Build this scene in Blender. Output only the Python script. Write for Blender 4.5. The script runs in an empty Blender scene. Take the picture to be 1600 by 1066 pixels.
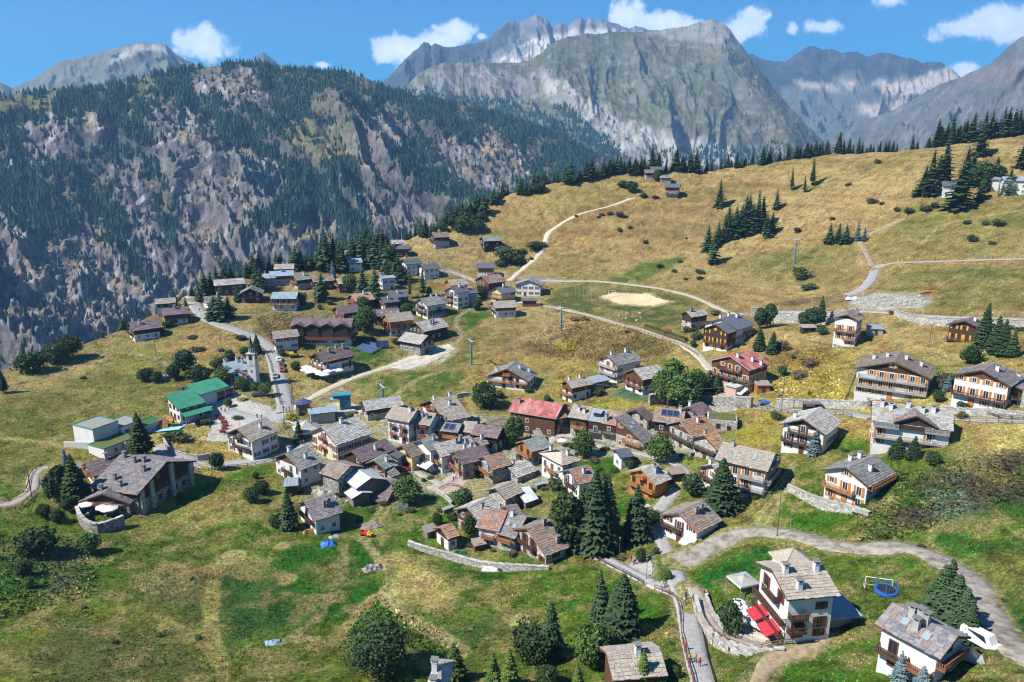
import bpy,bmesh,math,random
import numpy as np
from mathutils import Vector,Matrix
random.seed(7)
RNG=np.random.default_rng(11)
scene=bpy.context.scene
COL=scene.collection
R=math.radians
# ------------------------------------------------------------------ camera
FPX,CU,CV=1150.0,800.0,533.0        # focal length and centre, in units of a 1600 x 1066 picture
PITCH=R(14.5)
cam_data=bpy.data.cameras.new("camera")
cam=bpy.data.objects.new("camera",cam_data)
COL.objects.link(cam)
cam_data.sensor_width=36.0
cam_data.lens=36.0*FPX/1600.0
cam_data.clip_start=1.0
cam_data.clip_end=40000.0
cam.location=(0,0,0)
cam.rotation_euler=(R(90)-PITCH,0,0)
scene.camera=cam
# ------------------------------------------------------------------ light
SUN_DIR=Vector((-0.86,-0.36,1.02)).normalized()       # towards the sun
sun_el=math.asin(SUN_DIR.z)
sun_rot=math.atan2(SUN_DIR.x,SUN_DIR.y)
sd=bpy.data.lights.new("sun",'SUN')
sd.energy=5.0
sd.angle=R(0.53)
sd.color=(1.0,0.955,0.88)
sun=bpy.data.objects.new("sun",sd)
COL.objects.link(sun)
sun.rotation_euler=SUN_DIR.to_track_quat('Z','Y').to_euler()
sun.location=(-200,-100,300)
world=bpy.data.worlds.new("World")
scene.world=world
world.use_nodes=True
wn,wl=world.node_tree.nodes,world.node_tree.links
wn.clear()
def nn(nodes,t,**kw):
 n=nodes.new(t)
 for k,v in kw.items():
  if k == 'inp':
   for kk,vv in v.items():
    n.inputs[kk].default_value=vv
  else:
   setattr(n,k,v)
 return n
w_out=nn(wn,'ShaderNodeOutputWorld')
sky=nn(wn,'ShaderNodeTexSky')
sky.sky_type='NISHITA'
sky.sun_disc=False
sky.sun_elevation=sun_el
sky.sun_rotation=sun_rot
sky.altitude=2200
sky.air_density=1.1
sky.dust_density=0.05
sky.ozone_density=4.0
SKY_STRENGTH=0.085
hsv=nn(wn,'ShaderNodeHueSaturation',inp={'Saturation':2.15,'Value':.85})
wl.new(sky.outputs[0],hsv.inputs['Color'])
bg=nn(wn,'ShaderNodeBackground',inp={'Strength':SKY_STRENGTH})
wl.new(hsv.outputs[0],bg.inputs['Color'])
def pix_dir(u,v):
 x,y=(u-CU)/FPX,(CV-v)/FPX
 d=np.array([x,math.cos(PITCH)+y*math.sin(PITCH),-math.sin(PITCH)+y*math.cos(PITCH)])
 return d/np.linalg.norm(d)
CLOUDS=[  # u, v, half width, half height, density
 (318,74,36,26,1.0),(322,52,15,14,.8),(300,84,26,16,.75),
 (620,78,48,20,1.0),(652,84,60,22,1.0),(602,88,34,13,.8),(712,52,32,17,.95),(690,64,40,15,.85),(752,58,11,7,.8),
 (985,28,26,30,.95),(1035,36,48,18,.95),(995,12,14,14,.85),(1075,38,26,10,.7),
 (1165,50,30,24,.85),(1178,26,22,14,.6),(1150,60,24,12,.5),
 (1238,46,10,10,.6),(1286,42,26,13,.7),(1255,60,14,9,.3),
 (1520,42,55,18,.85),(1570,36,60,24,1.0),(1590,54,40,14,.9),(1480,40,26,9,.6),
 (1508,110,24,15,.95),(1390,2,34,10,.5),(505,102,12,6,.7),(1340,78,60,5,.12),(390,-40,60,25,.8),(1250,-60,90,30,.8),
]
tc=nn(wn,'ShaderNodeTexCoord')
ns=nn(wn,'ShaderNodeTexNoise',noise_dimensions='3D',inp={'Scale':26.0,'Detail':9.0,'Roughness':0.62})
wl.new(tc.outputs['Generated'],ns.inputs['Vector'])
ns2=nn(wn,'ShaderNodeTexNoise',noise_dimensions='3D',inp={'Scale':70.0,'Detail':6.0,'Roughness':0.6})
wl.new(tc.outputs['Generated'],ns2.inputs['Vector'])
acc=None
for (u,v,hw,hh,den) in CLOUDS:
 d=Vector(pix_dir(u,v))
 right=Vector((0,0,1)).cross(d).normalized()*-1
 up=right.cross(d).normalized()
 if up.z<0:
  up=-up
 sx,sy=hw/FPX,hh/FPX
 sub=nn(wn,'ShaderNodeVectorMath',operation='SUBTRACT')
 wl.new(tc.outputs['Generated'],sub.inputs[0])
 sub.inputs[1].default_value=d
 dx=nn(wn,'ShaderNodeVectorMath',operation='DOT_PRODUCT')
 wl.new(sub.outputs[0],dx.inputs[0]); dx.inputs[1].default_value=right/sx
 dy=nn(wn,'ShaderNodeVectorMath',operation='DOT_PRODUCT')
 wl.new(sub.outputs[0],dy.inputs[0]); dy.inputs[1].default_value=up/sy
 cm=nn(wn,'ShaderNodeCombineXYZ')
 wl.new(dx.outputs['Value'],cm.inputs[0]); wl.new(dy.outputs['Value'],cm.inputs[1])
 dd=nn(wn,'ShaderNodeVectorMath',operation='DISTANCE')
 wl.new(sub.outputs[0],dd.inputs[0]); dd.inputs[1].default_value=(0,0,0)
 ln=nn(wn,'ShaderNodeVectorMath',operation='LENGTH')
 wl.new(cm.outputs[0],ln.inputs[0])
 far_=nn(wn,'ShaderNodeMath',operation='LESS_THAN')          # only the front half of the sphere
 wl.new(dd.outputs['Value'],far_.inputs[0]); far_.inputs[1].default_value=0.6
 m=nn(wn,'ShaderNodeMapRange',inp={'From Min':0.0,'From Max':1.45,'To Min':den,'To Max':0.0})
 wl.new(ln.outputs['Value'],m.inputs['Value'])
 mu=nn(wn,'ShaderNodeMath',operation='MULTIPLY')
 wl.new(m.outputs[0],mu.inputs[0]); wl.new(far_.outputs[0],mu.inputs[1])
 if acc is None:
  acc=mu
 else:
  mx=nn(wn,'ShaderNodeMath',operation='MAXIMUM')
  wl.new(acc.outputs[0],mx.inputs[0]); wl.new(mu.outputs[0],mx.inputs[1])
  acc=mx
m1=nn(wn,'ShaderNodeMath',operation='MULTIPLY_ADD')
wl.new(ns.outputs['Fac'],m1.inputs[0]); m1.inputs[1].default_value=1.5; m1.inputs[2].default_value=-0.75
m2=nn(wn,'ShaderNodeMath',operation='ADD'); wl.new(acc.outputs[0],m2.inputs[0]); wl.new(m1.outputs[0],m2.inputs[1])
gate=nn(wn,'ShaderNodeMath',operation='MULTIPLY_ADD'); wl.new(ns2.outputs['Fac'],gate.inputs[0]); gate.inputs[1].default_value=.5; gate.inputs[2].default_value=-.25
m3=nn(wn,'ShaderNodeMath',operation='ADD'); wl.new(m2.outputs[0],m3.inputs[0]); wl.new(gate.outputs[0],m3.inputs[1])
cov=nn(wn,'ShaderNodeMapRange',interpolation_type='SMOOTHSTEP',inp={'From Min':0.20,'From Max':0.52,'To Min':0.0,'To Max':0.96})
wl.new(m3.outputs[0],cov.inputs['Value'])
has=nn(wn,'ShaderNodeMapRange',inp={'From Min':0.0,'From Max':0.12,'To Min':0.0,'To Max':1.0})
wl.new(acc.outputs[0],has.inputs['Value'])
cov2=nn(wn,'ShaderNodeMath',operation='MULTIPLY'); wl.new(cov.outputs[0],cov2.inputs[0]); wl.new(has.outputs[0],cov2.inputs[1])
ramp=nn(wn,'ShaderNodeMapRange',inp={'From Min':0.2,'From Max':1.2,'To Min':0.0,'To Max':1.0})
wl.new(m3.outputs[0],ramp.inputs['Value'])
ccol=nn(wn,'ShaderNodeMix',data_type='RGBA')
ccol.inputs[6].default_value=(0.55,0.68,0.88,1); ccol.inputs[7].default_value=(1.0,0.99,0.97,1)
wl.new(ramp.outputs[0],ccol.inputs[0])
cbg=nn(wn,'ShaderNodeBackground',inp={'Strength':0.95})
wl.new(ccol.outputs[2],cbg.inputs['Color'])
mixw=nn(wn,'ShaderNodeMixShader')
wl.new(cov2.outputs[0],mixw.inputs[0]); wl.new(bg.outputs[0],mixw.inputs[1]); wl.new(cbg.outputs[0],mixw.inputs[2])
wl.new(mixw.outputs[0],w_out.inputs['Surface'])
# ------------------------------------------------------------------ film
scene.view_settings.view_transform='Standard'
scene.view_settings.look='None'
scene.view_settings.exposure=0.95
scene.view_settings.gamma=1.0
scene.view_settings.use_curve_mapping=False
scene.render.engine='CYCLES'
scene.cycles.max_bounces=5
scene.cycles.diffuse_bounces=2
scene.cycles.glossy_bounces=2
scene.cycles.transmission_bounces=2
scene.cycles.transparent_max_bounces=4
scene.cycles.volume_bounces=0
scene.cycles.use_denoising=True
scene.cycles.caustics_reflective=False
scene.cycles.caustics_refractive=False
scene.cycles.filter_width=1.2
# ------------------------------------------------------------------ numpy noise
def _hash(ix,iy,seed):
 h=(ix.astype(np.int64)*374761393+iy.astype(np.int64)*668265263+seed*974711) & 0xffffffff
 h=((h ^ (h >> 13))*1274126177) & 0xffffffff
 h=h ^ (h >> 16)
 return (h & 0xffff)/65535.0
def vnoise(x,y,seed=0):
 x=np.asarray(x,float); y=np.asarray(y,float)
 ix,iy=np.floor(x),np.floor(y)
 fx,fy=x-ix,y-iy
 fx=fx*fx*fx*(fx*(fx*6-15)+10); fy=fy*fy*fy*(fy*(fy*6-15)+10)
 a=_hash(ix,iy,seed); b=_hash(ix+1,iy,seed); c=_hash(ix,iy+1,seed); d=_hash(ix+1,iy+1,seed)
 return (a*(1-fx)+b*fx)*(1-fy)+(c*(1-fx)+d*fx)*fy
def fbm(x,y,octaves=4,seed=0,gain=.5):
 s,a,t=0,1.0,0
 for k in range(octaves):
  s=s+a*vnoise(x*2 ** k+17.3*k,y*2 ** k-9.1*k,seed+k)
  t += a
  a *= gain
 return s/t
def ridged(x,y,octaves=5,seed=0,gain=.5):
 s,a,t=0,1.0,0
 for k in range(octaves):
  n=1-np.abs(2*vnoise(x*2 ** k+3.7*k,y*2 ** k+8.9*k,seed+k)-1)
  s=s+a*n*n
  t += a
  a *= gain
 return s/t
def sstep(a,b,x):
 t=np.clip((x-a)/(b-a),0,1)
 return t*t*(3-2*t)
# ------------------------------------------------------------------ scene helpers
def link(name,me,parent=None,loc=None):
 o=bpy.data.objects.new(name,me)
 COL.objects.link(o)
 if parent is not None:
  o.parent=parent
 if loc is not None:
  o.location=loc
 return o
def tag(o,label=None,cat=None,group=None,kind=None):
 if label:o['label']=label
 if cat:o['category']=cat
 if group:o['group']=group
 if kind:o['kind']=kind
 return o
def empty(name,loc,rz=0.0):
 o=bpy.data.objects.new(name,None)
 COL.objects.link(o)
 o.location=loc
 o.rotation_euler=(0,0,rz)
 o.empty_display_size=0.5
 return o
def mesh_np(name,verts,faces_flat,nper,mats,smooth=False,midx=None):
 me=bpy.data.meshes.new(name)
 verts=np.asarray(verts,np.float32)
 ff=np.asarray(faces_flat,np.int32).ravel()
 nf=len(ff) // nper
 me.vertices.add(len(verts)); me.vertices.foreach_set('co',verts.ravel())
 me.loops.add(len(ff)); me.loops.foreach_set('vertex_index',ff)
 me.polygons.add(nf)
 me.polygons.foreach_set('loop_start',np.arange(nf,dtype=np.int32)*nper)
 if midx is not None:
  me.polygons.foreach_set('material_index',np.asarray(midx,np.int32))
 me.polygons.foreach_set('use_smooth',np.full(nf,smooth))
 for m in (mats if isinstance(mats,(list,tuple)) else [mats]):
  me.materials.append(m)
 me.update(calc_edges=True)
 return me
def set_col(me,cols,name='col'):
 a=me.color_attributes.new(name,'FLOAT_COLOR','POINT')
 c=np.ones((len(cols),4),np.float32)
 c[:,:3]=cols
 a.data.foreach_set('color',c.ravel())
class MB:
 def __init__(self):
  self.v,self.f,self.m,self.uv=[],[],[],[]
 def face(self,pts,mi=0,uv=None):
  n=len(self.v)
  self.v += [tuple(p) for p in pts]
  self.f.append(tuple(range(n,n+len(pts))))
  self.m.append(mi)
  self.uv.append(uv)
 def box(self,x0,y0,z0,x1,y1,z1,mi=0,M=None):
  p=[(x0,y0,z0),(x1,y0,z0),(x1,y1,z0),(x0,y1,z0),(x0,y0,z1),(x1,y0,z1),(x1,y1,z1),(x0,y1,z1)]
  if M is not None:
   p=[tuple(M @ Vector(q)) for q in p]
  n=len(self.v)
  self.v += p
  for q in ((0,3,2,1),(4,5,6,7),(0,1,5,4),(1,2,6,5),(2,3,7,6),(3,0,4,7)):
   self.f.append(tuple(n+i for i in q)); self.m.append(mi); self.uv.append(None)
  return self
 def bar(self,a,b,w,h=None,mi=0):
  a,b=Vector(a),Vector(b)
  h=w if h is None else h
  d=b-a
  L=d.length
  if L<1e-6:return self
  z=d/L
  x=z.cross(Vector((0,0,1)))
  x=Vector((1,0,0)) if x.length<1e-4 else x.normalized()
  y=x.cross(z)
  M=Matrix((( x.x,y.x,z.x,a.x),(x.y,y.y,z.y,a.y),(x.z,y.z,z.z,a.z),(0,0,0,1)))
  return self.box(-w/2,-h/2,0,w/2,h/2,L,mi,M)
 def tube(self,a,b,r0,r1=None,n=6,mi=0,cap=True):
  a,b=Vector(a),Vector(b)
  r1=r0 if r1 is None else r1
  d=(b-a).normalized()
  x=d.cross(Vector((0,0,1)))
  x=Vector((1,0,0)) if x.length<1e-4 else x.normalized()
  y=d.cross(x)
  s=len(self.v)
  for k in range(n):
   t=2*math.pi*k/n
   o=x*math.cos(t)+y*math.sin(t)
   self.v.append(tuple(a+o*r0)); self.v.append(tuple(b+o*r1))
  for k in range(n):
   i,j=s+2*k,s+2*((k+1) % n)
   self.f.append((i,i+1,j+1,j)); self.m.append(mi); self.uv.append(None)
  if cap:
   self.f.append(tuple(s+2*k+1 for k in reversed(range(n)))); self.m.append(mi); self.uv.append(None)
   self.f.append(tuple(s+2*k for k in range(n))); self.m.append(mi); self.uv.append(None)
  return self
 def cone(self,c,r,h,n=8,mi=0,r2=0.0):
  return self.tube(c,(c[0],c[1],c[2]+h),r,max(r2,1e-3),n,mi)
 def mesh(self,name,mats,smooth=False):
  me=bpy.data.meshes.new(name)
  me.from_pydata(self.v,[],self.f)
  for m in (mats if isinstance(mats,(list,tuple)) else [mats]):
   me.materials.append(m)
  if any(self.m):
   me.polygons.foreach_set('material_index',self.m)
  if any(u is not None for u in self.uv):
   ul=me.uv_layers.new(name='uv')
   k=0
   for f,u in zip(self.f,self.uv):
    for j in range(len(f)):
     if u is not None:
      ul.data[k].uv=u[j]
     k += 1
  if smooth:
   me.polygons.foreach_set('use_smooth',[True]*len(self.f))
  me.update()
  return me
 def build(self,name,mats,parent=None,loc=None,smooth=False):
  return link(name,self.mesh(name,mats,smooth),parent,loc)
# ------------------------------------------------------------------ materials
MATS={}
def mat(name,col,rough=.8,spec=.25,metal=0.0):
 if name in MATS:return MATS[name]
 m=bpy.data.materials.new(name)
 m.use_nodes=True
 b=m.node_tree.nodes['Principled BSDF']
 b.inputs['Base Color'].default_value=(*col,1)
 b.inputs['Roughness'].default_value=rough
 b.inputs['Specular IOR Level'].default_value=spec
 b.inputs['Metallic'].default_value=metal
 MATS[name]=m
 return m
def mat_var(name,cols,scale=2.0,rough=.85,detail=4,bump=0.0,bscale=20,stretch=(1,1,1),coord='Object',spec=.2,objvar=.12,lo=.35,hi=.65):
 if name in MATS:return MATS[name]
 m=bpy.data.materials.new(name); m.use_nodes=True
 N,L=m.node_tree.nodes,m.node_tree.links
 b=N['Principled BSDF']
 b.inputs['Roughness'].default_value=rough
 b.inputs['Specular IOR Level'].default_value=spec
 t=nn(N,'ShaderNodeTexCoord')
 mp=nn(N,'ShaderNodeMapping'); mp.inputs['Scale'].default_value=stretch
 L.new(t.outputs[coord],mp.inputs['Vector'])
 n=nn(N,'ShaderNodeTexNoise',inp={'Scale':scale,'Detail':detail,'Roughness':.62})
 L.new(mp.outputs[0],n.inputs['Vector'])
 r=nn(N,'ShaderNodeValToRGB')
 r.color_ramp.elements[0].position=lo; r.color_ramp.elements[0].color=(*cols[0],1)
 r.color_ramp.elements[1].position=hi; r.color_ramp.elements[1].color=(*cols[-1],1)
 if len(cols)>2:
  e=r.color_ramp.elements.new((lo+hi)/2); e.color=(*cols[1],1)
 L.new(n.outputs['Fac'],r.inputs[0])
 oi=nn(N,'ShaderNodeObjectInfo')
 mr=nn(N,'ShaderNodeMapRange',inp={'To Min':1-objvar,'To Max':1+objvar})
 L.new(oi.outputs['Random'],mr.inputs['Value'])
 h=nn(N,'ShaderNodeHueSaturation')
 L.new(r.outputs[0],h.inputs['Color']); L.new(mr.outputs[0],h.inputs['Value'])
 L.new(h.outputs[0],b.inputs['Base Color'])
 if bump:
  n2=nn(N,'ShaderNodeTexNoise',inp={'Scale':bscale,'Detail':3})
  L.new(mp.outputs[0],n2.inputs['Vector'])
  bp=nn(N,'ShaderNodeBump',inp={'Strength':bump,'Distance':.1})
  L.new(n2.outputs['Fac'],bp.inputs['Height']); L.new(bp.outputs[0],b.inputs['Normal'])
 MATS[name]=m
 return m
# ================================================================== LAND
def raydir(u,v):
 return pix_dir(u,v)
CTRL=[]
for v,row in {
 1066:(142,133,125,120,118),950:(170,160,150,142,138),850:(198,185,176,165,158),750:(232,216,208,190,178),
 680:(262,240,236,216,200),620:(292,266,264,244,222),560:(None,300,299,276,248),510:(None,336,334,305,280),
 470:(None,372,370,345,315),430:(None,408,408,385,342),390:(None,None,442,420,370),350:(None,None,None,452,402),
 310:(None,None,None,485,436)}.items():
 for u,D in zip((0,400,800,1200,1600),row):
  if D:CTRL.append((u,v,D))
CTRL += [(0,592,312),(100,552,335),(200,515,352),(300,470,375),(500,408,425),(620,382,445),(720,352,462),(830,305,492),
   (1000,272,520),(1120,268,535),(1300,242,545),(1500,224,530),(1600,210,545),(1600,270,475),(1450,290,462),
   (-250,700,250),(-250,1000,165),(1850,300,430),(1850,600,225),(1850,1000,125),(400,1300,100),(1200,1300,92),(800,1500,88),(-100,1300,105),(1700,1300,95)]
CP=np.array([raydir(u,v)*D for u,v,D in CTRL])
def tps_fit(P,lam=2.0):
 n=len(P)
 xy=P[:,:2]/100.0
 d2=((xy[:,None]-xy[None]) ** 2).sum(-1)
 K=np.where(d2>0,d2*np.log(d2+1e-12)*.5,0)
 K += np.eye(n)*lam*1e-3
 Q=np.c_[np.ones(n),xy]
 A=np.zeros((n+3,n+3))
 A[:n,:n]=K; A[:n,n:]=Q; A[n:,:n]=Q.T
 return np.linalg.solve(A,np.r_[P[:,2],0,0,0])
TPS_W=tps_fit(CP)
def base_h(x,y):
 x=np.asarray(x,float)/100; y=np.asarray(y,float)/100
 s=TPS_W[-3]+TPS_W[-2]*x+TPS_W[-1]*y
 for (px,py),w in zip(CP[:,:2]/100,TPS_W[:-3]):
  d2=(x-px) ** 2+(y-py) ** 2
  s=s+w*d2*np.log(d2+1e-12)*.5
 return s
EDGE_PX=[(-260,640,290),(-100,612,303),(0,583,320),(60,560,332),(130,538,343),(200,512,357),(245,490,368),(300,462,385),(340,446,394),(420,425,408),
   (500,404,428),(560,394,438),(640,374,452),(700,352,464),(760,322,482),(800,303,495),(870,286,512),(950,273,522),
   (1000,266,528),(1100,268,545),(1200,254,556),(1300,240,560),(1400,236,562),(1500,224,560),(1600,209,562),(1800,190,565)]
_ep=np.array([raydir(u,v)*D for u,v,D in EDGE_PX])
EDGE_AZ=np.arctan2(_ep[:,0],_ep[:,1]); EDGE_R=np.hypot(_ep[:,0],_ep[:,1]); EDGE_Z=_ep[:,2]
def height(x,y):
 x=np.asarray(x,float); y=np.asarray(y,float)
 r=np.hypot(x,y); az=np.arctan2(x,y)
 re=np.interp(az,EDGE_AZ,EDGE_R)
 over=np.maximum(r-re,0)
 k=np.where(r>re,re/np.maximum(r,1),1)
 z=base_h(x*k,y*k)
 ez=np.interp(az,EDGE_AZ,EDGE_Z)
 w=sstep(40,0,np.abs(r-re))*1.0
 z=z*(1-w)+w*np.where(r>re,ez,z+(ez-base_h(x/np.maximum(r,1)*re,y/np.maximum(r,1)*re)))
 z=z-0.9*over*sstep(0,14,over)-.15*over
 rel=(fbm(x/26,y/26,3,5)-.5)*1.6+(fbm(x/7,y/7,2,9)-.5)*.45
 return z+rel*sstep(40,110,r)
def H1(x,y):
 return float(height(np.array([x]),np.array([y]))[0])
NA,NR=610,520
azs=np.linspace(R(-43),R(43),NA)
rs=66*(720/66) ** (np.linspace(0,1,NR))
AZ,RR=np.meshgrid(azs,rs)
TX=(RR*np.sin(AZ)).ravel(); TY=(RR*np.cos(AZ)).ravel()
TZ=height(TX,TY)
TZ0=TZ.copy()
LR0,DLR,DAZ=math.log(66),math.log(720/66)/(NR-1),azs[1]-azs[0]
def fast_h(x,y):
 fr=(np.log(np.maximum(np.hypot(x,y),66.01))-LR0)/DLR; fa=(np.arctan2(x,y)-azs[0])/DAZ
 i=np.clip(fr.astype(int),0,NR-2); j=np.clip(fa.astype(int),0,NA-2)
 s,t=np.clip(fr-i,0,1),np.clip(fa-j,0,1)
 k=i*NA+j
 return (TZ0[k]*(1-t)+TZ0[k+1]*t)*(1-s)+(TZ0[k+NA]*(1-t)+TZ0[k+NA+1]*t)*s
def hit(u,v,lift=0.0):
 d=raydir(u,v)
 hf=height if (abs(u-800)>860 or v>1110) else fast_h
 ts=np.arange(70,640,2.0)
 P=d[None]*ts[:,None]
 g=P[:,2]-hf(P[:,0],P[:,1])-lift
 i=int(np.argmax(g<0))
 if g[i] >= 0:
  t=ts[np.argmin(g)]
 else:
  t=ts[i]
  if i:     # refine between the two samples
   t2=np.linspace(ts[i-1],ts[i],33); P=d[None]*t2[:,None]
   g=P[:,2]-hf(P[:,0],P[:,1])-lift
   k=max(1,int(np.argmax(g<0)))
   t=t2[k-1]+(t2[k]-t2[k-1])*g[k-1]/max(1e-9,g[k-1]-g[k])
 p=d*t
 return Vector((p[0],p[1],p[2]))
_hc={}
def G(u,v):
 k=(u,v)
 if k not in _hc:_hc[k]=hit(u,v)
 return _hc[k].copy()
def inside(px,py,poly):
 r=np.zeros(len(px),bool)
 n=len(poly)
 j=n-1
 for i in range(n):
  xi,yi=poly[i]; xj,yj=poly[j]
  if yi != yj:
   c=((yi>py) != (yj>py)) & (px<(xj-xi)*(py-yi)/(yj-yi)+xi)
   r ^= c
  j=i
 return r
def seg_dist(px,py,pts,closed=False):
 best=np.full(len(px),1e9); arg_t=np.zeros(len(px))
 s0=0.0
 P=list(pts)+([pts[0]] if closed else [])
 for (ax,ay),(bx,by) in zip(P[:-1],P[1:]):
  dx,dy=bx-ax,by-ay
  l2=dx*dx+dy*dy+1e-9
  t=np.clip(((px-ax)*dx+(py-ay)*dy)/l2,0,1)
  d=np.hypot(px-ax-t*dx,py-ay-t*dy)
  m=d<best
  best[m]=d[m]; arg_t[m]=s0+t[m]*math.sqrt(l2)
  s0 += math.sqrt(l2)
 return best,arg_t
def wpoly(pix):
 return [tuple(G(u,v)[:2]) for u,v in pix]
def smooth_line(pts,step=2.0):
 P=[Vector(p) for p in pts]
 P=[P[0]*2-P[1]]+P+[P[-1]*2-P[-2]]
 out=[]
 for i in range(1,len(P)-2):
  n=max(2,int((P[i+1]-P[i]).length/step))
  for k in range(n):
   t=k/n
   a,b,c,d=P[i-1],P[i],P[i+1],P[i+2]
   out.append(.5*((2*b)+(c-a)*t+(2*a-5*b+4*c-d)*t*t+(3*b-a-3*c+d)*t ** 3))
 out.append(P[-2])
 return [(p.x,p.y) for p in out]
# ------------------------------------------------ roads and paths (pixel way-points -> ground), half width in metres
ROADS={
 'village_road':([(1105,1085),(1094,1048),(1085,1012),(1079,980),(1073,950),(1066,925),(1056,902)],1.75,'asphalt'),
 'upper_lane':([(1066,925),(1056,895),(1043,862),(1030,835),(1021,812),(1033,792),(1052,770),(1066,752)],1.5,'asphalt'),
 'village_lane':([(1070,930),(1030,915),(985,895),(945,873),(905,856),(893,838)],1.5,'asphalt'),
 'hotel_ramp':([(1082,920),(1092,935),(1099,955),(1108,974),(1124,990),(1148,1003),(1182,1010),(1216,1008),(1242,998)],1.35,'ramp'),
 'farm_track':([(1290,985),(1265,1010),(1235,1020),(1205,1035),(1190,1055),(1180,1080)],1.3,'dirt'),
 'gravel_road':([(1060,880),(1120,848),(1160,835),(1200,830),(1250,838),(1290,850),(1340,858),(1400,853),(1440,862),(1480,880),(1515,905),(1540,945),(1560,985),(1600,1020),(1650,1045)],2.3,'gravel'),
 'church_street':([(300,466),(308,483),(322,497),(345,508),(375,518),(400,528),(420,543),(428,560),(434,585),(440,610),(445,630),(446,645)],2.6,'asphalt'),
 'upper_street':([(446,645),(425,655),(400,655),(375,650),(352,640)],3.0,'asphalt'),
 'lower_street':([(446,650),(470,662),(482,680),(470,700),(440,712),(400,722),(370,722),(330,728),(300,722),(270,708),(250,695)],1.9,'asphalt'),
 'left_path':([(-20,780),(15,790),(35,778),(50,765),(52,745),(62,733),(75,730)],1.4,'ramp'),
 'hill_road':([(1320,463),(1345,452),(1362,435),(1368,420),(1385,412),(1440,409),(1500,407),(1600,404),(1700,400)],1.8,'asphalt'),
 'hill_lane':([(1366,418),(1356,400),(1350,388),(1344,376),(1358,366),(1385,354),(1412,340)],1.3,'dirt'),
 'hill_path':([(795,440),(815,422),(840,400),(850,385),(856,365),(872,352),(895,339),(920,330),(960,320),(990,308)],1.4,'path'),
 'pitch_road':([(830,438),(880,439),(940,440),(1000,447),(1060,457),(1090,466),(1120,480),(1150,490),(1190,490)],1.6,'path'),
 'promenade':([(800,470),(835,476),(880,483),(925,494),(965,506),(1000,514),(1030,525),(1060,535),(1085,550),(1100,565),(1112,580)],1.8,'path'),
 'wall_road':([(1180,489),(1230,486),(1290,488),(1340,486),(1400,489),(1470,494),(1530,496),(1600,498),(1700,500)],2.0,'asphalt'),
 'east_road':([(1120,612),(1170,632),(1220,640),(1290,643),(1330,646),(1362,650)],2.0,'asphalt'),
 'far_east_road':([(1480,655),(1520,655),(1560,656),(1600,658),(1680,660)],1.6,'asphalt'),
 'piste_track':([(705,545),(680,552),(640,563),(600,575),(560,588),(530,600),(505,612),(485,622),(470,630),(455,642)],1.5,'piste'),
 'terrace_lane':([(868,682),(890,679),(930,694),(970,704),(1000,708),(1030,716),(1055,724),(1072,735),(1068,752)],1.2,'paving'),
 'village_alley':([(868,682),(850,698),(825,716),(800,728),(768,738),(745,736),(722,738),(704,748),(690,756),(668,764)],1.3,'paving'),
 'back_alley':([(690,756),(660,742),(640,728),(618,716),(600,700),(590,690)],1.1,'paving'),
 'ramp_garage':([(250,695),(262,712),(285,722),(305,730)],2.0,'asphalt'),
 'far_road':([(300,466),(296,458),(300,450)],2.0,'asphalt'),
}
road_lines={}
for nm,(pix,hw,kind) in ROADS.items():
 line=smooth_line(wpoly(pix))
 zs=height(np.array([p[0] for p in line]),np.array([p[1] for p in line]))
 k=np.ones(7)/7
 zs=np.convolve(np.pad(zs,3,mode='edge'),k,'valid')
 road_lines[nm]=(line,zs,hw,kind)
for nm,(line,zs,hw,kind) in road_lines.items():
 L=np.array(line)
 x0,y0=L.min(0)-8; x1,y1=L.max(0)+8
 idx=np.nonzero((TX>x0) & (TX<x1) & (TY>y0) & (TY<y1))[0]
 d,t=seg_dist(TX[idx],TY[idx],line)
 cum=np.r_[0,np.cumsum(np.hypot(*np.diff(L,axis=0).T))]
 zr=np.interp(t,cum,zs)
 w=sstep(hw+3.5,hw+.6,d)
 TZ[idx]=TZ[idx]*(1-w)+(zr-.10)*w
# ------------------------------------------------ colours of the ground
DRY=(0.31,0.22,0.095); STRAW=(0.38,0.29,0.14); OLIVE=(0.155,0.145,0.045); GREEN=(0.058,0.118,0.020)
LUSH=(0.034,0.098,0.017); TEAL=(0.052,0.092,0.034); HEATH=(0.085,0.062,0.045); RUST=(0.155,0.095,0.040); BROWN=(0.19,0.135,0.065)
DIRT=(0.34,0.265,0.175); SAND=(0.46,0.36,0.22); GRAVEL=(0.40,0.375,0.33); PAVE=(0.34,0.325,0.30); MID=(0.098,0.130,0.032); GREY=(0.27,0.26,0.24)
PURPLE=(0.070,0.046,0.046); SAGE=(0.10,0.145,0.10); YELLOW=(0.26,0.22,0.02)
tc_=np.empty((len(TX),3))
D0=np.hypot(TX,TY)
n1=fbm(TX/38,TY/38,4,21); n2_=fbm(TX/11,TY/11,4,31); n3=fbm(TX/3.2,TY/3.2,3,41); n4=fbm(TX/1.1,TY/1.1,2,51)
tc_[:]=DRY
def paint(col,w):
 global tc_
 w=np.clip(w,0,1)[:,None]
 tc_=tc_*(1-w)+np.asarray(col)*w
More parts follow.
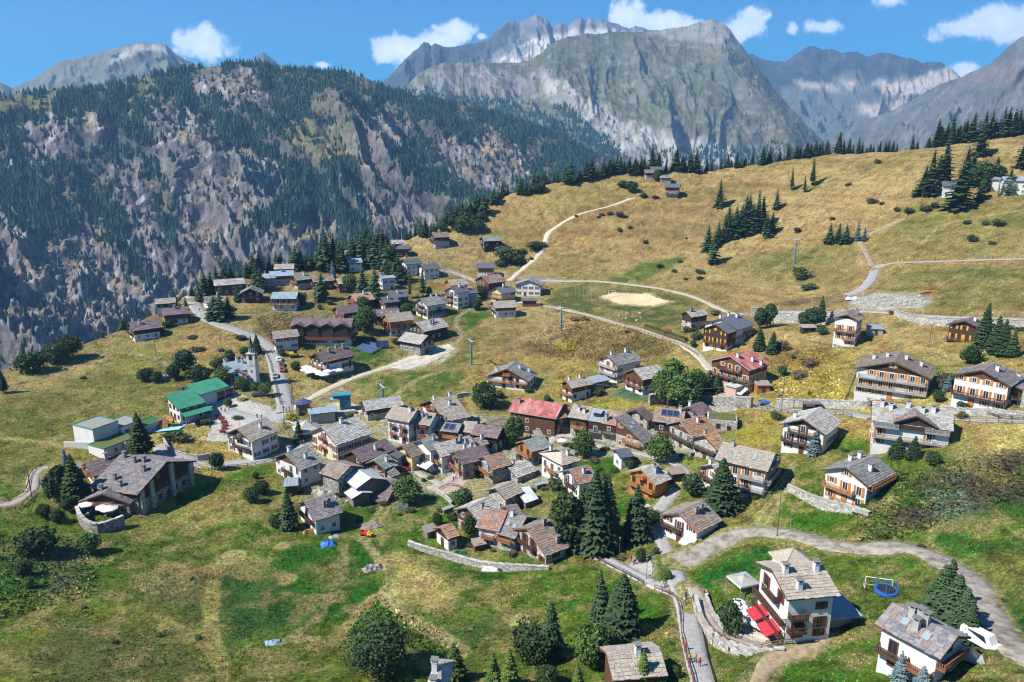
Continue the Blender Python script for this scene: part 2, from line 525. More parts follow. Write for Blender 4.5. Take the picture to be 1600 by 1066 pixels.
def paint_poly(pix,col,a=1.0,f=4.0,warp=4.0,mix=None,lo=.35,hi=.6):
 P=wpoly(pix)
 A=np.array(P)
 m=f+warp+2
 idx=np.nonzero((TX>A[:,0].min()-m) & (TX<A[:,0].max()+m) & (TY>A[:,1].min()-m) & (TY<A[:,1].max()+m))[0]
 if len(idx) == 0:return
 x,y=TX[idx],TY[idx]
 ins=inside(x,y,P)
 d,_=seg_dist(x,y,P,True)
 sd_=np.where(ins,d,-d)+(n2_[idx]-.5)*2*warp+(n3[idx]-.5)*warp*.8
 w=sstep(-f,f,sd_)*a
 if mix is not None:
  w=w*sstep(lo,hi,mix[idx])
 tc_[idx]=tc_[idx]*(1-w[:,None])+np.asarray(col)*w[:,None]
def paint_line(pix,hw,col,a=1.0,f=.6,warp=.5):
 P=smooth_line(wpoly(pix),3.0)
 A=np.array(P)
 m=hw+f+3
 idx=np.nonzero((TX>A[:,0].min()-m) & (TX<A[:,0].max()+m) & (TY>A[:,1].min()-m) & (TY<A[:,1].max()+m))[0]
 d,_=seg_dist(TX[idx],TY[idx],P)
 w=sstep(hw+f,hw-f*.5,d+(n3[idx]-.5)*2*warp)*a
 tc_[idx]=tc_[idx]*(1-w[:,None])+np.asarray(col)*w[:,None]
STEPS=[([(1172,492),(1200,490),(1240,489),(1290,491),(1340,491)],4.2,26),([(1395,493),(1470,498),(1530,500),(1600,502),(1680,503)],2.6,22),
   ([(1012,632),(1040,622),(1075,614),(1100,618),(1140,626),(1175,638)],4.2,16),([(640,852),(660,858),(705,868),(745,878),(790,885),(858,889)],1.2,8),
   ([(1228,768),(1270,780),(1320,795),(1360,806)],1.8,12),([(1086,940),(1094,964),(1106,985),(1126,1003),(1153,1015),(1190,1021),(1225,1018)],1.6,8)]
paint_poly([(-200,1200),(-200,560),(60,545),(200,500),(330,470),(420,540),(400,620),(300,640),(200,690),(120,720),(0,760)],OLIVE,1,14,10)
paint_poly([(-300,1300),(-300,700),(60,740),(200,800),(330,760),(420,720),(500,760),(640,760),(900,860),(1060,920),(1100,1300)],MID,1,8,6)
paint_poly([(1000,1300),(1050,900),(1080,840),(1200,800),(1240,700),(1330,690),(1480,700),(1700,700),(1700,1300)],MID,1,6,5)
paint_poly([(440,600),(600,520),(700,440),(880,436),(1130,480),(1100,560),(960,560),(900,640),(620,640),(480,640)],OLIVE,.55,12,8)
paint_poly([(330,470),(420,500),(560,400),(640,400),(700,450),(700,560),(540,600),(440,540)],OLIVE,.8,8,8)
paint_poly([(430,640),(600,640),(900,640),(1130,640),(1200,700),(1230,800),(1060,830),(1020,870),(860,860),(640,850),(450,800)],MID,.8,8,5)
paint_poly([(430,690),(470,660),(600,640),(640,640),(900,645),(1120,650),(1120,700),(1000,720),(900,715),(840,760),(700,770),(560,790),(460,770)],PAVE,.9,3,2.5)
paint(STRAW,sstep(.50,.66,n1)*.7*(tc_[:,0]>.2)); paint(RUST,sstep(.56,.7,fbm(TX/30+5,TY/30,4,77))*.45*(tc_[:,0]>.2))
paint(OLIVE,sstep(.53,.66,fbm(TX/45+9,TY/20,4,83))*.5*(tc_[:,0]>.2))
band=fbm(TX/60,(TZ+(n1-.5)*6)/1.3,3,91)
paint(RUST,sstep(.56,.68,band)*.35*(D0>260)); paint(STRAW,sstep(.44,.32,band)*.35*(D0>260)*(tc_[:,0]>.14))
# ------------------------------------------------ patches of the ground, one by one
YG=(0.21,0.20,0.055)
paint_poly([(150,548),(300,535),(340,580),(250,600),(170,585)],YG,.8,5,5)
paint_poly([(0,596),(100,565),(180,545),(160,575),(40,615),(0,625)],STRAW,.6,6,6)
paint_poly([(0,620),(180,600),(270,620),(240,660),(90,690),(0,680)],(0.175,0.155,0.055),.7,10,8,n2_)
paint_poly([(300,508),(360,515),(425,545),(380,562),(300,572),(255,548)],DRY,.95,4,4)
paint_poly([(400,498),(455,488),(500,505),(470,530),(420,530)],RUST,.7,5,4,n2_,.3,.5)
paint_poly([(370,485),(440,470),(520,480),(500,500),(420,500)],(0.2,0.18,.075),.9,4,4)
paint_poly([(120,845),(150,890),(120,930),(50,930),(45,890)],(0.13,0.115,0.085),.75,4,4)
paint_poly([(200,815),(300,775),(400,742),(470,765),(430,860),(330,885),(240,870)],(0.265,0.205,0.09),.9,6,6,n2_,.3,.55)
paint_poly([(265,775),(330,750),(420,715),(425,735),(340,765),(280,790)],GREEN,.9,2,2)
paint_poly([(330,890),(430,860),(500,850),(510,950),(410,1000),(345,1040),(331,985)],TEAL,.95,3,3,n2_,.25,.5)
paint_poly([(222,905),(318,890),(326,950),(282,990),(215,960)],(0.15,0.135,0.072),.9,2,2)
paint_poly([(230,955),(300,945),(300,985),(270,985)],TEAL,.8,3,4)
paint_poly([(-60,930),(200,930),(325,992),(345,1120),(-60,1120)],(0.155,0.145,0.038),.85,6,6,n2_,.25,.5)
paint_poly([(60,900),(230,850),(250,900),(130,960),(-20,970),(-20,920)],GREEN,.75,6,7,n2_,.35,.55)
paint_poly([(-40,830),(60,840),(50,900),(-40,950)],TEAL,.8,5,5)
paint_poly([(100,980),(260,990),(300,1040),(160,1066),(80,1030)],(0.10,0.10,0.055),.7,6,8,n2_,.4,.55)
paint_poly([(352,1120),(345,1050),(400,1012),(520,962),(575,1000),(580,1120)],(0.11,0.115,0.028),.85,3,4,n2_,.25,.5)
paint_poly([(425,862),(500,840),(560,838),(625,858),(655,905),(600,940),(520,965),(450,935)],LUSH,.95,4,4,n2_,.25,.5)
paint_poly([(500,890),(540,870),(550,910),(510,925)],(0.2,0.17,.075),.6,3,4,n2_,.4,.6)
paint_poly([(540,780),(640,790),(680,830),(640,850),(560,840)],GREEN,.8,4,4,n2_,.3,.55)
paint_poly([(612,862),(690,880),(715,925),(680,960),(625,935)],STRAW,.9,3,4,n2_,.25,.45)
paint_poly([(690,880),(860,885),(880,945),(800,940),(740,910)],LUSH,.9,4,5,n2_,.3,.55)
paint_poly([(745,935),(840,900),(865,960),(800,1015),(740,1000)],DRY,.75,5,6,n2_,.4,.55)
paint_poly([(690,985),(770,955),(800,990),(730,1020)],TEAL,.85,4,4)
paint_poly([(840,875),(1000,915),(1055,935),(1060,1000),(960,985),(880,960)],GREEN,.9,4,4,n2_,.25,.5)
paint_poly([(930,1010),(1062,960),(1070,1080),(930,1080)],(0.085,0.11,0.03),.9,3,3)
paint_poly([(1000,985),(1050,975),(1055,1000),(1010,1005)],DRY,.6,3,3)
paint_poly([(1082,920),(1100,890),(1160,862),(1215,838),(1280,852),(1200,885),(1172,905),(1100,922)],(0.028,0.105,0.022),.95,2,2)
paint_poly([(1195,800),(1230,772),(1350,805),(1360,840),(1300,848),(1220,826)],GREEN,.9,4,4,n2_,.2,.45)
paint_poly([(1280,870),(1330,865),(1440,868),(1510,915),(1450,935),(1340,925)],(0.13,0.13,0.045),.9,4,5,n2_,.3,.55)
paint_poly([(1340,870),(1430,868),(1480,900),(1420,905)],GREEN,.7,4,4)
paint_poly([(1440,835),(1600,755),(1700,720),(1700,1080),(1600,1010),(1555,955),(1500,885)],(0.035,0.085,0.022),.92,3,4,n2_,.2,.42)
paint_poly([(1525,850),(1640,855),(1640,930),(1560,905)],(0.19,0.165,0.06),.8,5,6,n2_,.35,.55)
paint_poly([(1335,852),(1395,785),(1465,730),(1640,690),(1640,765),(1510,800),(1440,830)],PURPLE,.92,4,5,n3,.25,.5)
paint_poly([(1520,745),(1600,715),(1640,720),(1640,750),(1540,770)],(0.15,0.11,0.045),.8,4,5,n2_,.4,.55)
paint_poly([(1335,800),(1360,755),(1440,735),(1445,790),(1390,820),(1350,845)],GREEN,.85,4,4,n2_,.3,.5)
paint_poly([(1455,752),(1495,742),(1510,805),(1480,822),(1450,800)],SAGE,.8,3,5,n3,.35,.55)
paint_poly([(1535,668),(1640,660),(1640,705),(1545,715)],STRAW,.9,3,3)
paint_poly([(1060,885),(1120,840),(1190,775),(1225,770),(1195,815),(1290,845),(1280,860),(1200,842),(1120,862)],(0.25,0.205,0.075),.85,3,3)
paint_poly([(1325,605),(1332,572),(1395,553),(1470,572),(1462,590),(1400,570),(1352,585)],GREEN,.9,2,2)
paint_poly([(1195,600),(1260,555),(1335,545),(1328,625),(1215,632)],(0.285,0.215,0.06),.85,4,5)
paint_poly([(1190,560),(1290,540),(1310,560),(1240,580),(1200,600)],RUST,.6,4,5,n2_,.35,.55)
paint_poly([(1130,692),(1200,645),(1222,662),(1212,692),(1160,708)],(0.25,0.20,0.045),.9,2,3)
paint_poly([(1215,700),(1310,690),(1400,690),(1460,735),(1380,765),(1290,770)],(0.15,0.135,0.05),.8,4,5,n2_,.3,.55)
paint_poly([(1300,690),(1380,685),(1400,720),(1320,715)],GREEN,.8,3,3)
paint_poly([(1485,690),(1530,688),(1530,740),(1480,740)],(0.16,0.16,0.055),.8,3,3)
paint_poly([(820,535),(880,500),(1000,512),(1065,548),(960,565),(860,565)],RUST,.8,5,5,n2_,.3,.55)
paint_poly([(930,510),(1020,520),(1060,545),(980,550),(940,540)],(0.11,0.10,0.04),.7,5,5,n2_,.4,.55)
paint_poly([(800,545),(850,540),(860,575),(810,570)],HEATH,.6,5,5,n2_,.4,.6)
paint_poly([(860,536),(882,529),(902,535),(898,546),(872,547)],YELLOW,.9,1.5,2)
paint_poly([(700,575),(760,545),(900,560),(930,590),(860,622),(770,612)],(0.33,0.235,0.085),.85,5,5,n2_,.25,.5)
paint_poly([(560,595),(700,562),(735,590),(650,625),(590,630)],GREEN,.85,5,5,n2_,.28,.5)
paint_poly([(640,545),(740,505),(800,520),(760,560),(690,570)],(0.16,0.15,.045),.7,5,5,n2_,.35,.55)
paint_poly([(452,640),(470,610),(540,602),(545,622),(490,635)],DIRT,.85,3,3)
paint_poly([(848,472),(880,444),(950,440),(1050,458),(1108,482),(1060,508),(960,502),(890,484)],(0.085,0.105,0.035),.9,4,4,n2_,.2,.45)
paint_poly([(932,464),(958,456.5),(1012,458),(1052,472),(1022,479),(968,477)],SAND,1,1.5,1.2)
paint_poly([(940,441),(1000,412),(1075,400),(1045,420),(990,441)],GREEN,.85,3,3)
paint_poly([(510,548),(572,520),(590,538),(618,560),(582,578),(545,562)],LUSH,.95,2,2)
paint_poly([(588,577),(640,553),(702,536),(718,545),(685,565),(640,580)],(0.50,0.46,0.37),.95,2,3)
paint_poly([(695,492),(740,478),(772,492),(725,522)],GREEN,.9,2,3)
paint_poly([(948,612),(985,604),(1015,614),(1015,628),(975,624)],(0.05,0.12,0.085),.9,1.5,1.5)
paint_poly([(925,632),(948,618),(1000,628),(1022,642),(940,646)],(0.25,0.205,0.06),.9,2,2)
paint_poly([(900,722),(965,712),(980,745),(925,762)],LUSH,.9,2,2)
paint_poly([(955,795),(985,775),(995,830),(965,838)],LUSH,.9,2,2)
paint_poly([(830,775),(880,760),(900,790),(850,800)],(0.17,0.16,.06),.9,2,2)
paint_poly([(645,775),(700,765),(735,790),(690,830),(640,830)],GREEN,.8,3,3,n2_,.3,.5)
paint_poly([(1000,830),(1030,830),(1035,905),(1005,905)],MID,.8,2,2)
paint_poly([(1380,330),(1640,290),(1640,402),(1395,405),(1362,382)],(0.20,0.175,0.06),.85,8,8)
paint_poly([(1375,420),(1640,410),(1640,485),(1480,482),(1385,452)],(0.185,0.165,0.055),.9,4,6)
paint_poly([(1380,425),(1640,415),(1640,432),(1400,440)],(0.10,0.125,0.035),.7,3,4,n2_,.35,.55)
paint_poly([(1400,345),(1640,325),(1640,345),(1420,365)],(0.12,0.13,0.035),.7,4,5,n2_,.35,.55)
paint_poly([(1130,412),(1290,385),(1345,375),(1352,425),(1300,452),(1180,440)],(0.20,0.18,0.062),.75,5,6)
paint_poly([(1180,400),(1290,385),(1300,400),(1200,420)],(0.10,0.12,0.035),.6,5,5,n2_,.4,.55)
paint_poly([(900,335),(1090,315),(1160,365),(1010,395),(920,370)],BROWN,.55,10,10,n2_,.3,.6)
paint_poly([(760,350),(880,300),(960,300),(900,330),(850,345)],(0.27,0.23,0.08),.6,6,6)
paint_poly([(1322,470),(1360,460),(1430,457),(1458,472),(1440,482),(1350,481)],(0.42,0.41,0.36),.95,2,3)
paint_poly([(1200,478),(1300,452),(1330,470),(1280,482)],HEATH,.6,3,4,n2_,.3,.55)
paint_poly([(830,478),(800,490),(780,520),(880,540),(940,505)],STRAW,.7,4,4,n2_,.3,.55)
paint_poly([(760,785),(860,780),(905,850),(860,880),(780,865),(700,860)],(0.2,0.17,.085),.6,3,3,n2_,.3,.6)
paint_poly([(690,755),(735,720),(765,740),(760,775),(720,775)],(0.36,0.30,0.25),.9,1.5,1.5)
paint_poly([(978,880),(990,868),(1018,872),(1022,895),(998,905),(980,895)],PAVE,.95,1,.6)
paint_poly([(1150,975),(1165,940),(1210,985),(1262,982),(1240,998),(1215,1002),(1180,995)],(0.36,0.32,.27),.95,1,1)
paint_poly([(1355,1010),(1400,1060),(1360,1070),(1320,1030)],GREEN,.7,2,3)
paint_poly([(1220,1030),(1300,1020),(1350,1070),(1200,1080)],GREEN,.8,3,4,n2_,.3,.5)
paint_poly([(870,855),(930,835),(990,850),(985,875),(930,880)],(0.18,.10,.06),.8,2,2)
paint_poly([(1090,790),(1130,760),(1150,770),(1110,800)],(0.16,.12,.07),.8,2,2)
VILL=[(440,700),(480,672),(600,645),(660,640),(740,650),(800,655),(900,660),(1000,660),(1100,675),(1115,700),(1040,712),(985,712),(905,705),(890,740),(850,765),(800,760),(740,752),(700,770),(600,772),(560,770),(500,760),(450,745)]
paint_poly(VILL,(0.30,0.275,0.235),.85,2.5,2.5,n3,.25,.5)
for pix,hw,col in [
 ([(-20,682),(60,690),(110,700)],.9,STRAW),([(345,1040),(330,985),(331,930),(334,895),(345,882)],1.3,(0.3,.24,.11)),
 ([(350,1075),(345,1040),(300,990),(240,962)],.7,(.28,.22,.1)),([(535,850),(538,880),(530,910),(515,940),(490,970),(465,990),(440,1005)],.9,(.25,.22,.12)),
 ([(570,848),(588,868),(596,888)],.9,DIRT),([(598,930),(625,955),(660,978),(700,1000),(722,1020)],1.5,(.33,.26,.16)),
 ([(582,935),(560,960),(535,985)],1.1,(.32,.24,.12)),([(575,845),(610,790),(625,765)],.6,(.33,.27,.17)),([(562,845),(598,790),(615,760)],.6,(.33,.27,.17)),
 ([(1180,820),(1205,780),(1228,745),(1240,725)],.7,(.33,.27,.16)),([(1195,820),(1222,780),(1240,748)],.6,(.33,.27,.16)),
 ([(712,508),(716,495),(740,480),(770,470)],.9,DIRT),([(712,510),(722,520),(718,530),(708,540),(712,550)],.9,DIRT),
 ([(1375,492),(1390,515),(1430,540),(1500,560),(1600,590)],1.0,STRAW),([(1330,560),(1400,520),(1440,500)],.7,STRAW),
 ([(205,552),(240,560),(262,572)],.8,DIRT),([(480,645),(560,660),(640,600),(690,580)],1.0,(.34,.27,.14)),([(1250,330),(1330,315),(1400,330)],.8,STRAW),
 ([(1040,400),(1200,390),(1330,350)],.7,STRAW),([(1380,210),(1500,232),(1600,225)],1.0,DIRT),([(270,885),(310,892),(340,895)],2.0,(.18,.12,.06)),
 ([(1590,330),(1480,350),(1440,380)],.7,STRAW),([(740,640),(720,600),(760,580)],.6,STRAW),
]:
 paint_line(pix,hw,col,.85)
for (u,v,r) in [(450,905,1.7),(441,854,1.6),(612,922,2.4),(365,870,2.6),(470,998,1.2),(492,998,1.0),(255,980,1.2),(600,880,1.8),(950,980,1.5),(812,970,2.0),(660,905,2.5),(800,838,1.8)]:
 p=G(u,v)
 d=np.hypot(TX-p.x,(TY-p.y)*.8)+(n3-.5)*1.2
 paint((0.40,0.31,0.17),sstep(r+.5,r-.3,d)*.85)
for nm,(line,zs,hw,kind) in road_lines.items():
 L=np.array(line)
 x0,y0=L.min(0)-6; x1,y1=L.max(0)+6
 idx=np.nonzero((TX>x0) & (TX<x1) & (TY>y0) & (TY<y1))[0]
 d,_=seg_dist(TX[idx],TY[idx],line)
 w=sstep(hw+1.6,hw+.2,d+(n3[idx]-.5)*2.0)*.75
 tc_[idx]=tc_[idx]*(1-w[:,None])+np.array((0.30,0.25,0.15))*w[:,None]
PAVED=np.zeros(len(TX))
for nm,(line,zs,hw,kind) in road_lines.items():
 L=np.array(line)
 x0,y0=L.min(0)-6; x1,y1=L.max(0)+6
 idx=np.nonzero((TX>x0) & (TX<x1) & (TY>y0) & (TY<y1))[0]
 d,_=seg_dist(TX[idx],TY[idx],line)
 PAVED[idx]=np.maximum(PAVED[idx],d<hw+.7)
for pix,drop,fade in STEPS:
 line=smooth_line(wpoly(pix),2.0)
 L=np.array(line)
 m=fade+3
 idx=np.nonzero((TX>L[:,0].min()-m) & (TX<L[:,0].max()+m) & (TY>L[:,1].min()-m) & (TY<L[:,1].max()+m))[0]
 d,t=seg_dist(TX[idx],TY[idx],line)
 cum=np.r_[0,np.cumsum(np.hypot(*np.diff(L,axis=0).T))]
 qx,qy=np.interp(t,cum,L[:,0]),np.interp(t,cum,L[:,1])
 low=((TX[idx]-qx)*-qx+(TY[idx]-qy)*-qy)>0
 e=np.minimum(sstep(0,12,t),sstep(cum[-1],cum[-1]-12,t))
 TZ[idx] -= np.where(low,drop*np.clip(1-d/fade,0,1) ** 1.6,0)*e
near_=sstep(330,200,D0)[:,None]
tc_=tc_*(1+near_*np.array((.10,.22,-.05)))
grassy=np.clip((tc_[:,1]-tc_[:,2])*8,0,1)
tc_ *= (1+((n3-.5)*.75+(n4-.5)*.5)*grassy)[:,None]
tuft=sstep(.60,.72,fbm(TX/2.1,TY/2.1,3,111))*grassy
tc_ *= (1-.38*tuft)[:,None]
strawy=sstep(.52,.70,fbm(TX/4.5,TY/4.5,5,131))*grassy*.6
tc_=tc_*(1-strawy[:,None])+np.array((0.34,0.27,0.12))*strawy[:,None]
beyond=RR.ravel()>np.interp(AZ.ravel(),EDGE_AZ,EDGE_R)+12
tc_[beyond]=np.array((0.07,0.075,0.035))
rough=(n3-.5)*.35+(n4-.5)*.2
TZ += rough*grassy*sstep(60,120,D0)
m_ground=bpy.data.materials.new('ground'); m_ground.use_nodes=True
N,L_=m_ground.node_tree.nodes,m_ground.node_tree.links
b=N['Principled BSDF']; b.inputs['Roughness'].default_value=.95; b.inputs['Specular IOR Level'].default_value=.08
at=nn(N,'ShaderNodeAttribute',attribute_name='col')
t_=nn(N,'ShaderNodeTexCoord')
na=nn(N,'ShaderNodeTexNoise',inp={'Scale':1.3,'Detail':6,'Roughness':.7}); L_.new(t_.outputs['Object'],na.inputs['Vector'])
mpa=nn(N,'ShaderNodeMapping'); mpa.inputs['Scale'].default_value=(1.0,.45,1)
L_.new(t_.outputs['Object'],mpa.inputs['Vector'])
nb=nn(N,'ShaderNodeTexNoise',inp={'Scale':4.5,'Detail':5,'Roughness':.75}); L_.new(mpa.outputs[0],nb.inputs['Vector'])
mra=nn(N,'ShaderNodeMapRange',inp={'From Min':.36,'From Max':.64,'To Min':.5,'To Max':1.5}); L_.new(na.outputs['Fac'],mra.inputs['Value'])
mrb=nn(N,'ShaderNodeMapRange',inp={'From Min':.3,'From Max':.7,'To Min':.4,'To Max':1.7}); L_.new(nb.outputs['Fac'],mrb.inputs['Value'])
mm=nn(N,'ShaderNodeMath',operation='MULTIPLY'); L_.new(mra.outputs[0],mm.inputs[0]); L_.new(mrb.outputs[0],mm.inputs[1])
nc=nn(N,'ShaderNodeTexNoise',inp={'Scale':.45,'Detail':8,'Roughness':.72}); L_.new(mpa.outputs[0],nc.inputs['Vector'])
mrc=nn(N,'ShaderNodeMapRange',inp={'From Min':.36,'From Max':.64,'To Min':.465,'To Max':.535}); L_.new(nc.outputs['Fac'],mrc.inputs['Value'])
nd=nn(N,'ShaderNodeTexVoronoi',inp={'Scale':1.1}); L_.new(t_.outputs['Object'],nd.inputs['Vector'])
mrd=nn(N,'ShaderNodeMapRange',inp={'From Min':.1,'From Max':.75,'To Min':1.12,'To Max':.8}); L_.new(nd.outputs['Distance'],mrd.inputs['Value'])
m2_=nn(N,'ShaderNodeMath',operation='MULTIPLY'); L_.new(mm.outputs[0],m2_.inputs[0]); L_.new(mrd.outputs[0],m2_.inputs[1])
hs=nn(N,'ShaderNodeHueSaturation',inp={'Saturation':1.08}); L_.new(at.outputs['Color'],hs.inputs['Color']); L_.new(m2_.outputs[0],hs.inputs['Value']); L_.new(mrc.outputs[0],hs.inputs['Hue'])
L_.new(hs.outputs[0],b.inputs['Base Color'])
bp=nn(N,'ShaderNodeBump',inp={'Strength':1.0,'Distance':.6}); L_.new(nb.outputs['Fac'],bp.inputs['Height']); L_.new(bp.outputs[0],b.inputs['Normal'])
iy,ix=np.meshgrid(np.arange(NR-1),np.arange(NA-1),indexing='ij')
a0=(iy*NA+ix).ravel()
GF=np.c_[a0,a0+1,a0+NA+1,a0+NA]
gme=mesh_np('ground',np.c_[TX,TY,TZ],GF,4,m_ground,True)
set_col(gme,tc_)
ground=link('ground',gme)
tag(ground,'grassy mountain terrace of dry golden and green meadows',None,None,'structure')
def TH(x,y):
 r=math.hypot(x,y); az=math.atan2(x,y)
 fa=(az-azs[0])/(azs[1]-azs[0]); fr=math.log(max(r,66.01)/66)/math.log(720/66)*(NR-1)
 i=min(max(int(fr),0),NR-2); j=min(max(int(fa),0),NA-2)
 s,t=min(max(fr-i,0),1),min(max(fa-j,0),1)
 k=i*NA+j
 return float((TZ[k]*(1-t)+TZ[k+1]*t)*(1-s)+(TZ[k+NA]*(1-t)+TZ[k+NA+1]*t)*s)
def GP(u,v):
 p=G(u,v)
 p.z=TH(p.x,p.y)
 return p
m_asph=mat_var('asphalt',[(0.25,0.245,0.235),(0.36,0.35,0.335)],1.2,.9,5,.2,30)
m_dirt=mat_var('dirt',[(0.22,0.165,0.10),(0.40,0.315,0.20)],.9,.95,6,.4,12)
m_grav=mat_var('gravel',[(0.15,0.13,0.105),(0.27,0.24,0.20),(0.36,0.33,0.28)],.6,.95,7,.4,14)
m_path=mat_var('path_gravel',[(0.34,0.30,0.22),(0.52,0.46,0.35)],.8,.95,5,.3,20)
m_ramp=mat_var('ramp_stone',[(0.26,0.22,0.185),(0.36,0.31,0.265)],1.0,.9,5,.2,20)
m_pave=mat_var('paving',[(0.27,0.25,0.225),(0.42,0.395,0.355)],1.5,.85,5,.2,25)
m_kerb=mat_var('kerb_stone',[(0.38,0.37,0.35),(0.5,0.48,0.45)],1,.85)
RM={'asphalt':m_asph,'dirt':m_dirt,'gravel':m_grav,'path':m_path,'ramp':m_ramp,'paving':m_pave,'piste':m_path}
for nm,(line,zs,hw,kind) in road_lines.items():
 vs,fs=[],[]
 n=len(line)
 P=[Vector((p[0],p[1],z)) for p,z in zip(line,zs)]
 for i in range(n):
  t=(P[min(i+1,n-1)]-P[max(i-1,0)]); t.z=0; t.normalize()
  s=Vector((t.y,-t.x,0))
  wob=1+(.12*math.sin(i*1.3)+.1*math.sin(i*.47+1) if kind in ('dirt','gravel','path','piste') else 0)
  for q,dz in ((-1.0,-.35),(-1.0,.02),(-.4,.06),(.4,.06),(1.0,.02),(1.0,-.35)):
   ww=hw*wob*q*(1.12 if dz<0 else 1)
   vs.append(P[i]+s*ww+Vector((0,0,dz)))
 for i in range(n-1):
  for k in range(5):
   a=i*6+k
   fs.append((a,a+6,a+7,a+1))
 o=link(nm,mesh_np(nm,np.array([tuple(v) for v in vs]),np.array(fs),4,RM[kind],True))
 tag(o,None,None,None,'structure')
def sheet(name,pix,material,lift=.07):
 P=wpoly(pix)
 A=np.array(P)
 c=GF.mean(1).astype(int)
 cx,cy=TX[GF].mean(1),TY[GF].mean(1)
 idx=np.nonzero((cx>A[:,0].min()) & (cx<A[:,0].max()) & (cy>A[:,1].min()) & (cy<A[:,1].max()))[0]
 idx=idx[inside(cx[idx],cy[idx],P)]
 f=GF[idx]
 uq,inv=np.unique(f.ravel(),return_inverse=True)
 vv=np.c_[TX[uq],TY[uq],TZ[uq]+lift]
 o=link(name,mesh_np(name,vv,inv,4,material,True))
 return tag(o,None,None,None,'structure')
sheet('church_square',[(330,632),(352,612),(385,618),(392,628),(420,634),(445,645),(462,655),(440,663),(400,662),(385,672),(352,690),(322,690),(330,668),(296,662),(300,640)],m_pave)
sheet('cobbled_square',[(694,752),(716,732),(738,745),(716,766),(700,772),(668,766)],mat_var('red_paving',[(0.34,0.24,0.20),(0.42,0.33,0.28)],2,.9),.08)
sheet('hotel_terrace',[(1152,975),(1160,948),(1182,950),(1220,982),(1288,970),(1262,992),(1232,1000),(1190,1000),(1165,990)],mat_var('terrace_stone',[(0.36,0.31,0.26),(0.46,0.40,0.34)],2,.9),.06)
sheet('viewing_circle',[(980,885),(990,873),(1008,871),(1018,880),(1020,895),(1005,903),(988,898)],m_asph,.08)
sheet('football_pitch',[(938,463),(960,457.5),(1010,459),(1046,471),(1022,477.5),(970,475.5)],mat_var('pitch_sand',[(0.42,0.33,0.19),(0.52,0.42,0.26)],.15,.95),.08)
sheet('ski_piste',[(592,576),(640,556),(700,538),(712,545),(682,562),(640,577)],mat_var('piste_gravel',[(0.40,0.365,0.29),(0.60,0.56,0.46)],.5,.95,6),.09)
sheet('station_yard',[(500,640),(520,628),(560,632),(575,640),(545,655),(520,650)],m_path,.07)
sheet('driveway',[(985,800),(1012,790),(1032,812),(1030,822),(1008,815)],m_pave,.08)
# ================================================================== MOUNTAINS
def mtn_material(name,bump=.6,bscale=.02,vary=.35,stretch=(1,1,1),rock_noise=.012,depth=.12):
 m=bpy.data.materials.new(name); m.use_nodes=True
 N,L=m.node_tree.nodes,m.node_tree.links
 b=N['Principled BSDF']; b.inputs['Roughness'].default_value=.95; b.inputs['Specular IOR Level'].default_value=.05
 at=nn(N,'ShaderNodeAttribute',attribute_name='col')
 t=nn(N,'ShaderNodeTexCoord')
 mp=nn(N,'ShaderNodeMapping'); mp.inputs['Scale'].default_value=stretch
 L.new(t.outputs['Object'],mp.inputs['Vector'])
 n=nn(N,'ShaderNodeTexNoise',inp={'Scale':rock_noise,'Detail':8,'Roughness':.7}); L.new(mp.outputs[0],n.inputs['Vector'])
 r=nn(N,'ShaderNodeMapRange',inp={'From Min':.3,'From Max':.7,'To Min':1-vary,'To Max':1+vary}); L.new(n.outputs['Fac'],r.inputs['Value'])
 h=nn(N,'ShaderNodeHueSaturation'); L.new(at.outputs['Color'],h.inputs['Color']); L.new(r.outputs[0],h.inputs['Value'])
 L.new(h.outputs[0],b.inputs['Base Color'])
 n2=nn(N,'ShaderNodeTexNoise',inp={'Scale':bscale,'Detail':9,'Roughness':.68}); L.new(mp.outputs[0],n2.inputs['Vector'])
 bp=nn(N,'ShaderNodeBump',inp={'Strength':bump,'Distance':.5/bscale*depth}); L.new(n2.outputs['Fac'],bp.inputs['Height']); L.new(bp.outputs[0],b.inputs['Normal'])
 return m
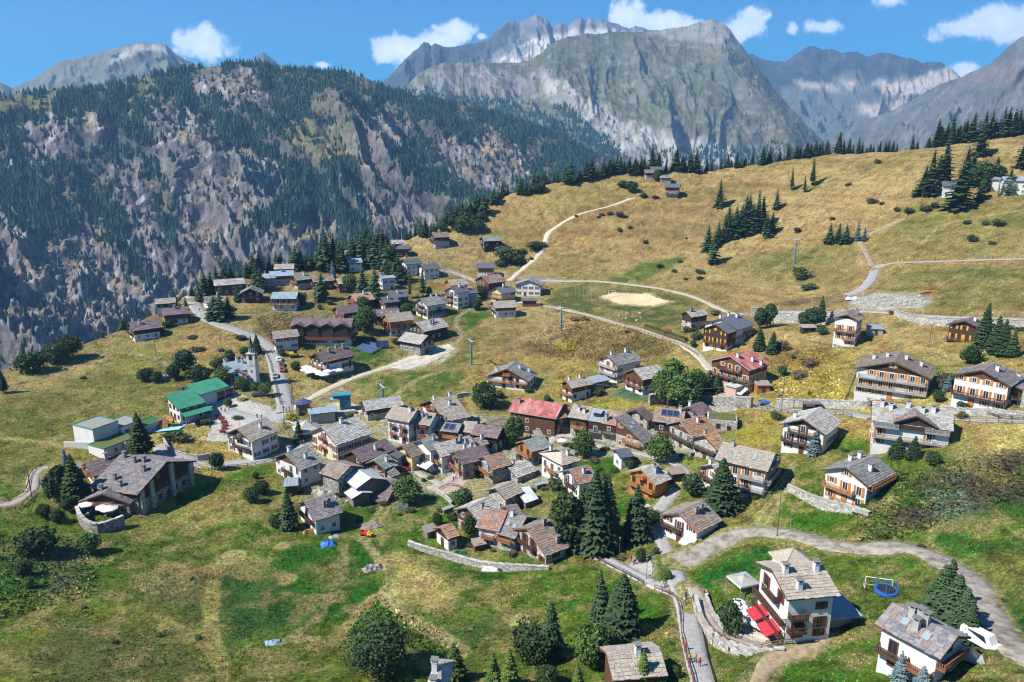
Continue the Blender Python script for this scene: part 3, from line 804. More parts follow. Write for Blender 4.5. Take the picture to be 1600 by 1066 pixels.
def mountain(name,crest,rc,foot,zf,cols,rows,amp,gully,seed,jag=1.0,prof=(1.0,1.0),colour=None,material=None,spur=0.0,label=None,back=.35,slant=.25):
 cu=np.array([c[0] for c in crest],float); cv=np.array([c[1] for c in crest],float)
 us=np.linspace(cu[0],cu[-1],cols)
 vs=np.interp(us,cu,cv)
 vs=vs+((fbm(us/9,us*0+seed,4,seed)-.5)*5*jag+(fbm(us/2.5,us*0+seed,2,seed+4)-.5)*2.2*jag)
 d=np.array([raydir(u,v) for u,v in zip(us,vs)])
 az=np.arctan2(d[:,0],d[:,1]); hor=np.hypot(d[:,0],d[:,1])
 tanel=d[:,2]/hor
 rcs=np.interp(us,[p[0] for p in rc],[p[1] for p in rc]) if isinstance(rc,list) else np.full(cols,float(rc))
 fts=np.interp(us,[p[0] for p in foot],[p[1] for p in foot]) if isinstance(foot,list) else np.full(cols,float(foot))
 zc=rcs*tanel
 t=np.linspace(0,1,rows)[:,None]
 r=fts+(rcs-fts)*t
 g=prof[0]*t ** prof[1]+(1-prof[0])*t
 z=zf+(zc-zf)*g
 A=az[None]*np.ones_like(t)
 rm=rcs.mean()
 Ls=rm/gully                      # width of the main spurs, metres
 XL=A*(.35*r+.65*rm); YR=r
 wx=(fbm(XL/(Ls*1.3),YR/(Ls*2.2),4,seed+9)-.5)*Ls*1.7
 wy=(fbm(XL/(Ls*1.3)+7,YR/(Ls*2.0)+3,4,seed+13)-.5)*Ls*1.7
 sp=ridged((XL+wx+slant*YR)/Ls,(YR+wy)/(Ls*2.6),6,seed+20,.52)
 rk=ridged((XL+wx*.5)/(Ls*.22),(YR+wy*.4)/(Ls*.34),5,seed+40,.62)
 env=(np.sin(np.pi*np.clip(t,0,1)) ** .6)*.75+.25*(1-t)
 env=env*sstep(1.0,.93,t)
 r=r-amp*(sp-.45)*env*.8
 z=z+amp*(sp-.45)*env*.9+amp*.42*(rk-.45)*env
 if spur:
  big=ridged((XL+wx+slant*1.4*YR)/(Ls*3.1)+2.1,YR/(Ls*7),2,seed+60)
  r=r-spur*(big-.5)*env
  z=z+spur*(big-.5)*env*.6
 lim=r*(tanel-.0015)
 z=np.where(t<.995,np.minimum(z,lim),z)
 br=np.stack([rcs*(1+back*k*.12) for k in (1,2,3)])
 bz=np.stack([zc-rcs*back*.10*k ** 1.2 for k in (1,2,3)])
 r=np.r_[r,br]; z=np.r_[z,bz]
 A=np.r_[A,np.repeat(az[None],3,0)]
 X,Y=r*np.sin(A),r*np.cos(A)
 nr=rows+3
 iy,ix=np.meshgrid(np.arange(nr-1),np.arange(cols-1),indexing='ij')
 a0=(iy*cols+ix).ravel()
 F=np.c_[a0,a0+1,a0+cols+1,a0+cols]
 P=np.c_[X.ravel(),Y.ravel(),z.ravel()]
 gu=np.gradient(np.stack([X,Y,z],-1),axis=1); gv=np.gradient(np.stack([X,Y,z],-1),axis=0)
 nrm=np.cross(gu,gv); nrm /= np.linalg.norm(nrm,axis=-1,keepdims=True)+1e-9
 nz=np.abs(nrm[...,2]).ravel()
 cp,s_=math.cos(PITCH),math.sin(PITCH)
 dep=P[:,1]*cp-P[:,2]*s_
 U=CU+FPX*P[:,0]/dep; V=CV-FPX*(P[:,1]*s_+P[:,2]*cp)/dep
 info=dict(P=P,U=U,V=V,nz=nz,t=np.r_[np.repeat(t,cols,1),np.ones((3,cols))].ravel(),sp=np.r_[sp,np.ones((3,cols))*.5].ravel(),rk=np.r_[rk,np.ones((3,cols))*.5].ravel(),F=F,shape=(nr,cols))
 c=colour(info)
 o=link(name,mesh_np(name,P,F,4,material,True))
 set_col(o.data,c)
 tag(o,label,None,None,'structure')
 return info
def blob(U,V,poly,f=10,seed=0,warp=14):
 ins=inside(U,V,poly)
 d,_=seg_dist(U,V,poly,True)
 sd_=np.where(ins,d,-d)+(fbm(U/16,V/16,4,seed)-.5)*2*warp
 return sstep(-f,f,sd_)
def lerp(c,col,w):
 w=np.clip(w,0,1)[:,None]
 return c*(1-w)+np.asarray(col)*w
ROCKS=[
 [(235,165),(300,165),(340,225),(400,238),(445,250),(455,290),(405,330),(385,365),(350,430),(300,470),(272,440),(285,330),(245,260)],
 [(0,330),(70,375),(140,345),(190,395),(255,470),(290,560),(100,640),(-40,640)],
 [(290,125),(330,112),(375,105),(425,150),(420,168),(380,165),(335,150)],
 [(560,185),(595,170),(640,185),(655,220),(610,240),(565,262),(545,225)],
 [(675,225),(705,210),(760,210),(825,242),(835,275),(785,305),(730,292),(700,262)],
 [(350,380),(430,350),(520,348),(535,385),(500,410),(420,415),(330,440)],
 [(560,290),(650,300),(720,320),(660,372),(580,362)],
 [(40,195),(150,170),(170,215),(90,260),(20,250)],[(600,250),(640,270),(620,290),(585,280)],
 [(160,260),(215,240),(235,330),(275,420),(300,500),(240,470),(200,360)],
]
MEADOWS=[[(-20,155),(60,140),(110,150),(60,170),(-20,185)],[(180,128),(240,120),(240,136),(190,140)],[(440,185),(540,190),(560,240),(500,260),(440,215)],
   [(440,355),(515,350),(520,375),(450,378)],[(700,300),(740,320),(660,360)]]
def rock_mask(U,V):
 w=np.zeros(len(U))
 for i,p in enumerate(ROCKS):w=np.maximum(w,blob(U,V,p,7,200+i,22))
 return w
def meadow_mask(U,V):
 w=np.zeros(len(U))
 for i,p in enumerate(MEADOWS):w=np.maximum(w,blob(U,V,p,7,300+i,16))
 return w
def col_near(I):
 U,V,nz=I['U'],I['V'],I['nz']
 c=np.tile(np.array((0.034,0.052,0.032)),(len(U),1))
 scr=fbm(U/14,V/10,5,401)
 c=lerp(c,(0.125,0.108,0.072),sstep(.40,.30,fbm(U/26,V/22,4,501))*.9)
 c=lerp(c,(0.14,0.115,0.08),sstep(.52,.66,scr)*.6)
 rw=rock_mask(U,V)
 gully_=fbm(U/7,V/22,4,403)
 rock=lerp(np.tile(np.array((0.158,0.138,0.128)),(len(U),1)),(0.23,0.215,.21),sstep(.5,.7,I['rk']))
 rock=lerp(rock,(0.095,0.09,.10),sstep(.55,.38,gully_)*.7)
 rock=lerp(rock,(0.235,0.185,0.115),sstep(.5,.66,fbm(U/20,V/12,4,405))*.75*sstep(.25,.6,nz))
 rock=lerp(rock,(0.34,0.33,0.32),sstep(.66,.76,fbm(U/8,V/18,4,407))*.8)
 c=c*(1-rw[:,None])+rock*rw[:,None]
 c=lerp(c,(0.15,0.145,0.065),meadow_mask(U,V)*.75)
 c=lerp(c,(0.17,0.16,0.17),sstep(.42,.25,nz)*.35)
 return c
NEAR_CREST=[(-420,230),(-200,185),(-60,160),(0,150),(70,142),(120,140),(190,128),(240,116),(290,107),(330,104),(365,97),(400,98),(440,104),(490,108),(540,112),(570,122),(620,142),(660,152),(700,158),
    (740,168),(790,178),(830,196),(880,212),(930,240),(970,258),(1010,266),(1060,285),(1120,300)]
m_near=mtn_material('wooded_rock',1.0,.030,.6,(1,1,.9),.06,.42)
I1=mountain('wooded_mountain',NEAR_CREST,[(-420,1750),(200,1900),(560,1950),(800,2100),(1120,2500)],[(-420,640),(300,720),(700,900),(1120,1200)],-420,800,350,110,10,5,1.0,(1.0,.92),col_near,m_near,250,slant=.75,label=\
    'rocky mountain flank clothed in dark conifer forest across the gorge')
# ---- the conifers of that flank: a wood that reads as one mass
m_forest=mat_var('far_conifer',[(0.010,0.034,0.024),(0.030,0.072,0.044)],.05,.95,3,objvar=0,lo=.3,hi=.7)
def conifer_cloud(I,n,dens,seed,hmin,hmax,name,label,tiers=2,sides=5):
 rng=np.random.default_rng(seed)
 P,F=I['P'],I['F']
 q=P[F]
 ar=np.linalg.norm(np.cross(q[:,1]-q[:,0],q[:,3]-q[:,0]),axis=1)
 Uc,Vc=I['U'][F].mean(1),I['V'][F].mean(1)
 w=dens(Uc,Vc,I['nz'][F].mean(1))*ar
 w[(Vc>640) | (Uc<-140) | (Uc>1740)]=0
 cs=np.cumsum(w); cs /= cs[-1]
 k=np.searchsorted(cs,rng.random(n))
 a,b_=rng.random((n,1)),rng.random((n,1))
 base=q[k,0]*(1-a)*(1-b_)+q[k,1]*a*(1-b_)+q[k,2]*a*b_+q[k,3]*(1-a)*b_
 h=hmin+(hmax-hmin)*rng.random(n) ** 1.3
 rad=h*(.19+.10*rng.random(n))
 ang=rng.random(n)*6.28
 vs,fs=[],[]
 nv=0
 for (z0,z1,rr) in ([(0.02,.68,1.0),(.38,1.0,.68)] if tiers == 2 else [(0.0,1.0,1.0)]):
  th=ang[:,None]+np.arange(sides)[None]*2*np.pi/sides
  wob=rr*(0.8+.4*rng.random((n,sides)))
  ring=np.stack([base[:,:1]+np.cos(th)*rad[:,None]*wob,base[:,1:2]+np.sin(th)*rad[:,None]*wob,
       base[:,2:3]+(z0+rng.random((n,sides))*.05)*h[:,None]-1.0],-1)
  apex=np.stack([base[:,0]+(rng.random(n)-.5)*.4,base[:,1],base[:,2]+z1*h-1.0],-1)[:,None]
  blk=np.concatenate([ring,apex],1).reshape(-1,3)
  i0=nv+np.arange(n)[:,None]*(sides+1)
  s=np.arange(sides)[None]
  fs.append(np.stack([i0+s,i0+(s+1) % sides,np.broadcast_to(i0+sides,(n,sides))],-1).reshape(-1,3))
  vs.append(blk); nv += len(blk)
 o=link(name,mesh_np(name,np.concatenate(vs),np.concatenate(fs),3,m_forest))
 return tag(o,label,'forest',None,'stuff')
def dens_near(U,V,nz):
 rw=rock_mask(U,V); mw=meadow_mask(U,V)
 n=fbm(U/26,V/22,4,501)
 d=sstep(.30,.42,n)*1.0+.06
 d=d*(1-.95*rw)*(1-.9*mw)+.012
 d += .30*rw*sstep(.62,.74,fbm(U/10,V/13,4,503))
 d *= sstep(.12,.35,nz)+.05
 d *= 1-.35*blob(U,V,[(330,90),(620,120),(640,170),(420,160)],12,505)
 return d
conifer_cloud(I1,64000,dens_near,3,8,17,'forest','dark conifer forest on the mountain flank across the gorge',1,5)
# ---- the grey green mountain behind
def col_mid(I):
 U,V,nz=I['U'],I['V'],I['nz']
 c=np.tile(np.array((0.092,0.096,0.054)),(len(U),1))
 c=lerp(c,(0.082,0.098,0.042),sstep(.45,.62,fbm(U/40,V/22,4,601))*.7)
 c=lerp(c,(0.14,0.118,0.072),sstep(.5,.66,fbm(U/30,V/14,4,603))*.6)
 rocky=sstep(.55,.36,nz+(fbm(U/9,V/6,4,605)-.5)*.5)
 c=lerp(c,(0.165,0.16,0.155),rocky*.5)
 c=lerp(c,(0.20,0.20,0.195),sstep(.60,.72,fbm(U/13,V/5,5,607))*.55)
 sc=blob(U,V,[(845,120),(880,118),(905,150),(960,175),(1010,200),(1060,210),(1120,225),(1180,250),(1140,270),(1000,262),(950,225),(890,180),(850,140)],6,609,12)
 c=lerp(c,(0.33,0.32,0.30),sc*(.45+.5*sstep(.4,.6,fbm(U/7,V/11,4,611))))
 cl=blob(U,V,[(640,125),(690,100),(760,100),(800,120),(840,110),(850,150),(790,160),(700,150),(650,145)],6,613,8)
 c=lerp(c,(0.22,0.205,0.20),cl*.75*sstep(.35,.55,fbm(U/6,V/14,4,615)))
 top=blob(U,V,[(1010,52),(1100,30),(1140,38),(1170,90),(1130,70),(1060,62)],5,617,6)
 c=lerp(c,(0.23,0.22,0.21),top*.75)
 pk=blob(U,V,[(1180,240),(1260,228),(1300,250),(1200,265)],5,619,6)
 c=lerp(c,(0.25,0.185,0.12),pk*.6)
 return c
m_mid=mtn_material('grey_green_mountain',.8,.014,.3,(1,1,.8),.02,.22)
MID_CREST=[(600,165),(625,145),(640,128),(665,108),(690,99),(740,97),(790,99),(830,95),(850,78),(872,62),(890,56),(920,53),(960,51),(1000,50),(1040,46),(1075,40),(1100,33),(1112,30),(1126,34),(1140,46),
    (1160,72),(1185,105),(1215,145),(1245,180),(1280,215),(1310,240),(1350,262)]
I2=mountain('grey_green_mountain',MID_CREST,[(600,3500),(800,3800),(1100,4300),(1350,4000)],[(600,2250),(1000,2500),(1350,2900)],-330,560,250,165,9,23,.8,(1.0,1.15),col_mid,m_mid,190,
    'broad grey green mountain with a pale scree gully and pointed summit')
def dens_mid(U,V,nz):
 lo=blob(U,V,[(630,140),(700,150),(800,160),(880,200),(960,240),(1000,265),(880,290),(700,240)],12,621,14)*sstep(.35,.5,fbm(U/14,V/12,4,623))
 l2=blob(U,V,[(865,165),(885,165),(935,210),(975,240),(960,250),(905,215)],5,625,6)
 l3=blob(U,V,[(1020,235),(1250,230),(1300,255),(1100,275)],8,627,12)*.4
 return lo+l2+l3+.004
conifer_cloud(I2,6500,dens_mid,5,14,26,'conifer_wood','scattered dark conifers on the lower slopes of the grey green mountain',1,4)
# ---- jagged peaks
def col_jag(I):
 U,V,nz=I['U'],I['V'],I['nz']
 c=np.tile(np.array((0.17,0.17,0.175)),(len(U),1))
 c=lerp(c,(0.09,0.095,0.11),sstep(.5,.62,fbm(U/8,V/16,4,701))*.7)
 c=lerp(c,(0.045,0.052,0.07),blob(U,V,[(540,190),(600,110),(660,60),(700,66),(760,60),(800,28),(790,70),(750,100),(700,110),(640,150)],5,705,8)*.85)  # shadow on the left towers, painted into the rock as dark blue
 sc=blob(U,V,[(830,62),(900,48),(960,48),(900,70),(850,90),(800,100),(770,95),(800,80)],4,703,8)
 c=lerp(c,(0.46,0.445,0.41),sc*.95)
 return c
m_jag=mtn_material('peak_rock',1.0,.012,.35,(1,1,.7),.015,.3)
JAG=[(540,190),(570,160),(590,135),(615,112),(640,86),(655,74),(662,66),(668,66),(674,72),(680,67),(688,72),(700,76),(725,70),(750,67),(765,58),(778,45),(790,34),(800,32),(812,36),(822,30),(832,24),(838,20),(845,25),
  (856,32),(862,42),(868,40),(876,35),(888,40),(898,30),(908,28),(916,34),(922,27),(930,33),(940,31),(955,36),(970,40),(982,45),(992,40),(1004,42),(1015,46),(1024,50),(1060,62)]
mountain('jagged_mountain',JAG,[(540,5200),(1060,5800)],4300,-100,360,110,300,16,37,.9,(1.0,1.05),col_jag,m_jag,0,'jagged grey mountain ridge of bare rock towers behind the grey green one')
def col_back(I):
 U,V,nz=I['U'],I['V'],I['nz']
 c=np.tile(np.array((0.105,0.115,0.108)),(len(U),1))
 c=lerp(c,(0.026,0.032,0.042),blob(U,V,[(1150,60),(1270,60),(1480,85),(1470,110),(1380,125),(1330,118),(1280,135),(1200,140)],8,801,14)*.9)  # cloud shadow over the upper ridge, painted as darker rock colour
 c=lerp(c,(0.075,0.08,0.08),sstep(.5,.64,fbm(U/14,V/10,4,803))*.6)
 for i,p in enumerate([[(1360,130),(1440,122),(1480,100),(1500,110),(1480,140),(1380,150)],[(1240,125),(1300,135),(1310,142),(1250,135)],[(1310,125),(1340,130),(1330,140)],[(1340,165),(1420,160),(1440,180),(1370,190)]]):
  c=lerp(c,(0.38,0.335,0.285),blob(U,V,p,5,805+i,10)*.85)
 return c
BACK=[(1120,120),(1150,90),(1176,85),(1195,93),(1225,98),(1245,84),(1262,74),(1270,72),(1285,78),(1300,76),(1315,82),(1340,80),(1355,88),(1375,83),(1392,84),(1410,90),(1430,93),(1442,98),(1455,97),(1470,98),(1488,108),(1500,120),(1520,135),(1560,160)]
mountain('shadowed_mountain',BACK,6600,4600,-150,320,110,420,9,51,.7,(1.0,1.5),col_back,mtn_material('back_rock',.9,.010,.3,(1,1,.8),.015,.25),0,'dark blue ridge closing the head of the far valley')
def col_right(I):
 U,V,nz=I['U'],I['V'],I['nz']
 c=np.tile(np.array((0.105,0.11,0.105)),(len(U),1))
 c=lerp(c,(0.078,0.085,0.082),sstep(.48,.62,fbm(U/12,V/12,4,901))*.7)
 c=lerp(c,(0.17,0.17,0.165),sstep(.58,.72,fbm((U+V)/7,(U-V)/30,4,903))*.7)
 c=lerp(c,(0.15,0.125,.11),blob(U,V,[(1480,110),(1600,95),(1640,130),(1500,140)],6,905,10)*.6)
 return c
RIGHT=[(1180,262),(1230,240),(1290,215),(1350,190),(1400,170),(1440,148),(1470,130),(1500,122),(1525,110),(1545,100),(1562,86),(1580,70),(1598,58),(1630,40),(1700,10),(1780,-20),(1900,10)]
mountain('right_scree_mountain',RIGHT,[(1180,4300),(1500,4400),(1900,3800)],[(1180,3000),(1900,2300)],-250,330,130,210,12,63,.8,(1.0,1.1),col_right,mtn_material('scree',.8,.014,.3,(1,1,.8),.018,.2),0,'steep grey scree mountain rising out of the right of the view')
def col_left(I):
 U,V,nz=I['U'],I['V'],I['nz']
 c=np.tile(np.array((0.125,0.13,0.10)),(len(U),1))
 c=lerp(c,(0.15,0.15,0.145),sstep(.48,.64,fbm(U/14,V/10,4,951))*.7)
 c=lerp(c,(0.36,0.335,0.31),blob(U,V,[(170,95),(212,68),(262,72),(285,90),(250,82),(215,76),(180,100)],4,953,5)*.8)
 c=lerp(c,(0.08,0.085,0.09),blob(U,V,[(218,90),(245,88),(255,98),(225,102)],4,955,4)*.4)
 return c
LEFT=[(-300,190),(-120,160),(-40,140),(0,128),(18,138),(50,125),(80,105),(95,96),(115,92),(130,88),(165,80),(185,74),(205,68),(222,65),(240,70),(258,69),(268,78),(280,88),(300,98),(330,108),(400,140)]
mountain('pale_topped_mountain',LEFT,4600,3400,0,300,100,210,10,71,.7,(1.0,1.05),col_left,mtn_material('left_rock',.7,.014,.25,(1,1,.6),.012),0,'grey mountain with a pale rounded top beyond the wooded ridge')
mountain('small_pyramid_mountain',[(370,120),(385,98),(398,90),(406,84),(411,81),(416,85),(424,91),(434,99),(455,120)],6200,5700,300,60,40,40,60,83,.5,(1.0,1.0),lambda I:np.tile(np.array((0.08,0.085,0.10)),(len(I['U']),1)),
   mtn_material('pyramid_rock',.5,.012,.2),0,'small dark pyramid peak showing above the wooded ridge')
vf=MB(); vf.face([(-7000,-300,-430),(9000,-300,-430),(9000,9000,-430),(-7000,9000,-430)])
tag(vf.build('valley_floor',mat('valley_floor',(0.06,0.065,0.035),.95)),None,None,None,'structure')
hz=bpy.data.materials.new('haze'); hz.use_nodes=True
hz.node_tree.nodes.clear()
ho=hz.node_tree.nodes.new('ShaderNodeOutputMaterial'); hv=hz.node_tree.nodes.new('ShaderNodeVolumePrincipled')
hv.inputs['Color'].default_value=(0.30,0.58,1.0,1)
hv.inputs['Density'].default_value=1.0e-4
hv.inputs['Anisotropy'].default_value=0.1
hz.node_tree.links.new(hv.outputs[0],ho.inputs['Volume'])
hb=MB(); hb.box(-7500,-400,-431,9500,9500,1500)
haze=hb.build('haze',hz)
tag(haze,None,None,None,'stuff')
# ================================================================== BUILDINGS: materials and builder
def island_mat(name,cols,patch=None,patch_amt=.0,rough=.85,scale=.35,spec=.2):
 m=bpy.data.materials.new(name); m.use_nodes=True
 N,L=m.node_tree.nodes,m.node_tree.links
 b=N['Principled BSDF']; b.inputs['Roughness'].default_value=rough; b.inputs['Specular IOR Level'].default_value=spec
 g=nn(N,'ShaderNodeNewGeometry')
 r=nn(N,'ShaderNodeValToRGB')
 els=r.color_ramp.elements
 els[0].position=0; els[0].color=(*cols[0],1)
 els[1].position=1; els[1].color=(*cols[-1],1)
 for i,c in enumerate(cols[1:-1]):
  e=els.new((i+1)/(len(cols)-1)); e.color=(*c,1)
 L.new(g.outputs['Random Per Island'],r.inputs[0])
 t=nn(N,'ShaderNodeTexCoord')
 n=nn(N,'ShaderNodeTexNoise',inp={'Scale':scale,'Detail':5,'Roughness':.65}); L.new(t.outputs['Object'],n.inputs['Vector'])
 out=r.outputs[0]
 if patch:
  mr=nn(N,'ShaderNodeMapRange',inp={'From Min':.48,'From Max':.62,'To Min':0,'To Max':patch_amt}); L.new(n.outputs['Fac'],mr.inputs['Value'])
  mx=nn(N,'ShaderNodeMix',data_type='RGBA'); mx.inputs[7].default_value=(*patch,1)
  L.new(mr.outputs[0],mx.inputs[0]); L.new(out,mx.inputs[6]); out=mx.outputs[2]
 n2=nn(N,'ShaderNodeTexNoise',inp={'Scale':3.5,'Detail':4}); L.new(t.outputs['Object'],n2.inputs['Vector'])
 m2=nn(N,'ShaderNodeMapRange',inp={'From Min':.3,'From Max':.7,'To Min':.75,'To Max':1.25}); L.new(n2.outputs['Fac'],m2.inputs['Value'])
 oi=nn(N,'ShaderNodeObjectInfo')
 m3=nn(N,'ShaderNodeMapRange',inp={'To Min':.86,'To Max':1.14}); L.new(oi.outputs['Random'],m3.inputs['Value'])
 mu=nn(N,'ShaderNodeMath',operation='MULTIPLY'); L.new(m2.outputs[0],mu.inputs[0]); L.new(m3.outputs[0],mu.inputs[1])
 h=nn(N,'ShaderNodeHueSaturation'); L.new(out,h.inputs['Color']); L.new(mu.outputs[0],h.inputs['Value'])
 L.new(h.outputs[0],b.inputs['Base Color'])
 return m
SL={
 'grey':island_mat('slate_grey',[(.13,.13,.135),(.21,.21,.21),(.27,.265,.25),(.19,.18,.17)],(.25,.19,.12),.25),
 'light':island_mat('slate_light',[(.24,.235,.22),(.33,.32,.30),(.44,.43,.40),(.28,.26,.235)],(.30,.21,.13),.3),
 'brown':island_mat('slate_brown',[(.13,.115,.105),(.22,.185,.16),(.27,.23,.195),(.17,.145,.14)],(.27,.15,.07),.5),
 'rust':island_mat('slate_rust',[(.15,.125,.12),(.26,.20,.165),(.33,.27,.235),(.20,.15,.15)],(.34,.15,.06),.8),
 'beige':island_mat('slate_beige',[(.27,.235,.195),(.33,.29,.24),(.37,.33,.275),(.30,.26,.225)],(.30,.24,.17),.4),
 'purple':island_mat('slate_purple',[(.115,.085,.095),(.17,.125,.135),(.20,.155,.16)],(.22,.16,.14),.3),
 'mixed':island_mat('slate_mixed',[(.11,.12,.15),(.19,.19,.21),(.25,.225,.21),(.15,.14,.16)],(.27,.15,.09),.5,scale=.5),
 'green':island_mat('slate_green',[(.15,.17,.155),(.21,.235,.215),(.25,.27,.24)],(.26,.25,.19),.4),
 'orange':island_mat('slate_orange',[(.20,.13,.09),(.30,.19,.115),(.35,.235,.15),(.24,.165,.13)],(.42,.20,.07),.75),
}
M_DARK=mat_var('roof_dark_slate',[(.075,.085,.11),(.125,.135,.165)],1.5,.55,4,.15,14,spec=.4)
M_BLUE=mat_var('roof_blue_metal',[(.19,.255,.30),(.29,.36,.41)],.8,.45,4,spec=.5)
M_RED=mat_var('roof_red_metal',[(.22,.05,.045),(.36,.115,.10),(.45,.24,.22)],.45,.6,6,.1,6,(1,.35,1),spec=.35)
M_METAL=mat_var('roof_pale_metal',[(.44,.45,.46),(.62,.63,.64)],.6,.5,5,spec=.4)
M_GREEN=mat_var('roof_green_metal',[(.035,.19,.115),(.055,.25,.155)],.35,.5,4,spec=.4)
M_GREYM=mat_var('roof_grey_metal',[(.20,.235,.27),(.27,.31,.345)],.8,.5,4,spec=.4)
M_ORANGE=mat_var('roof_orange_tile',[(.36,.13,.045),(.50,.20,.08)],1.2,.8)
M_PINKT=mat_var('roof_pink_tile',[(.34,.19,.145),(.43,.26,.20)],1.2,.8)
PLAIN={'dark':M_DARK,'blue':M_BLUE,'red':M_RED,'metal':M_METAL,'greenm':M_GREEN,'greym':M_GREYM,'otile':M_ORANGE,'ptile':M_PINKT}
def stone_mat(name,cols,scale=1.6):
 m=bpy.data.materials.new(name); m.use_nodes=True
 N,L=m.node_tree.nodes,m.node_tree.links
 b=N['Principled BSDF']; b.inputs['Roughness'].default_value=.92; b.inputs['Specular IOR Level'].default_value=.15
 t=nn(N,'ShaderNodeTexCoord')
 mp=nn(N,'ShaderNodeMapping'); mp.inputs['Scale'].default_value=(1,1,1.9); L.new(t.outputs['Object'],mp.inputs['Vector'])
 v=nn(N,'ShaderNodeTexVoronoi',feature='F1',inp={'Scale':scale}); L.new(mp.outputs[0],v.inputs['Vector'])
 r=nn(N,'ShaderNodeValToRGB')
 r.color_ramp.elements[0].color=(*cols[0],1); r.color_ramp.elements[1].color=(*cols[-1],1)
 e=r.color_ramp.elements.new(.5); e.color=(*cols[1],1)
 sp=nn(N,'ShaderNodeSeparateColor'); L.new(v.outputs['Color'],sp.inputs[0]); L.new(sp.outputs[0],r.inputs[0])
 v2=nn(N,'ShaderNodeTexVoronoi',feature='DISTANCE_TO_EDGE',inp={'Scale':scale}); L.new(mp.outputs[0],v2.inputs['Vector'])
 mr=nn(N,'ShaderNodeMapRange',inp={'From Min':0,'From Max':.09,'To Min':.45,'To Max':1}); L.new(v2.outputs['Distance'],mr.inputs['Value'])
 n=nn(N,'ShaderNodeTexNoise',inp={'Scale':1.1,'Detail':5}); L.new(t.outputs['Object'],n.inputs['Vector'])
 m2=nn(N,'ShaderNodeMapRange',inp={'From Min':.3,'From Max':.7,'To Min':.75,'To Max':1.25}); L.new(n.outputs['Fac'],m2.inputs['Value'])
 mu=nn(N,'ShaderNodeMath',operation='MULTIPLY'); L.new(mr.outputs[0],mu.inputs[0]); L.new(m2.outputs[0],mu.inputs[1])
 h=nn(N,'ShaderNodeHueSaturation'); L.new(r.outputs[0],h.inputs['Color']); L.new(mu.outputs[0],h.inputs['Value'])
 L.new(h.outputs[0],b.inputs['Base Color'])
 bp=nn(N,'ShaderNodeBump',inp={'Strength':.7,'Distance':.08}); L.new(mr.outputs[0],bp.inputs['Height']); L.new(bp.outputs[0],b.inputs['Normal'])
 MATS[name]=m
 return m
WALL={
 'white':mat_var('plaster_white',[(.56,.55,.53),(.64,.63,.60)],.5,.85,5,.05,12,objvar=.06),
 'cream':mat_var('plaster_cream',[(.57,.50,.36),(.64,.57,.43)],.5,.85,5,.05,12,objvar=.04),
 'ochre':mat_var('plaster_ochre',[(.55,.42,.20),(.62,.49,.25)],.5,.85,5,objvar=.04),
 'pink':mat_var('plaster_pink',[(.52,.33,.25),(.58,.39,.30)],.5,.85,5,objvar=.04),
 'rose':mat_var('plaster_rose',[(.54,.45,.42),(.60,.51,.48)],.5,.85,5,objvar=.04),
 'grey':mat_var('plaster_grey',[(.30,.29,.28),(.38,.37,.35)],.5,.9,5,.1,10),
 'stone':stone_mat('wall_stone',[(.17,.16,.145),(.29,.27,.24),(.44,.42,.38)]),
 'palestone':stone_mat('wall_pale_stone',[(.28,.265,.24),(.40,.38,.345),(.52,.50,.46)],1.3),
 'wood':mat_var('wood_dark',[(.030,.020,.015),(.065,.040,.027)],1.2,.75,5,.3,9,(.6,.6,7)),
 'brown':mat_var('wood_brown',[(.075,.036,.020),(.14,.068,.036)],1.2,.75,5,.3,9,(.6,.6,7)),
 'redwood':mat_var('wood_red_brown',[(.105,.035,.024),(.165,.065,.042)],1.2,.75,5,.3,9,(.6,.6,7)),
 'orange':mat_var('wood_orange',[(.30,.115,.030),(.46,.20,.060)],1.2,.65,5,.2,9,(.6,.6,7)),
 'greywood':mat_var('wood_grey',[(.15,.12,.10),(.25,.21,.18)],1.2,.85,5,.3,9,(.6,.6,7)),
}
M_TRIM=mat_var('trim_wood',[(.055,.032,.022),(.11,.062,.038)],3,.7)
M_TRIMO=mat_var('trim_larch',[(.26,.11,.04),(.40,.18,.07)],3,.7)
M_TRIMR=mat_var('trim_red_brown',[(.20,.075,.04),(.29,.12,.065)],3,.7)
M_TRIMG=mat_var('trim_grey',[(.26,.25,.235),(.36,.35,.33)],3,.7)
M_GLASS=mat('window_glass',(.022,.026,.032),.12,.6)
M_FRW=mat('frame_white',(.6,.59,.56),.6)
M_FRB=mat('frame_brown',(.11,.055,.03),.6)
M_SHO=mat('shutter_orange',(.46,.175,.035),.6)
M_SHR=mat('shutter_red',(.15,.038,.035),.6)
M_SHB=mat('shutter_brown',(.10,.045,.025),.6)
M_SHY=mat('shutter_yellow',(.58,.30,.04),.6)
M_CHIM=WALL['white']
M_CAP=mat('chimney_cap',(.16,.155,.15),.8)
M_FLOW=island_mat('flowers_red',[(.40,.02,.03),(.55,.05,.10),(.05,.10,.02),(.50,.10,.12)],None,0)
M_SOLAR=mat('solar_glass',(.018,.035,.085),.18,.6)
M_SOLF=mat('solar_frame',(.42,.44,.47),.4,.5,.6)
TRIM={'wood':M_TRIM,'larch':M_TRIMO,'red':M_TRIMR,'grey':M_TRIMG}
SHUT={'o':M_SHO,'r':M_SHR,'b':M_SHB,'y':M_SHY}
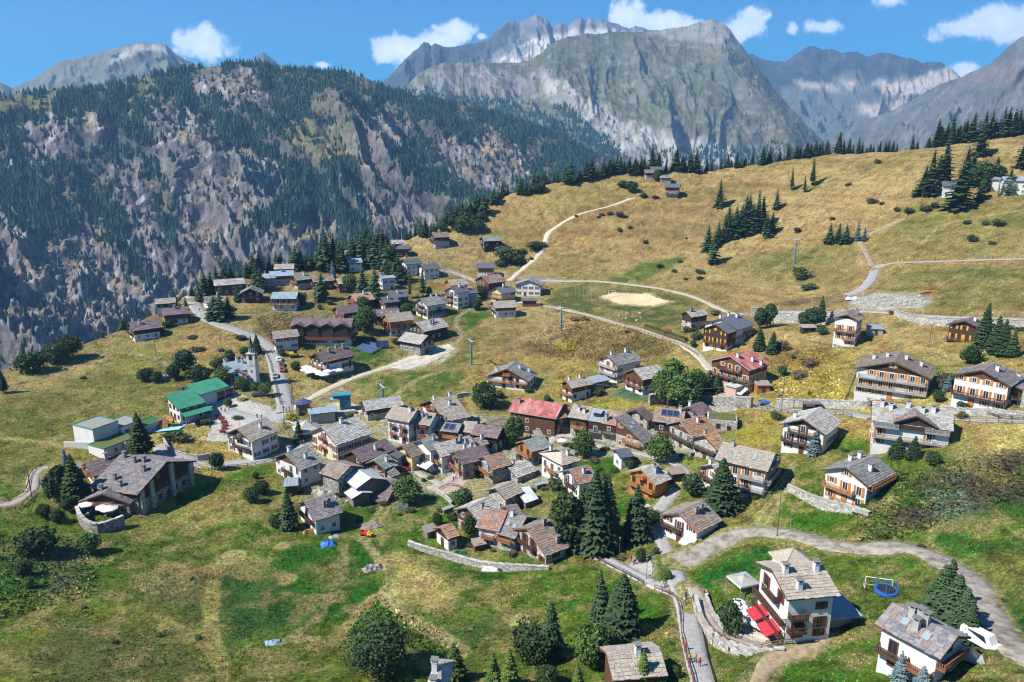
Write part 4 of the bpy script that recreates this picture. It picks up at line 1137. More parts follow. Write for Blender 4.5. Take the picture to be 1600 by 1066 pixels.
def _window_mesh(w,h,fr,nm):
 b=MB()
 b.box(-w/2,-.02,0,w/2,.05,h,1)
 t=.09
 b.box(-w/2-.04,-.02,-.04,w/2+.04,.10,t,0); b.box(-w/2-.04,-.02,h-t,w/2+.04,.10,h+.04,0)
 b.box(-w/2-.04,-.02,t,-w/2+t,.10,h-t,0); b.box(w/2-t,-.02,t,w/2+.04,.10,h-t,0)
 b.box(-.035,-.02,t,.035,.09,h-t,0)
 return b.mesh(nm,[fr,M_GLASS])
WIN={('w',0):_window_mesh(1.05,1.3,M_FRW,'window'),('b',0):_window_mesh(1.05,1.3,M_FRB,'window'),('w',1):_window_mesh(1.2,2.05,M_FRW,'window'),('b',1):_window_mesh(1.2,2.05,M_FRB,'window'),
  ('w',2):_window_mesh(2.2,1.35,M_FRW,'window'),('b',2):_window_mesh(2.2,1.35,M_FRB,'window')}
SHM={}
for k_,mm_ in SHUT.items():
 for tall,h_ in ((0,1.36),(1,2.1)):
  b_=MB()
  ww=1.05 if not tall else 1.2
  b_.box(-.26,.015,-.03,.26,.075,h_-.03,0)
  for q in range(5):
   z=.12+q*(h_-.3)/4
   b_.box(-.2,.075,z,.2,.09,z+.05,0)
  SHM[(k_,tall)]=(b_.mesh('shutter',[mm_]),ww/2+.32)
DOORM={}
for k_,mm_ in {**SHUT,'g':M_TRIMG,'w':M_FRW}.items():
 b_=MB(); b_.box(-.5,-.02,0,.5,.08,2.1,0); b_.box(-.6,-.02,0,-.5,.11,2.2,1); b_.box(.5,-.02,0,.6,.11,2.2,1); b_.box(-.5,-.02,2.1,.5,.11,2.2,1); b_.box(-.38,.08,1.2,.38,.1,1.95,0); b_.box(-.38,.08,.15,.38,.1,1.0,0)
 DOORM[k_]=b_.mesh('door',[mm_,M_FRB])
def _chimney_mesh(kind,h):
 b=MB()
 b.box(-.38,-.38,-1.2,.38,.38,h,0)
 b.box(-.46,-.46,h-.12,.46,.46,h,0)
 for sx in (-1,1):
  for sy in (-1,1):b.box(sx*.3-.06,sy*.3-.06,h,sx*.3+.06,sy*.3+.06,h+.3,0)
 b.box(-.55,-.55,h+.3,.55,.55,h+.4,1)
 return b.mesh('chimney',[WALL[kind],M_CAP])
CHIM={k_:_chimney_mesh(k_,1.3) for k_ in ('white','stone','grey')}
FLOWM=[]
for q in range(3):
 b_=MB()
 for i in range(16):
  x,z=-1+i*.13,.12
  s=.13+random.random()*.1
  yy=random.uniform(-.06,.06); zz=random.uniform(-.08,.1)
  b_.box(x-s*.6,yy-s*.6,z+zz-s,x+s*.6,yy+s*.6,z+zz+s,0)
 FLOWM.append(b_.mesh('flower_box',[M_FLOW]))
def balcony_mesh(w,depth,trim,solid=False):
 b=MB()
 b.box(-w/2,0,-.16,w/2,depth,0,0)
 b.box(-w/2,depth-.1,.92,w/2,depth+.04,1.02,0)
 b.box(-w/2,depth-.07,.10,w/2,depth-.01,.18,0)
 n=max(3,int(w/.27))
 sw=.19 if solid else .13
 for i in range(n+1):
  x=-w/2+.1+(w-.2)*i/n
  b.box(x-sw/2,depth-.045,.06,x+sw/2,depth-.005,.93,0)
 for s in (-1,1):
  b.box(s*(w/2-.04)-.04,.05,.92,s*(w/2-.04)+.04,depth-.1,1.02,0)
  for i in range(4):
   y=.15+i*(depth-.3)/3
   b.box(s*(w/2-.04)-.02,y-.06,0,s*(w/2-.04)+.02,y+.06,.92,0)
 return b.mesh('balcony',[trim])
def slates_mesh(L,run,pitch,seed,size,both=(1,-1),hip=0.0):
 rng=np.random.default_rng(seed)
 ct=1/math.sqrt(1+pitch*pitch)
 V,F=[],[]
 nv=0
 slope=run/ct
 course=size*.62
 nc=max(3,int(slope/course))
 for sgn in both:
  for c in range(nc):
   s0=slope*(1-c/nc)-course*1.25 if True else 0
   s1=slope*(1-c/nc)+.06
   s0=max(s0,0.0)
   half=L/2-(hip*(1-(s1*ct)/run) if hip else 0)
   if half<.4:continue
   n=max(2,int(2*half/size))
   cuts=np.sort(np.r_[-half,half,-half+(np.arange(1,n)+(rng.random(n-1)-.5)*.7)*2*half/n])
   x0,x1=cuts[:-1],cuts[1:]
   m=len(x0)
   k=c % 4
   lift=.05+.012*k+rng.random(m)*.055
   e=s1+(rng.random(m)-.5)*.16
   tilt=(rng.random(m)-.5)*.07
   th=.05+rng.random(m)*.05
   gap=.012+rng.random(m)*.03
   def pt(x,s,z):
    return np.stack([x,sgn*(s*ct-z*pitch*ct*0),-s*ct*pitch+z],-1)
   a=pt(x0+gap,np.full(m,s0),lift*.5); b=pt(x1-gap,np.full(m,s0),lift*.5)
   c_=pt(x1-gap,e,lift+.06+tilt); d=pt(x0+gap,e+(rng.random(m)-.5)*.1,lift+.06-tilt)
   c2=c_-np.array([0,0,1])*th[:,None]; d2=d-np.array([0,0,1])*th[:,None]
   blk=np.stack([a,b,c_,d,c2,d2],1).reshape(-1,3)
   i0=nv+np.arange(m)[:,None]*6
   q=np.array([[0,1,2,3],[3,2,4,5]]) if sgn<0 else np.array([[3,2,1,0],[5,4,2,3]])
   F.append((i0[:,None,:]+q[None]).reshape(-1,4))
   V.append(blk); nv += len(blk)
 return np.concatenate(V),np.concatenate(F)
N_HOUSE=[0]
EAVES={}
class House:
 pass
def place(A,B,H,yaw=None,L=None):
 mu_,mv_=((A[0]+B[0])/2,(A[1]+B[1])/2) if B else A
 M=hit(mu_,mv_,H)
 if yaw is None:
  pts=[]
  for (u,v) in (A,B):
   d=Vector(raydir(u,v))
   pts.append(d*(M.z/d.z))
  a=pts[1]-pts[0]
  L=L or a.length
  yaw=math.atan2(a.y,a.x)
 else:
  yaw=R(yaw)-math.atan2(M.x,M.y)          # turned from the line of sight
  if L is None:
   az=math.atan2(M.x,M.y)
   L=abs(B[0]-A[0])*M.length/FPX/max(.35,abs(math.cos(yaw)))
 if not B:     # A is the near end of the ridge
  M=M+Vector((math.cos(yaw),math.sin(yaw),0))*L/2
 return M,yaw,L
def house(label,A,B,W,H,lo,up=None,roof='grey',yaw=None,L=None,pitch=.5,split=None,win='auto',fr='w',shut=None,balc=(),trim='wood',chim=1,chk='white',over=.7,
   name='house',cat='house',mono=0,hip=0.0,gable=None,door=True,st=2.7,seed=None,ridge=True,group=None,dens=1.0,flowers=False,skylights=0,solar=None,ws=1.0,z0=None):
 N_HOUSE[0] += 1
 seed=seed or N_HOUSE[0]
 rng=random.Random(seed*31+5)
 yaw0,L0=yaw,L
 M,yaw,L=place(A,B,H,yaw0,L0)
 E=next((e for k_,e in EAVES.items() if label.startswith(k_)),None)
 if E:     # the near eave corner and the foot of the wall below it give the width and the height
  sgn=1 if len(E)>3 else -1
  W0=W
  for _ in range(6):
   a=Vector((math.cos(yaw),math.sin(yaw),0)); nrm=Vector((-a.y,a.x,0))*sgn
   P0=M-a*L/2
   best=None
   for q in range(60):
    run=1.5+q*.14
    d=Vector(raydir(E[0],E[1]))
    Pe=d*((M.z-run*pitch)/d.z)
    err=abs((Pe-P0).dot(nrm)-run)
    if best is None or err<best[0]:best=(err,run,Pe)
   run=best[1]
   Pe=best[2]
   he=(E[2]-E[1])*Pe.length/FPX/math.sqrt(max(.2,1-(Pe.z/Pe.length) ** 2)) if E[2] else H-run*pitch
   W=max(6.2,run if mono else 2*run)
   if 170<M.length<250 and W<W0:W=.2*W+.8*W0      # the far half of the gable is the wider one
   H=.5*H+.5*(he+run*pitch)
   M,yaw,L=place(A,B,H,yaw0,L0)
 L=max(L,3.0)
 zg=M.z-H if z0 is None else z0
 root=empty(name,(M.x,M.y,zg),yaw)
 tag(root,label,cat,group)
 ca,sa=math.cos(yaw),math.sin(yaw)
 def toW(x,y):return M.x+x*ca-y*sa,M.y+x*sa+y*ca
 cl=Vector((-M.x*ca-M.y*sa,M.x*sa-M.y*ca)).normalized()    # towards the viewpoint, in the house's own frame
 lx=L/2-over
 wy=W/2-over
 if mono:y0,y1=(-W+over,-.1) if mono<0 else (.1,W-over)
 else:y0,y1=-wy,wy
 corners=[(sx*lx,y) for sx in (-1,1) for y in (y0,y1)]
 zmin=min(TH(*toW(x,y)) for x,y in corners)-zg-.8
 zs={k:TH(*toW(*p))-zg for k,p in {'A':(-lx,0),'B':(lx,0),'L':(0,y1),'R':(0,y0)}.items()}
 def top(y):return H-abs(y)*pitch-.12
 # ---- walls
 up=up or lo
 if split is None:split=99 if up == lo else 2.6
 cap=min(top(y0),top(y1)) if not hip else H-wy*pitch-.12
 s=min(split,cap)
 w=MB(); w.box(-lx,y0,zmin,lx,y1,s,0)
 w.build('wall',[WALL[lo]],root)
 if s<cap-.05 or True:
  g=MB()
  e=.05 if s<cap-.05 else 0.0
  a0_,a1_=y0-e,y1+e
  zt0,zt1=top(y0) if not hip else cap,top(y1) if not hip else cap
  zt0 -= e*pitch; zt1 -= e*pitch
  if hip:pts=[(a0_,s),(a1_,s),(a1_,cap),(a0_,cap)]
  elif mono:pts=[(a0_,s),(a1_,s),(a1_,zt1),(a0_,zt0)]
  else:pts=[(a0_,s),(a1_,s),(a1_,zt1),(0,top(0)),(a0_,zt0)]
  xe=lx+e
  g.face([(-xe,y,z) for y,z in reversed(pts)],0)
  g.face([(xe,y,z) for y,z in pts],0)
  if s<max(zt0,zt1)-.02:
   g.face([(-xe,a0_,s),(xe,a0_,s),(xe,a0_,zt0),(-xe,a0_,zt0)],0)
   g.face([(xe,a1_,s),(-xe,a1_,s),(-xe,a1_,zt1),(xe,a1_,zt1)],0)
  g.face([(-xe,a0_,s),(-xe,a1_,s),(xe,a1_,s),(xe,a0_,s)],0)
  if s<cap-.05:
   g.build('upper_wall',[WALL[up]],root)
  else:
   g.build('gable',[WALL[gable or lo]],root)
 if gable and s<cap-.05 and not mono and not hip:
  t=MB()
  zz=cap+.05
  for sx in (-1,1):
   yy=(H-.12-zz)/pitch-.05
   q=[(sx*(lx+.09),-yy,zz),(sx*(lx+.09),yy,zz),(sx*(lx+.09),0,top(0))]
   t.face(q if sx>0 else q[::-1],0)
  t.build('gable',[WALL[gable]],root)
 # ---- roof
 plain=roof in PLAIN
 rm=PLAIN[roof] if plain else SL[roof]
 tm=TRIM[trim]
 r=MB()
 th=.2
 run=W if mono else W/2
 sides=((mono,) if mono else (-1,1))
 if hip:
  hx=L/2-hip
  E=H-run*pitch
  P={'a':(-hx,0,H),'b':(hx,0,H),'c':(-L/2,-W/2,E),'d':(L/2,-W/2,E),'e':(L/2,W/2,E),'f':(-L/2,W/2,E)}
  r.face([P['c'],P['d'],P['b'],P['a']],0); r.face([P['e'],P['f'],P['a'],P['b']],0)
  r.face([P['f'],P['c'],P['a']],0); r.face([P['d'],P['e'],P['b']],0)
  r.box(-L/2,-W/2,E-th,L/2,W/2,E-.01,1)
 else:
  for sg in sides:
   ye=sg*run
   ze=H-run*pitch
   ytop=0.0 if not mono else -sg*.5
   ztop=H if not mono else H+.5*pitch
   a,b_,c,d=(-L/2,ytop,ztop),(L/2,ytop,ztop),(L/2,ye,ze),(-L/2,ye,ze)
   dn=Vector((0,0,-th))
   a2,b2,c2,d2=[tuple(Vector(p)+dn) for p in (a,b_,c,d)]
   f=[([a,d,c,b_],0),([a2,b2,c2,d2],1),([d,d2,c2,c],1),([a,a2,d2,d],1),([b_,c,c2,b2],1),([a,b_,b2,a2],1)]
   for pts,mi in f:
    r.face(pts if sg>0 else pts[::-1],mi)
  if plain:     # standing seams
   n=int(L/.9)
   for i in range(n+1):
    x=-L/2+.04+(L-.08)*i/n
    for sg in sides:
     r.bar((x,0,H+.03),(x,sg*run,H-run*pitch+.03),.05,.07,0)
  for sx in (-1,1):
   for sg in sides:
    r.bar((sx*(L/2+.03),0,H-.12),(sx*(L/2+.03),sg*(run+.02),H-run*pitch-.12),.06,.26,1)
 ro=r.build('roof',[rm,tm],root)
 if not plain:
  dist=M.length
  size=.85 if dist<250 else (1.05 if dist<340 else 1.5)
  V,F=slates_mesh(L+.1,run+.05,pitch,seed,size,sides,hip)
  if hip:
   pass
  sm=mesh_np('slates',V+np.array([0,0,H]),F,4,rm)
  so=link('slates',sm,ro)
  tag(so,None,None,None,'stuff')
  if ridge and not mono:
   rb=MB()
   n=max(3,int((L-2*hip)/.8))
   for i in range(n):
    x=-L/2+hip+(L-2*hip)*(i+.5)/n
    hw_=(L-2*hip)/n*.48
    for sg in (-1,1):
     zz=H+.14+rng.random()*.03
     rb.face([(x-hw_,0,zz),(x+hw_,0,zz),(x+hw_,sg*.36,zz-.36*pitch),(x-hw_,sg*.36,zz-.36*pitch)][::-sg],0)
   rr_=rb.build('ridge_stones',[rm],ro)
   tag(rr_,None,None,None,'stuff')
 # ---- chimneys
 cl_=chim if isinstance(chim,(list,tuple)) else [(rng.uniform(-.6,.6),rng.choice([-1,1])*rng.uniform(.15,.4)) for _ in range(chim)]
 for fx,fy in cl_:
  y=fy*run*(1 if not mono else 2*mono*(1 if fy*mono>0 else -1)*.5)
  o=link('chimney',CHIM[chk],ro,(fx*(L/2-1),y,H-abs(y)*pitch+.1))
 # ---- skylights
 for i in range(skylights):
  x=(-.5+(i+.5)/max(1,skylights))*L*.7
  sg=(-1 if cl.y<0 else 1) if not mono else mono
  y=sg*run*rng.uniform(.35,.6)
  z=H-abs(y)*pitch+.2
  k=MB(); k.box(-.45,-.6,-.05,.45,.6,.06,0); k.box(-.36,-.5,.06,.36,.5,.075,1)
  o=k.build('skylight',[M_TRIMG,mat('skylight_glass',(.25,.32,.38),.1,.6)],ro,(x,y,z))
  o.rotation_euler=(-sg*math.atan(pitch),0,0)
 if solar:
  x,fy,n=solar
  sg=-1 if fy<0 else 1
  y=fy*run
  for i in range(n):
   k=MB(); k.box(-.8,-1.3,-.04,.8,1.3,.05,1); k.box(-.74,-1.24,.05,.74,1.24,.06,0)
   o=k.build('solar_panel',[M_SOLAR,M_SOLF],ro,(x+i*1.7,y,H-abs(y)*pitch+.32)); o.rotation_euler=(-sg*math.atan(pitch),0,0)
 # ---- faces that can be seen
 SD={'A':((-1,0),(-lx,(y0+y1)/2),y1-y0,math.pi/2),'B':((1,0),(lx,(y0+y1)/2),y1-y0,-math.pi/2),'L':((0,1),(0,y1),2*lx,0),'R':((0,-1),(0,y0),2*lx,math.pi)}
 vis={k:v for k,v in SD.items() if cl.x*v[0][0]+cl.y*v[0][1]>-.08}
 has_b={}
 for bspec in balc:
  has_b.setdefault(bspec[0],[]).append(bspec[1])
 first_door=True
 for k,(nrm,mid,wid,rot) in vis.items():
  gableside=k in 'AB'
  base=zs[k]
  n=max(1,int((wid-.6)/(2.5/dens)))
  zrow=0
  if win is None or (isinstance(win,str) and win != 'auto' and k not in win):continue
  while True:
   zb=base+.95+zrow*st
   ztop=zb+1.35
   placed=False
   for i in range(n):
    x=-wid/2+wid*(i+.5)/n
    if gableside and not hip:
     yl=mid[1]+x*(1 if k == 'A' else -1)
     lim=top(yl)
    else:
     lim=top(mid[1]) if not hip else cap
    if ztop>lim-.25:continue
    placed=True
    if rng.random()>(.92 if gableside else .78):continue
    tall=1 if (zrow in has_b.get(k,()) and rng.random()<.8) else 0
    proud=.07 if (s<cap-.05 and zb+.3>s) else .02
    if proud>.05 and gable and zb>cap:proud=.12
    wx,wyy=mid[0]+nrm[0]*proud,mid[1]+nrm[1]*proud
    if gableside:px,py=wx,wyy+x*(1 if k == 'A' else -1)
    else:px,py=wx-x*(1 if k == 'L' else -1),wyy
    if zrow == 0 and door and first_door and i == n // 2:
     o=link('door',DOORM[shut or 'b'],root,(px,py,base+.02)); o.rotation_euler=(0,0,rot); first_door=False
     continue
    o=link('window',WIN[(fr,tall)],root,(px,py,zb-(.85 if tall else 0))); o.rotation_euler=(0,0,rot)
    o.scale=(ws,1,ws)
    if shut:
     for sg in (-1,1):link('shutter',SHM[(shut,tall)][0],o,(sg*SHM[(shut,tall)][1],0,0))
   zrow += 1
   if not placed or zrow>6:break
 for bspec in balc:
  k,row=bspec[0],bspec[1]
  f0,f1=bspec[2] if len(bspec)>2 else (0.0,1.0)
  if k not in SD:continue
  nrm,mid,wid,rot=SD[k]
  z=zs[k]+row*st-.05
  if k in 'AB' and not hip:     # keep under the slopes
   ymax=(H-z-1.6)/pitch
   wid2=min(wid,2*ymax) if not mono else wid
  else:wid2=wid
  w0,w1=-wid2/2+wid2*f0,-wid2/2+wid2*f1
  if w1-w0<1:continue
  tm2=TRIM[bspec[3]] if len(bspec)>3 else tm
  dep=1.15
  proud=.06 if s<cap-.05 else .0
  c=(w0+w1)/2
  px,py=mid[0]+nrm[0]*proud-nrm[1]*c,mid[1]+nrm[1]*proud+nrm[0]*c
  o=link('balcony',balcony_mesh(w1-w0,dep,tm2),root,(px,py,z)); o.rotation_euler=(0,0,rot)
  if flowers and k in vis:
   for q in range(max(1,int((w1-w0)/3.4))):
    if rng.random()<.75:
     link('flower_box',rng.choice(FLOWM),o,(rng.uniform(-(w1-w0)/2+1.1,(w1-w0)/2-1.1),dep+.12,.75))
 h=House(); h.root,h.M,h.yaw,h.L,h.W,h.H,h.zg,h.toW,h.zs,h.lx,h.y0,h.y1,h.roof,h.cl=root,M,yaw,L,W,H,zg,toW,zs,lx,y0,y1,ro,cl
 return h
# ================================================================== THE VILLAGE, HOUSE BY HOUSE
EAVES.update({'big cream':(533,693,721),'tall white house with grey':(475,732,757),'white chalet with brown slate':(499,812,836),'long barn':(571,716,0),'grey stone barn':(597.5,729,754),
 'long house with pale':(690,707,735),'stone house with dark slate':(722,722,750),'house with two long':(767.5,728,755),'low stone hut with grey':(807,744,756),'grey plank barn':(819,782,795),'orange larch chalet with slate':(829,702,0),
 'large red brown':(786,640,669),'broad chalet':(709,658,680),'tall white house with pale':(600,650,687),'white house with brown roof and fl':(637,660,691),'low house with two':(678,672,0),'red brown plank':(1082,675,702),'stone house with orange brown':(1117,699,722),
 'bare stone':(1011,651,673),'house with dark solar':(1011,654,0),'long white apartment row':(1115,706,754),'white house with pale grey roof half':(1144,742,766),'bright orange':(1026,751,780),'low chalet with dark slate':(1082.5,818,846),'grey slab roofed':(743,805,0),
 'house with red rusty':(741,812,845),'house with plain grey':(775,828,853),'stone chalet with huge':(859,867,887),'little garden':(696.5,837,859),'old log hut':(1082,496,517),'white walled back':(1156,515,0),'dark timber chalet with bright':(1140,521,548),'pink chalet':(1179,577,614),
 'tall white apartment':(969,571,598),'chalet with beige slab roof, w':(897,607,629),'white chalet with grey slate roof and three':(831,592,606),'white chalet with orange':(1344,500.6,537),'large white apartment chalet':(1444,587,628),'long apartment building':(1360,645,684),
 'white chalet with dark':(1291,669,704),'chalet with grey slate roof and orange balc':(1359,744,778),'white chalet with rusty':(1353,968,1018),'cable car':(319.5,615,631),'lower wing':(304,633.5,654),
 'great dark':(212,761,792,'L'),'white side house':(147,736,756),'restaurant wing':(184,788.6,808),'restaurant chalet':(510,566,587),'dark timber chalet on pale':(1590,607.5,636)})
OLD='stone roofed houses of the old village'
UPV='chalets of the upper hamlet'
# ---- old village, west
cream=house('big cream hotel with rows of red shuttered windows and a pale stone roof',(502.5,667.5),(559,650),14.5,10.2,'cream',roof='light',shut='r',balc=[('A',2,(.36,.64),'red'),('A',1,(.42,.58),'red')],chim=[(.0,-.1)],gable='cream',dens=1.05,flowers=True,group=OLD,trim='wood')
house('tall white house with grey slate roof in front of the big cream hotel',(445,709),(482,695.6),13.0,9.0,'white',roof='grey',balc=[('A',1,(.35,.65),'wood')],chim=[(-.55,.2),(.1,-.55)],gable='brown',group=OLD)
house('old stone house with a brown weathered roof between the white house and the tarpaulins',(548,728.5),(518,719),9.5,7.2,'stone',roof='brown',win='A',group=OLD,chim=0,door=False,pitch=.42)
house('stone barn under silvery metal sheets beside a heap of rubble',(580,747),(557,731),9.0,6.0,'stone','greywood','metal',pitch=.4,group=OLD,chim=0,win=None,split=2.2)
house('low shed with patched sheet roof standing over a blue tarpaulin',(566,770),(553,760),6.0,3.6,'greywood',roof='metal',pitch=.3,name='shed',cat='shed',chim=0,win=None)
house('small dark shed with flat grey roof left of the tall white house',(443,752),(466,750),5.5,3.2,'wood',roof='greym',pitch=.12,name='shed',cat='shed',chim=0,win=None)
house('white chalet with brown slate roof and two dark balconies below the old village',(475,784),(520,771),10.2,8.2,'white',roof='mixed',balc=[('A',1,(.05,.95),'wood'),('A',2,(.2,.8),'wood')],chim=[(.55,-.45),(.1,-.5)],gable='white',group=OLD,chk='stone')
house('long barn with a purple brown slate roof beside the cream hotel',(550,705),(603,685),9.2,6.8,'stone','wood','purple',chim=[(.1,-.5)],balc=[('A',1,(.1,.9),'red')],group=OLD,split=2.6)
house('grey stone barn with dark plank gable and two red windows',(584,720),(604,709),8.0,7.4,'palestone','wood','green',chim=[(.2,-.5)],split=4.4,group=OLD,fr='b',shut='r')
house('tiny stone annexe leaning on the plank gabled barn',(603,735),(614,730),5.2,4.4,'stone',roof='green',chim=0,name='annexe',cat='house',group=OLD,fr='b')
house('low lean-to with dark purple metal roof behind the plank gabled barn',(610,711),(621,704),5.0,4.6,'grey',roof='dark',chim=0,pitch=.3,name='lean_to',cat='shed',win=None)
house('low slate roofed store on a white stone wall left of the round maple tree',(599,748),(622,751),7.5,3.6,'palestone',roof='purple',chim=0,pitch=.4,name='store_house',cat='store',win=None,mono=-1)
house('ochre walled restaurant house behind red flowers',(628,697),(650,690),9.0,6.6,'ochre',roof='brown',chim=0,group=OLD,fr='b',shut='b')
rest=house('white house with green grey roof and awning over the restaurant terrace',(657,688.5),(681,680),8.6,8.4,'white',roof='green',balc=[('A',1,(.2,.8),'wood')],gable='white',shut='b',group=OLD,chim=[(.5,-.3)],chk='grey')
house('long house with pale stone roof and brown balconies beside the restaurant',(677,694.5),(734,681),10.0,8.8,'white','white','light',balc=[('A',1,(.05,.95),'larch'),('A',2,(.2,.8),'larch')],chim=[(.15,-.3),(.5,-.2),(.7,-.5)],chk='grey',trim='red',group=OLD,flowers=True)
house('stone house with dark slate roof and balconied gable above the red paved lane',(710,706),(757,695.5),9.6,8.4,'stone',roof='purple',balc=[('A',1,(.05,.95),'larch'),('A',2,(.2,.8),'red')],gable='white',chim=[(-.2,.3),(.3,.2)],trim='wood',group=OLD,flowers=True,fr='b')
house('house with two long orange brown balconies and a weathered roof',(755.6,714),(786,706.5),9.6,8.4,'stone',roof='rust',balc=[('A',1,(0,1),'larch'),('A',2,(.12,.88),'larch')],gable='white',chim=0,group=OLD,flowers=True)
house('low stone hut with grey slab roof next to the hip roofed house',(794,731.5),(826,720),8.0,6.2,'palestone',roof='light',chim=[(-.2,.4)],group=OLD,pitch=.42)
house('small white walled house with beige slab roof in front of the low stone hut',(774,763.5),(802,751),7.4,5.8,'palestone',roof='beige',chim=0,group=OLD)
house('grey plank barn with a shining white metal roof',(806,767),(827,760),8.2,6.6,'greywood',roof='metal',chim=0,win=None,name='barn',cat='barn',group=OLD)
house('hip roofed white house with an orange balcony in the middle of the village',(860,706),(889,697.5),10.5,8.2,'white','white','beige',hip=4.2,pitch=.42,balc=[('A',1,(.3,.8),'larch')],chim=[(-.4,.5),(.3,-.5)],trim='wood',group=OLD)
house('orange larch chalet with slate roof and flowered balcony below the brown barn hotel',(817.5,689),(850,681),8.8,6.8,'palestone','orange','green',balc=[('A',1,(0,1),'larch')],chim=0,trim='larch',split=2.4,group=OLD,fr='b',flowers=True)
house('small white house with brown slab roof behind the tall spruces',(889,735),(921,727),9.0,6.6,'white',roof='rust',chim=[(.1,-.4)],shut='b',group=OLD,balc=[('A',1,(.3,.8),'wood')])
house('tiny white hut with striped purple metal roof and one window',(962,704),(983,701),6.0,4.8,'white',roof='dark',pitch=.35,chim=0,name='hut',cat='hut',door=False)
# ---- old village, back row
barn=house('large red brown timber barn hotel under a faded red metal roof',(806,620),(880,631),13.0,10.0,'brown',roof='red',chim=[(-.85,-.35)],chk='grey',fr='w',dens=.8,pitch=.45,group=OLD,trim='grey',split=99)
house('brown timber stair wing with small orange slab roof on the barn hotel',(861,645),(878,640),6.0,7.0,'stone','brown','orange',balc=[('R',1,(0,1),'wood'),('A',1,(0,1),'wood')],chim=0,split=2.6,name='stair_house',cat='house',win='R')
bigb=house('broad chalet with purple beige slab roof above the old village',(672.5,626),(711,618),16.5,9.4,'white','white','beige',balc=[('A',1,(.1,.6),'larch'),('A',2,(.25,.75),'wood')],gable='brown',chim=[(-.5,.25),(.2,-.35),(.9,.1)],skylights=1,pitch=.45,trim='wood',group=OLD,shut='o',flowers=True)
house('tall white house with pale grey roof and red shutters beside the broad chalet',(614,634.5),(652,641),10.0,11.2,'white','white','beige',balc=[('R',1,(.15,.38),'red'),('R',2,(.15,.38),'red'),('R',1,(.62,.85),'red'),('R',2,(.62,.85),'red')],shut='r',chim=[(.7,-.2)],pitch=.5,group=OLD,trim='wood')
house('white house with brown roof and flowered balconies joined to the tall one with red shutters',(655,643),(682,646.5),9.5,9.2,'white',roof='beige',balc=[('R',1,(.3,1),'larch'),('R',2,(.2,.95),'wood')],chim=[(-.5,-.4),(.4,-.5)],chk='grey',group=OLD,flowers=True,gable='white')
house('low house with two solar panels on its grey roof and an orange wooden base',(686,659),(722,663),7.5,5.8,'orange',roof='grey',chim=[(-.7,.2)],chk='stone',solar=(-.5,-.5,2),pitch=.4,group=OLD,fr='b',balc=[('R',1,(.3,.95),'larch')])
house('small pale slab roofed house right of the solar panels',(725,658.5),(746,659.5),8.0,6.4,'palestone',roof='beige',chim=0,group=OLD)
house('long low house with mottled slate roof left of the round green tree',(743,662.5),(785,669),8.0,6.6,'white','wood','purple',chim=0,balc=[('R',1,(.1,.9),'wood')],group=OLD,split=2.4,fr='b')
house('small house with rusty red roof tucked under the slope behind the old village',(758,660),(789,650),7.5,5.4,'stone',roof='rust',chim=0,group=OLD)
house('little stone store with brown slab roof hemmed in by the pale roofs',(739,685.5),(758,682),5.5,5.4,'palestone',roof='rust',chim=[(.6,-.3)],group=OLD,win=None)
house('house with wide smooth beige roof at the west end of the terrace row',(896,632.5),(926,637),10.0,7.6,'palestone','brown','beige',chim=[(-.3,-.4),(.6,-.5)],balc=[('R',1,(.1,.9),'larch')],split=2.6,group=OLD,fr='b')
kin=house('house with smooth blue grey metal roof and a dormer in the terrace row',(926,637.2),(950,640.5),10.0,7.8,'palestone','wood','greym',chim=0,balc=[('R',1,(0,1),'wood')],split=2.6,group=OLD,over=.2)
house('house with rust stained slab roof in the middle of the terrace row',(950,640.5),(973,644.5),10.5,7.6,'palestone','wood','rust',chim=0,balc=[('R',1,(0,1),'wood')],split=2.6,group=OLD,over=.3)
house('stone house with one long slate slope and brown plank gable in the terrace row',(961,653),(979,645.5),10.5,8.6,'palestone','brown','mixed',mono=-1,chim=[(.1,-.5)],chk='grey',balc=[('A',1,(.3,.95),'larch')],shut='o',split=3.6,group=OLD,skylights=2,pitch=.48)
house('bare stone gabled house with purple slate roof behind the terrace row',(992.5,641),(1004,635),10.0,8.2,'palestone',roof='purple',chim=0,group=OLD,fr='b')
house('house with dark solar panels on a rust streaked slab roof',(1024,637),(1071,642),11.5,8.0,'stone','wood','rust',chim=[(.85,-.1)],solar=(-1.5,-.35,3),balc=[('R',1,(.1,.9),'wood')],split=2.8,group=OLD,pitch=.42)
house('red brown plank gabled house with orange weathered roof',(1062.5,657.5),(1101,649.5),12.0,8.4,'palestone','redwood','orange',chim=[(.2,-.3)],split=4.2,group=OLD,balc=[('A',1,(0,1),'wood')],win='A',trim='grey')
house('low stone house with brown roof against the retaining wall',(1076,637),(1097,628),7.5,6.0,'stone',roof='purple',chim=[(-.2,.4)],group=OLD,chk='white')
house('stone house with orange brown roof and two dark wooden galleries',(1100,681),(1121,675),10.0,8.0,'palestone','palestone','orange',chim=[(.0,.4)],chk='grey',balc=[('A',1,(0,1),'wood'),('A',2,(.15,.85),'wood')],group=OLD,fr='b',win='A')
longw=house('long white apartment row with beige slab roof and orange shutters behind the big spruce',(1129,691),(1211,709),12.0,11.4,'white',roof='beige',chim=[(-.7,-.1)],chk='grey',shut='o',balc=[('R',1,(.45,1),'grey'),('R',2,(.45,1),'grey'),('B',1,(0,1),'grey'),('B',2,(0,1),'grey')],group=OLD,skylights=2,pitch=.45)
house('white house with pale grey roof half hidden by the big spruce',(1112,727),(1150,718),11.0,8.2,'white',roof='light',chim=[(-.8,.4),(.3,-.4)],shut='o',gable='white',group=OLD,balc=[('A',1,(.1,.9),'wood')])
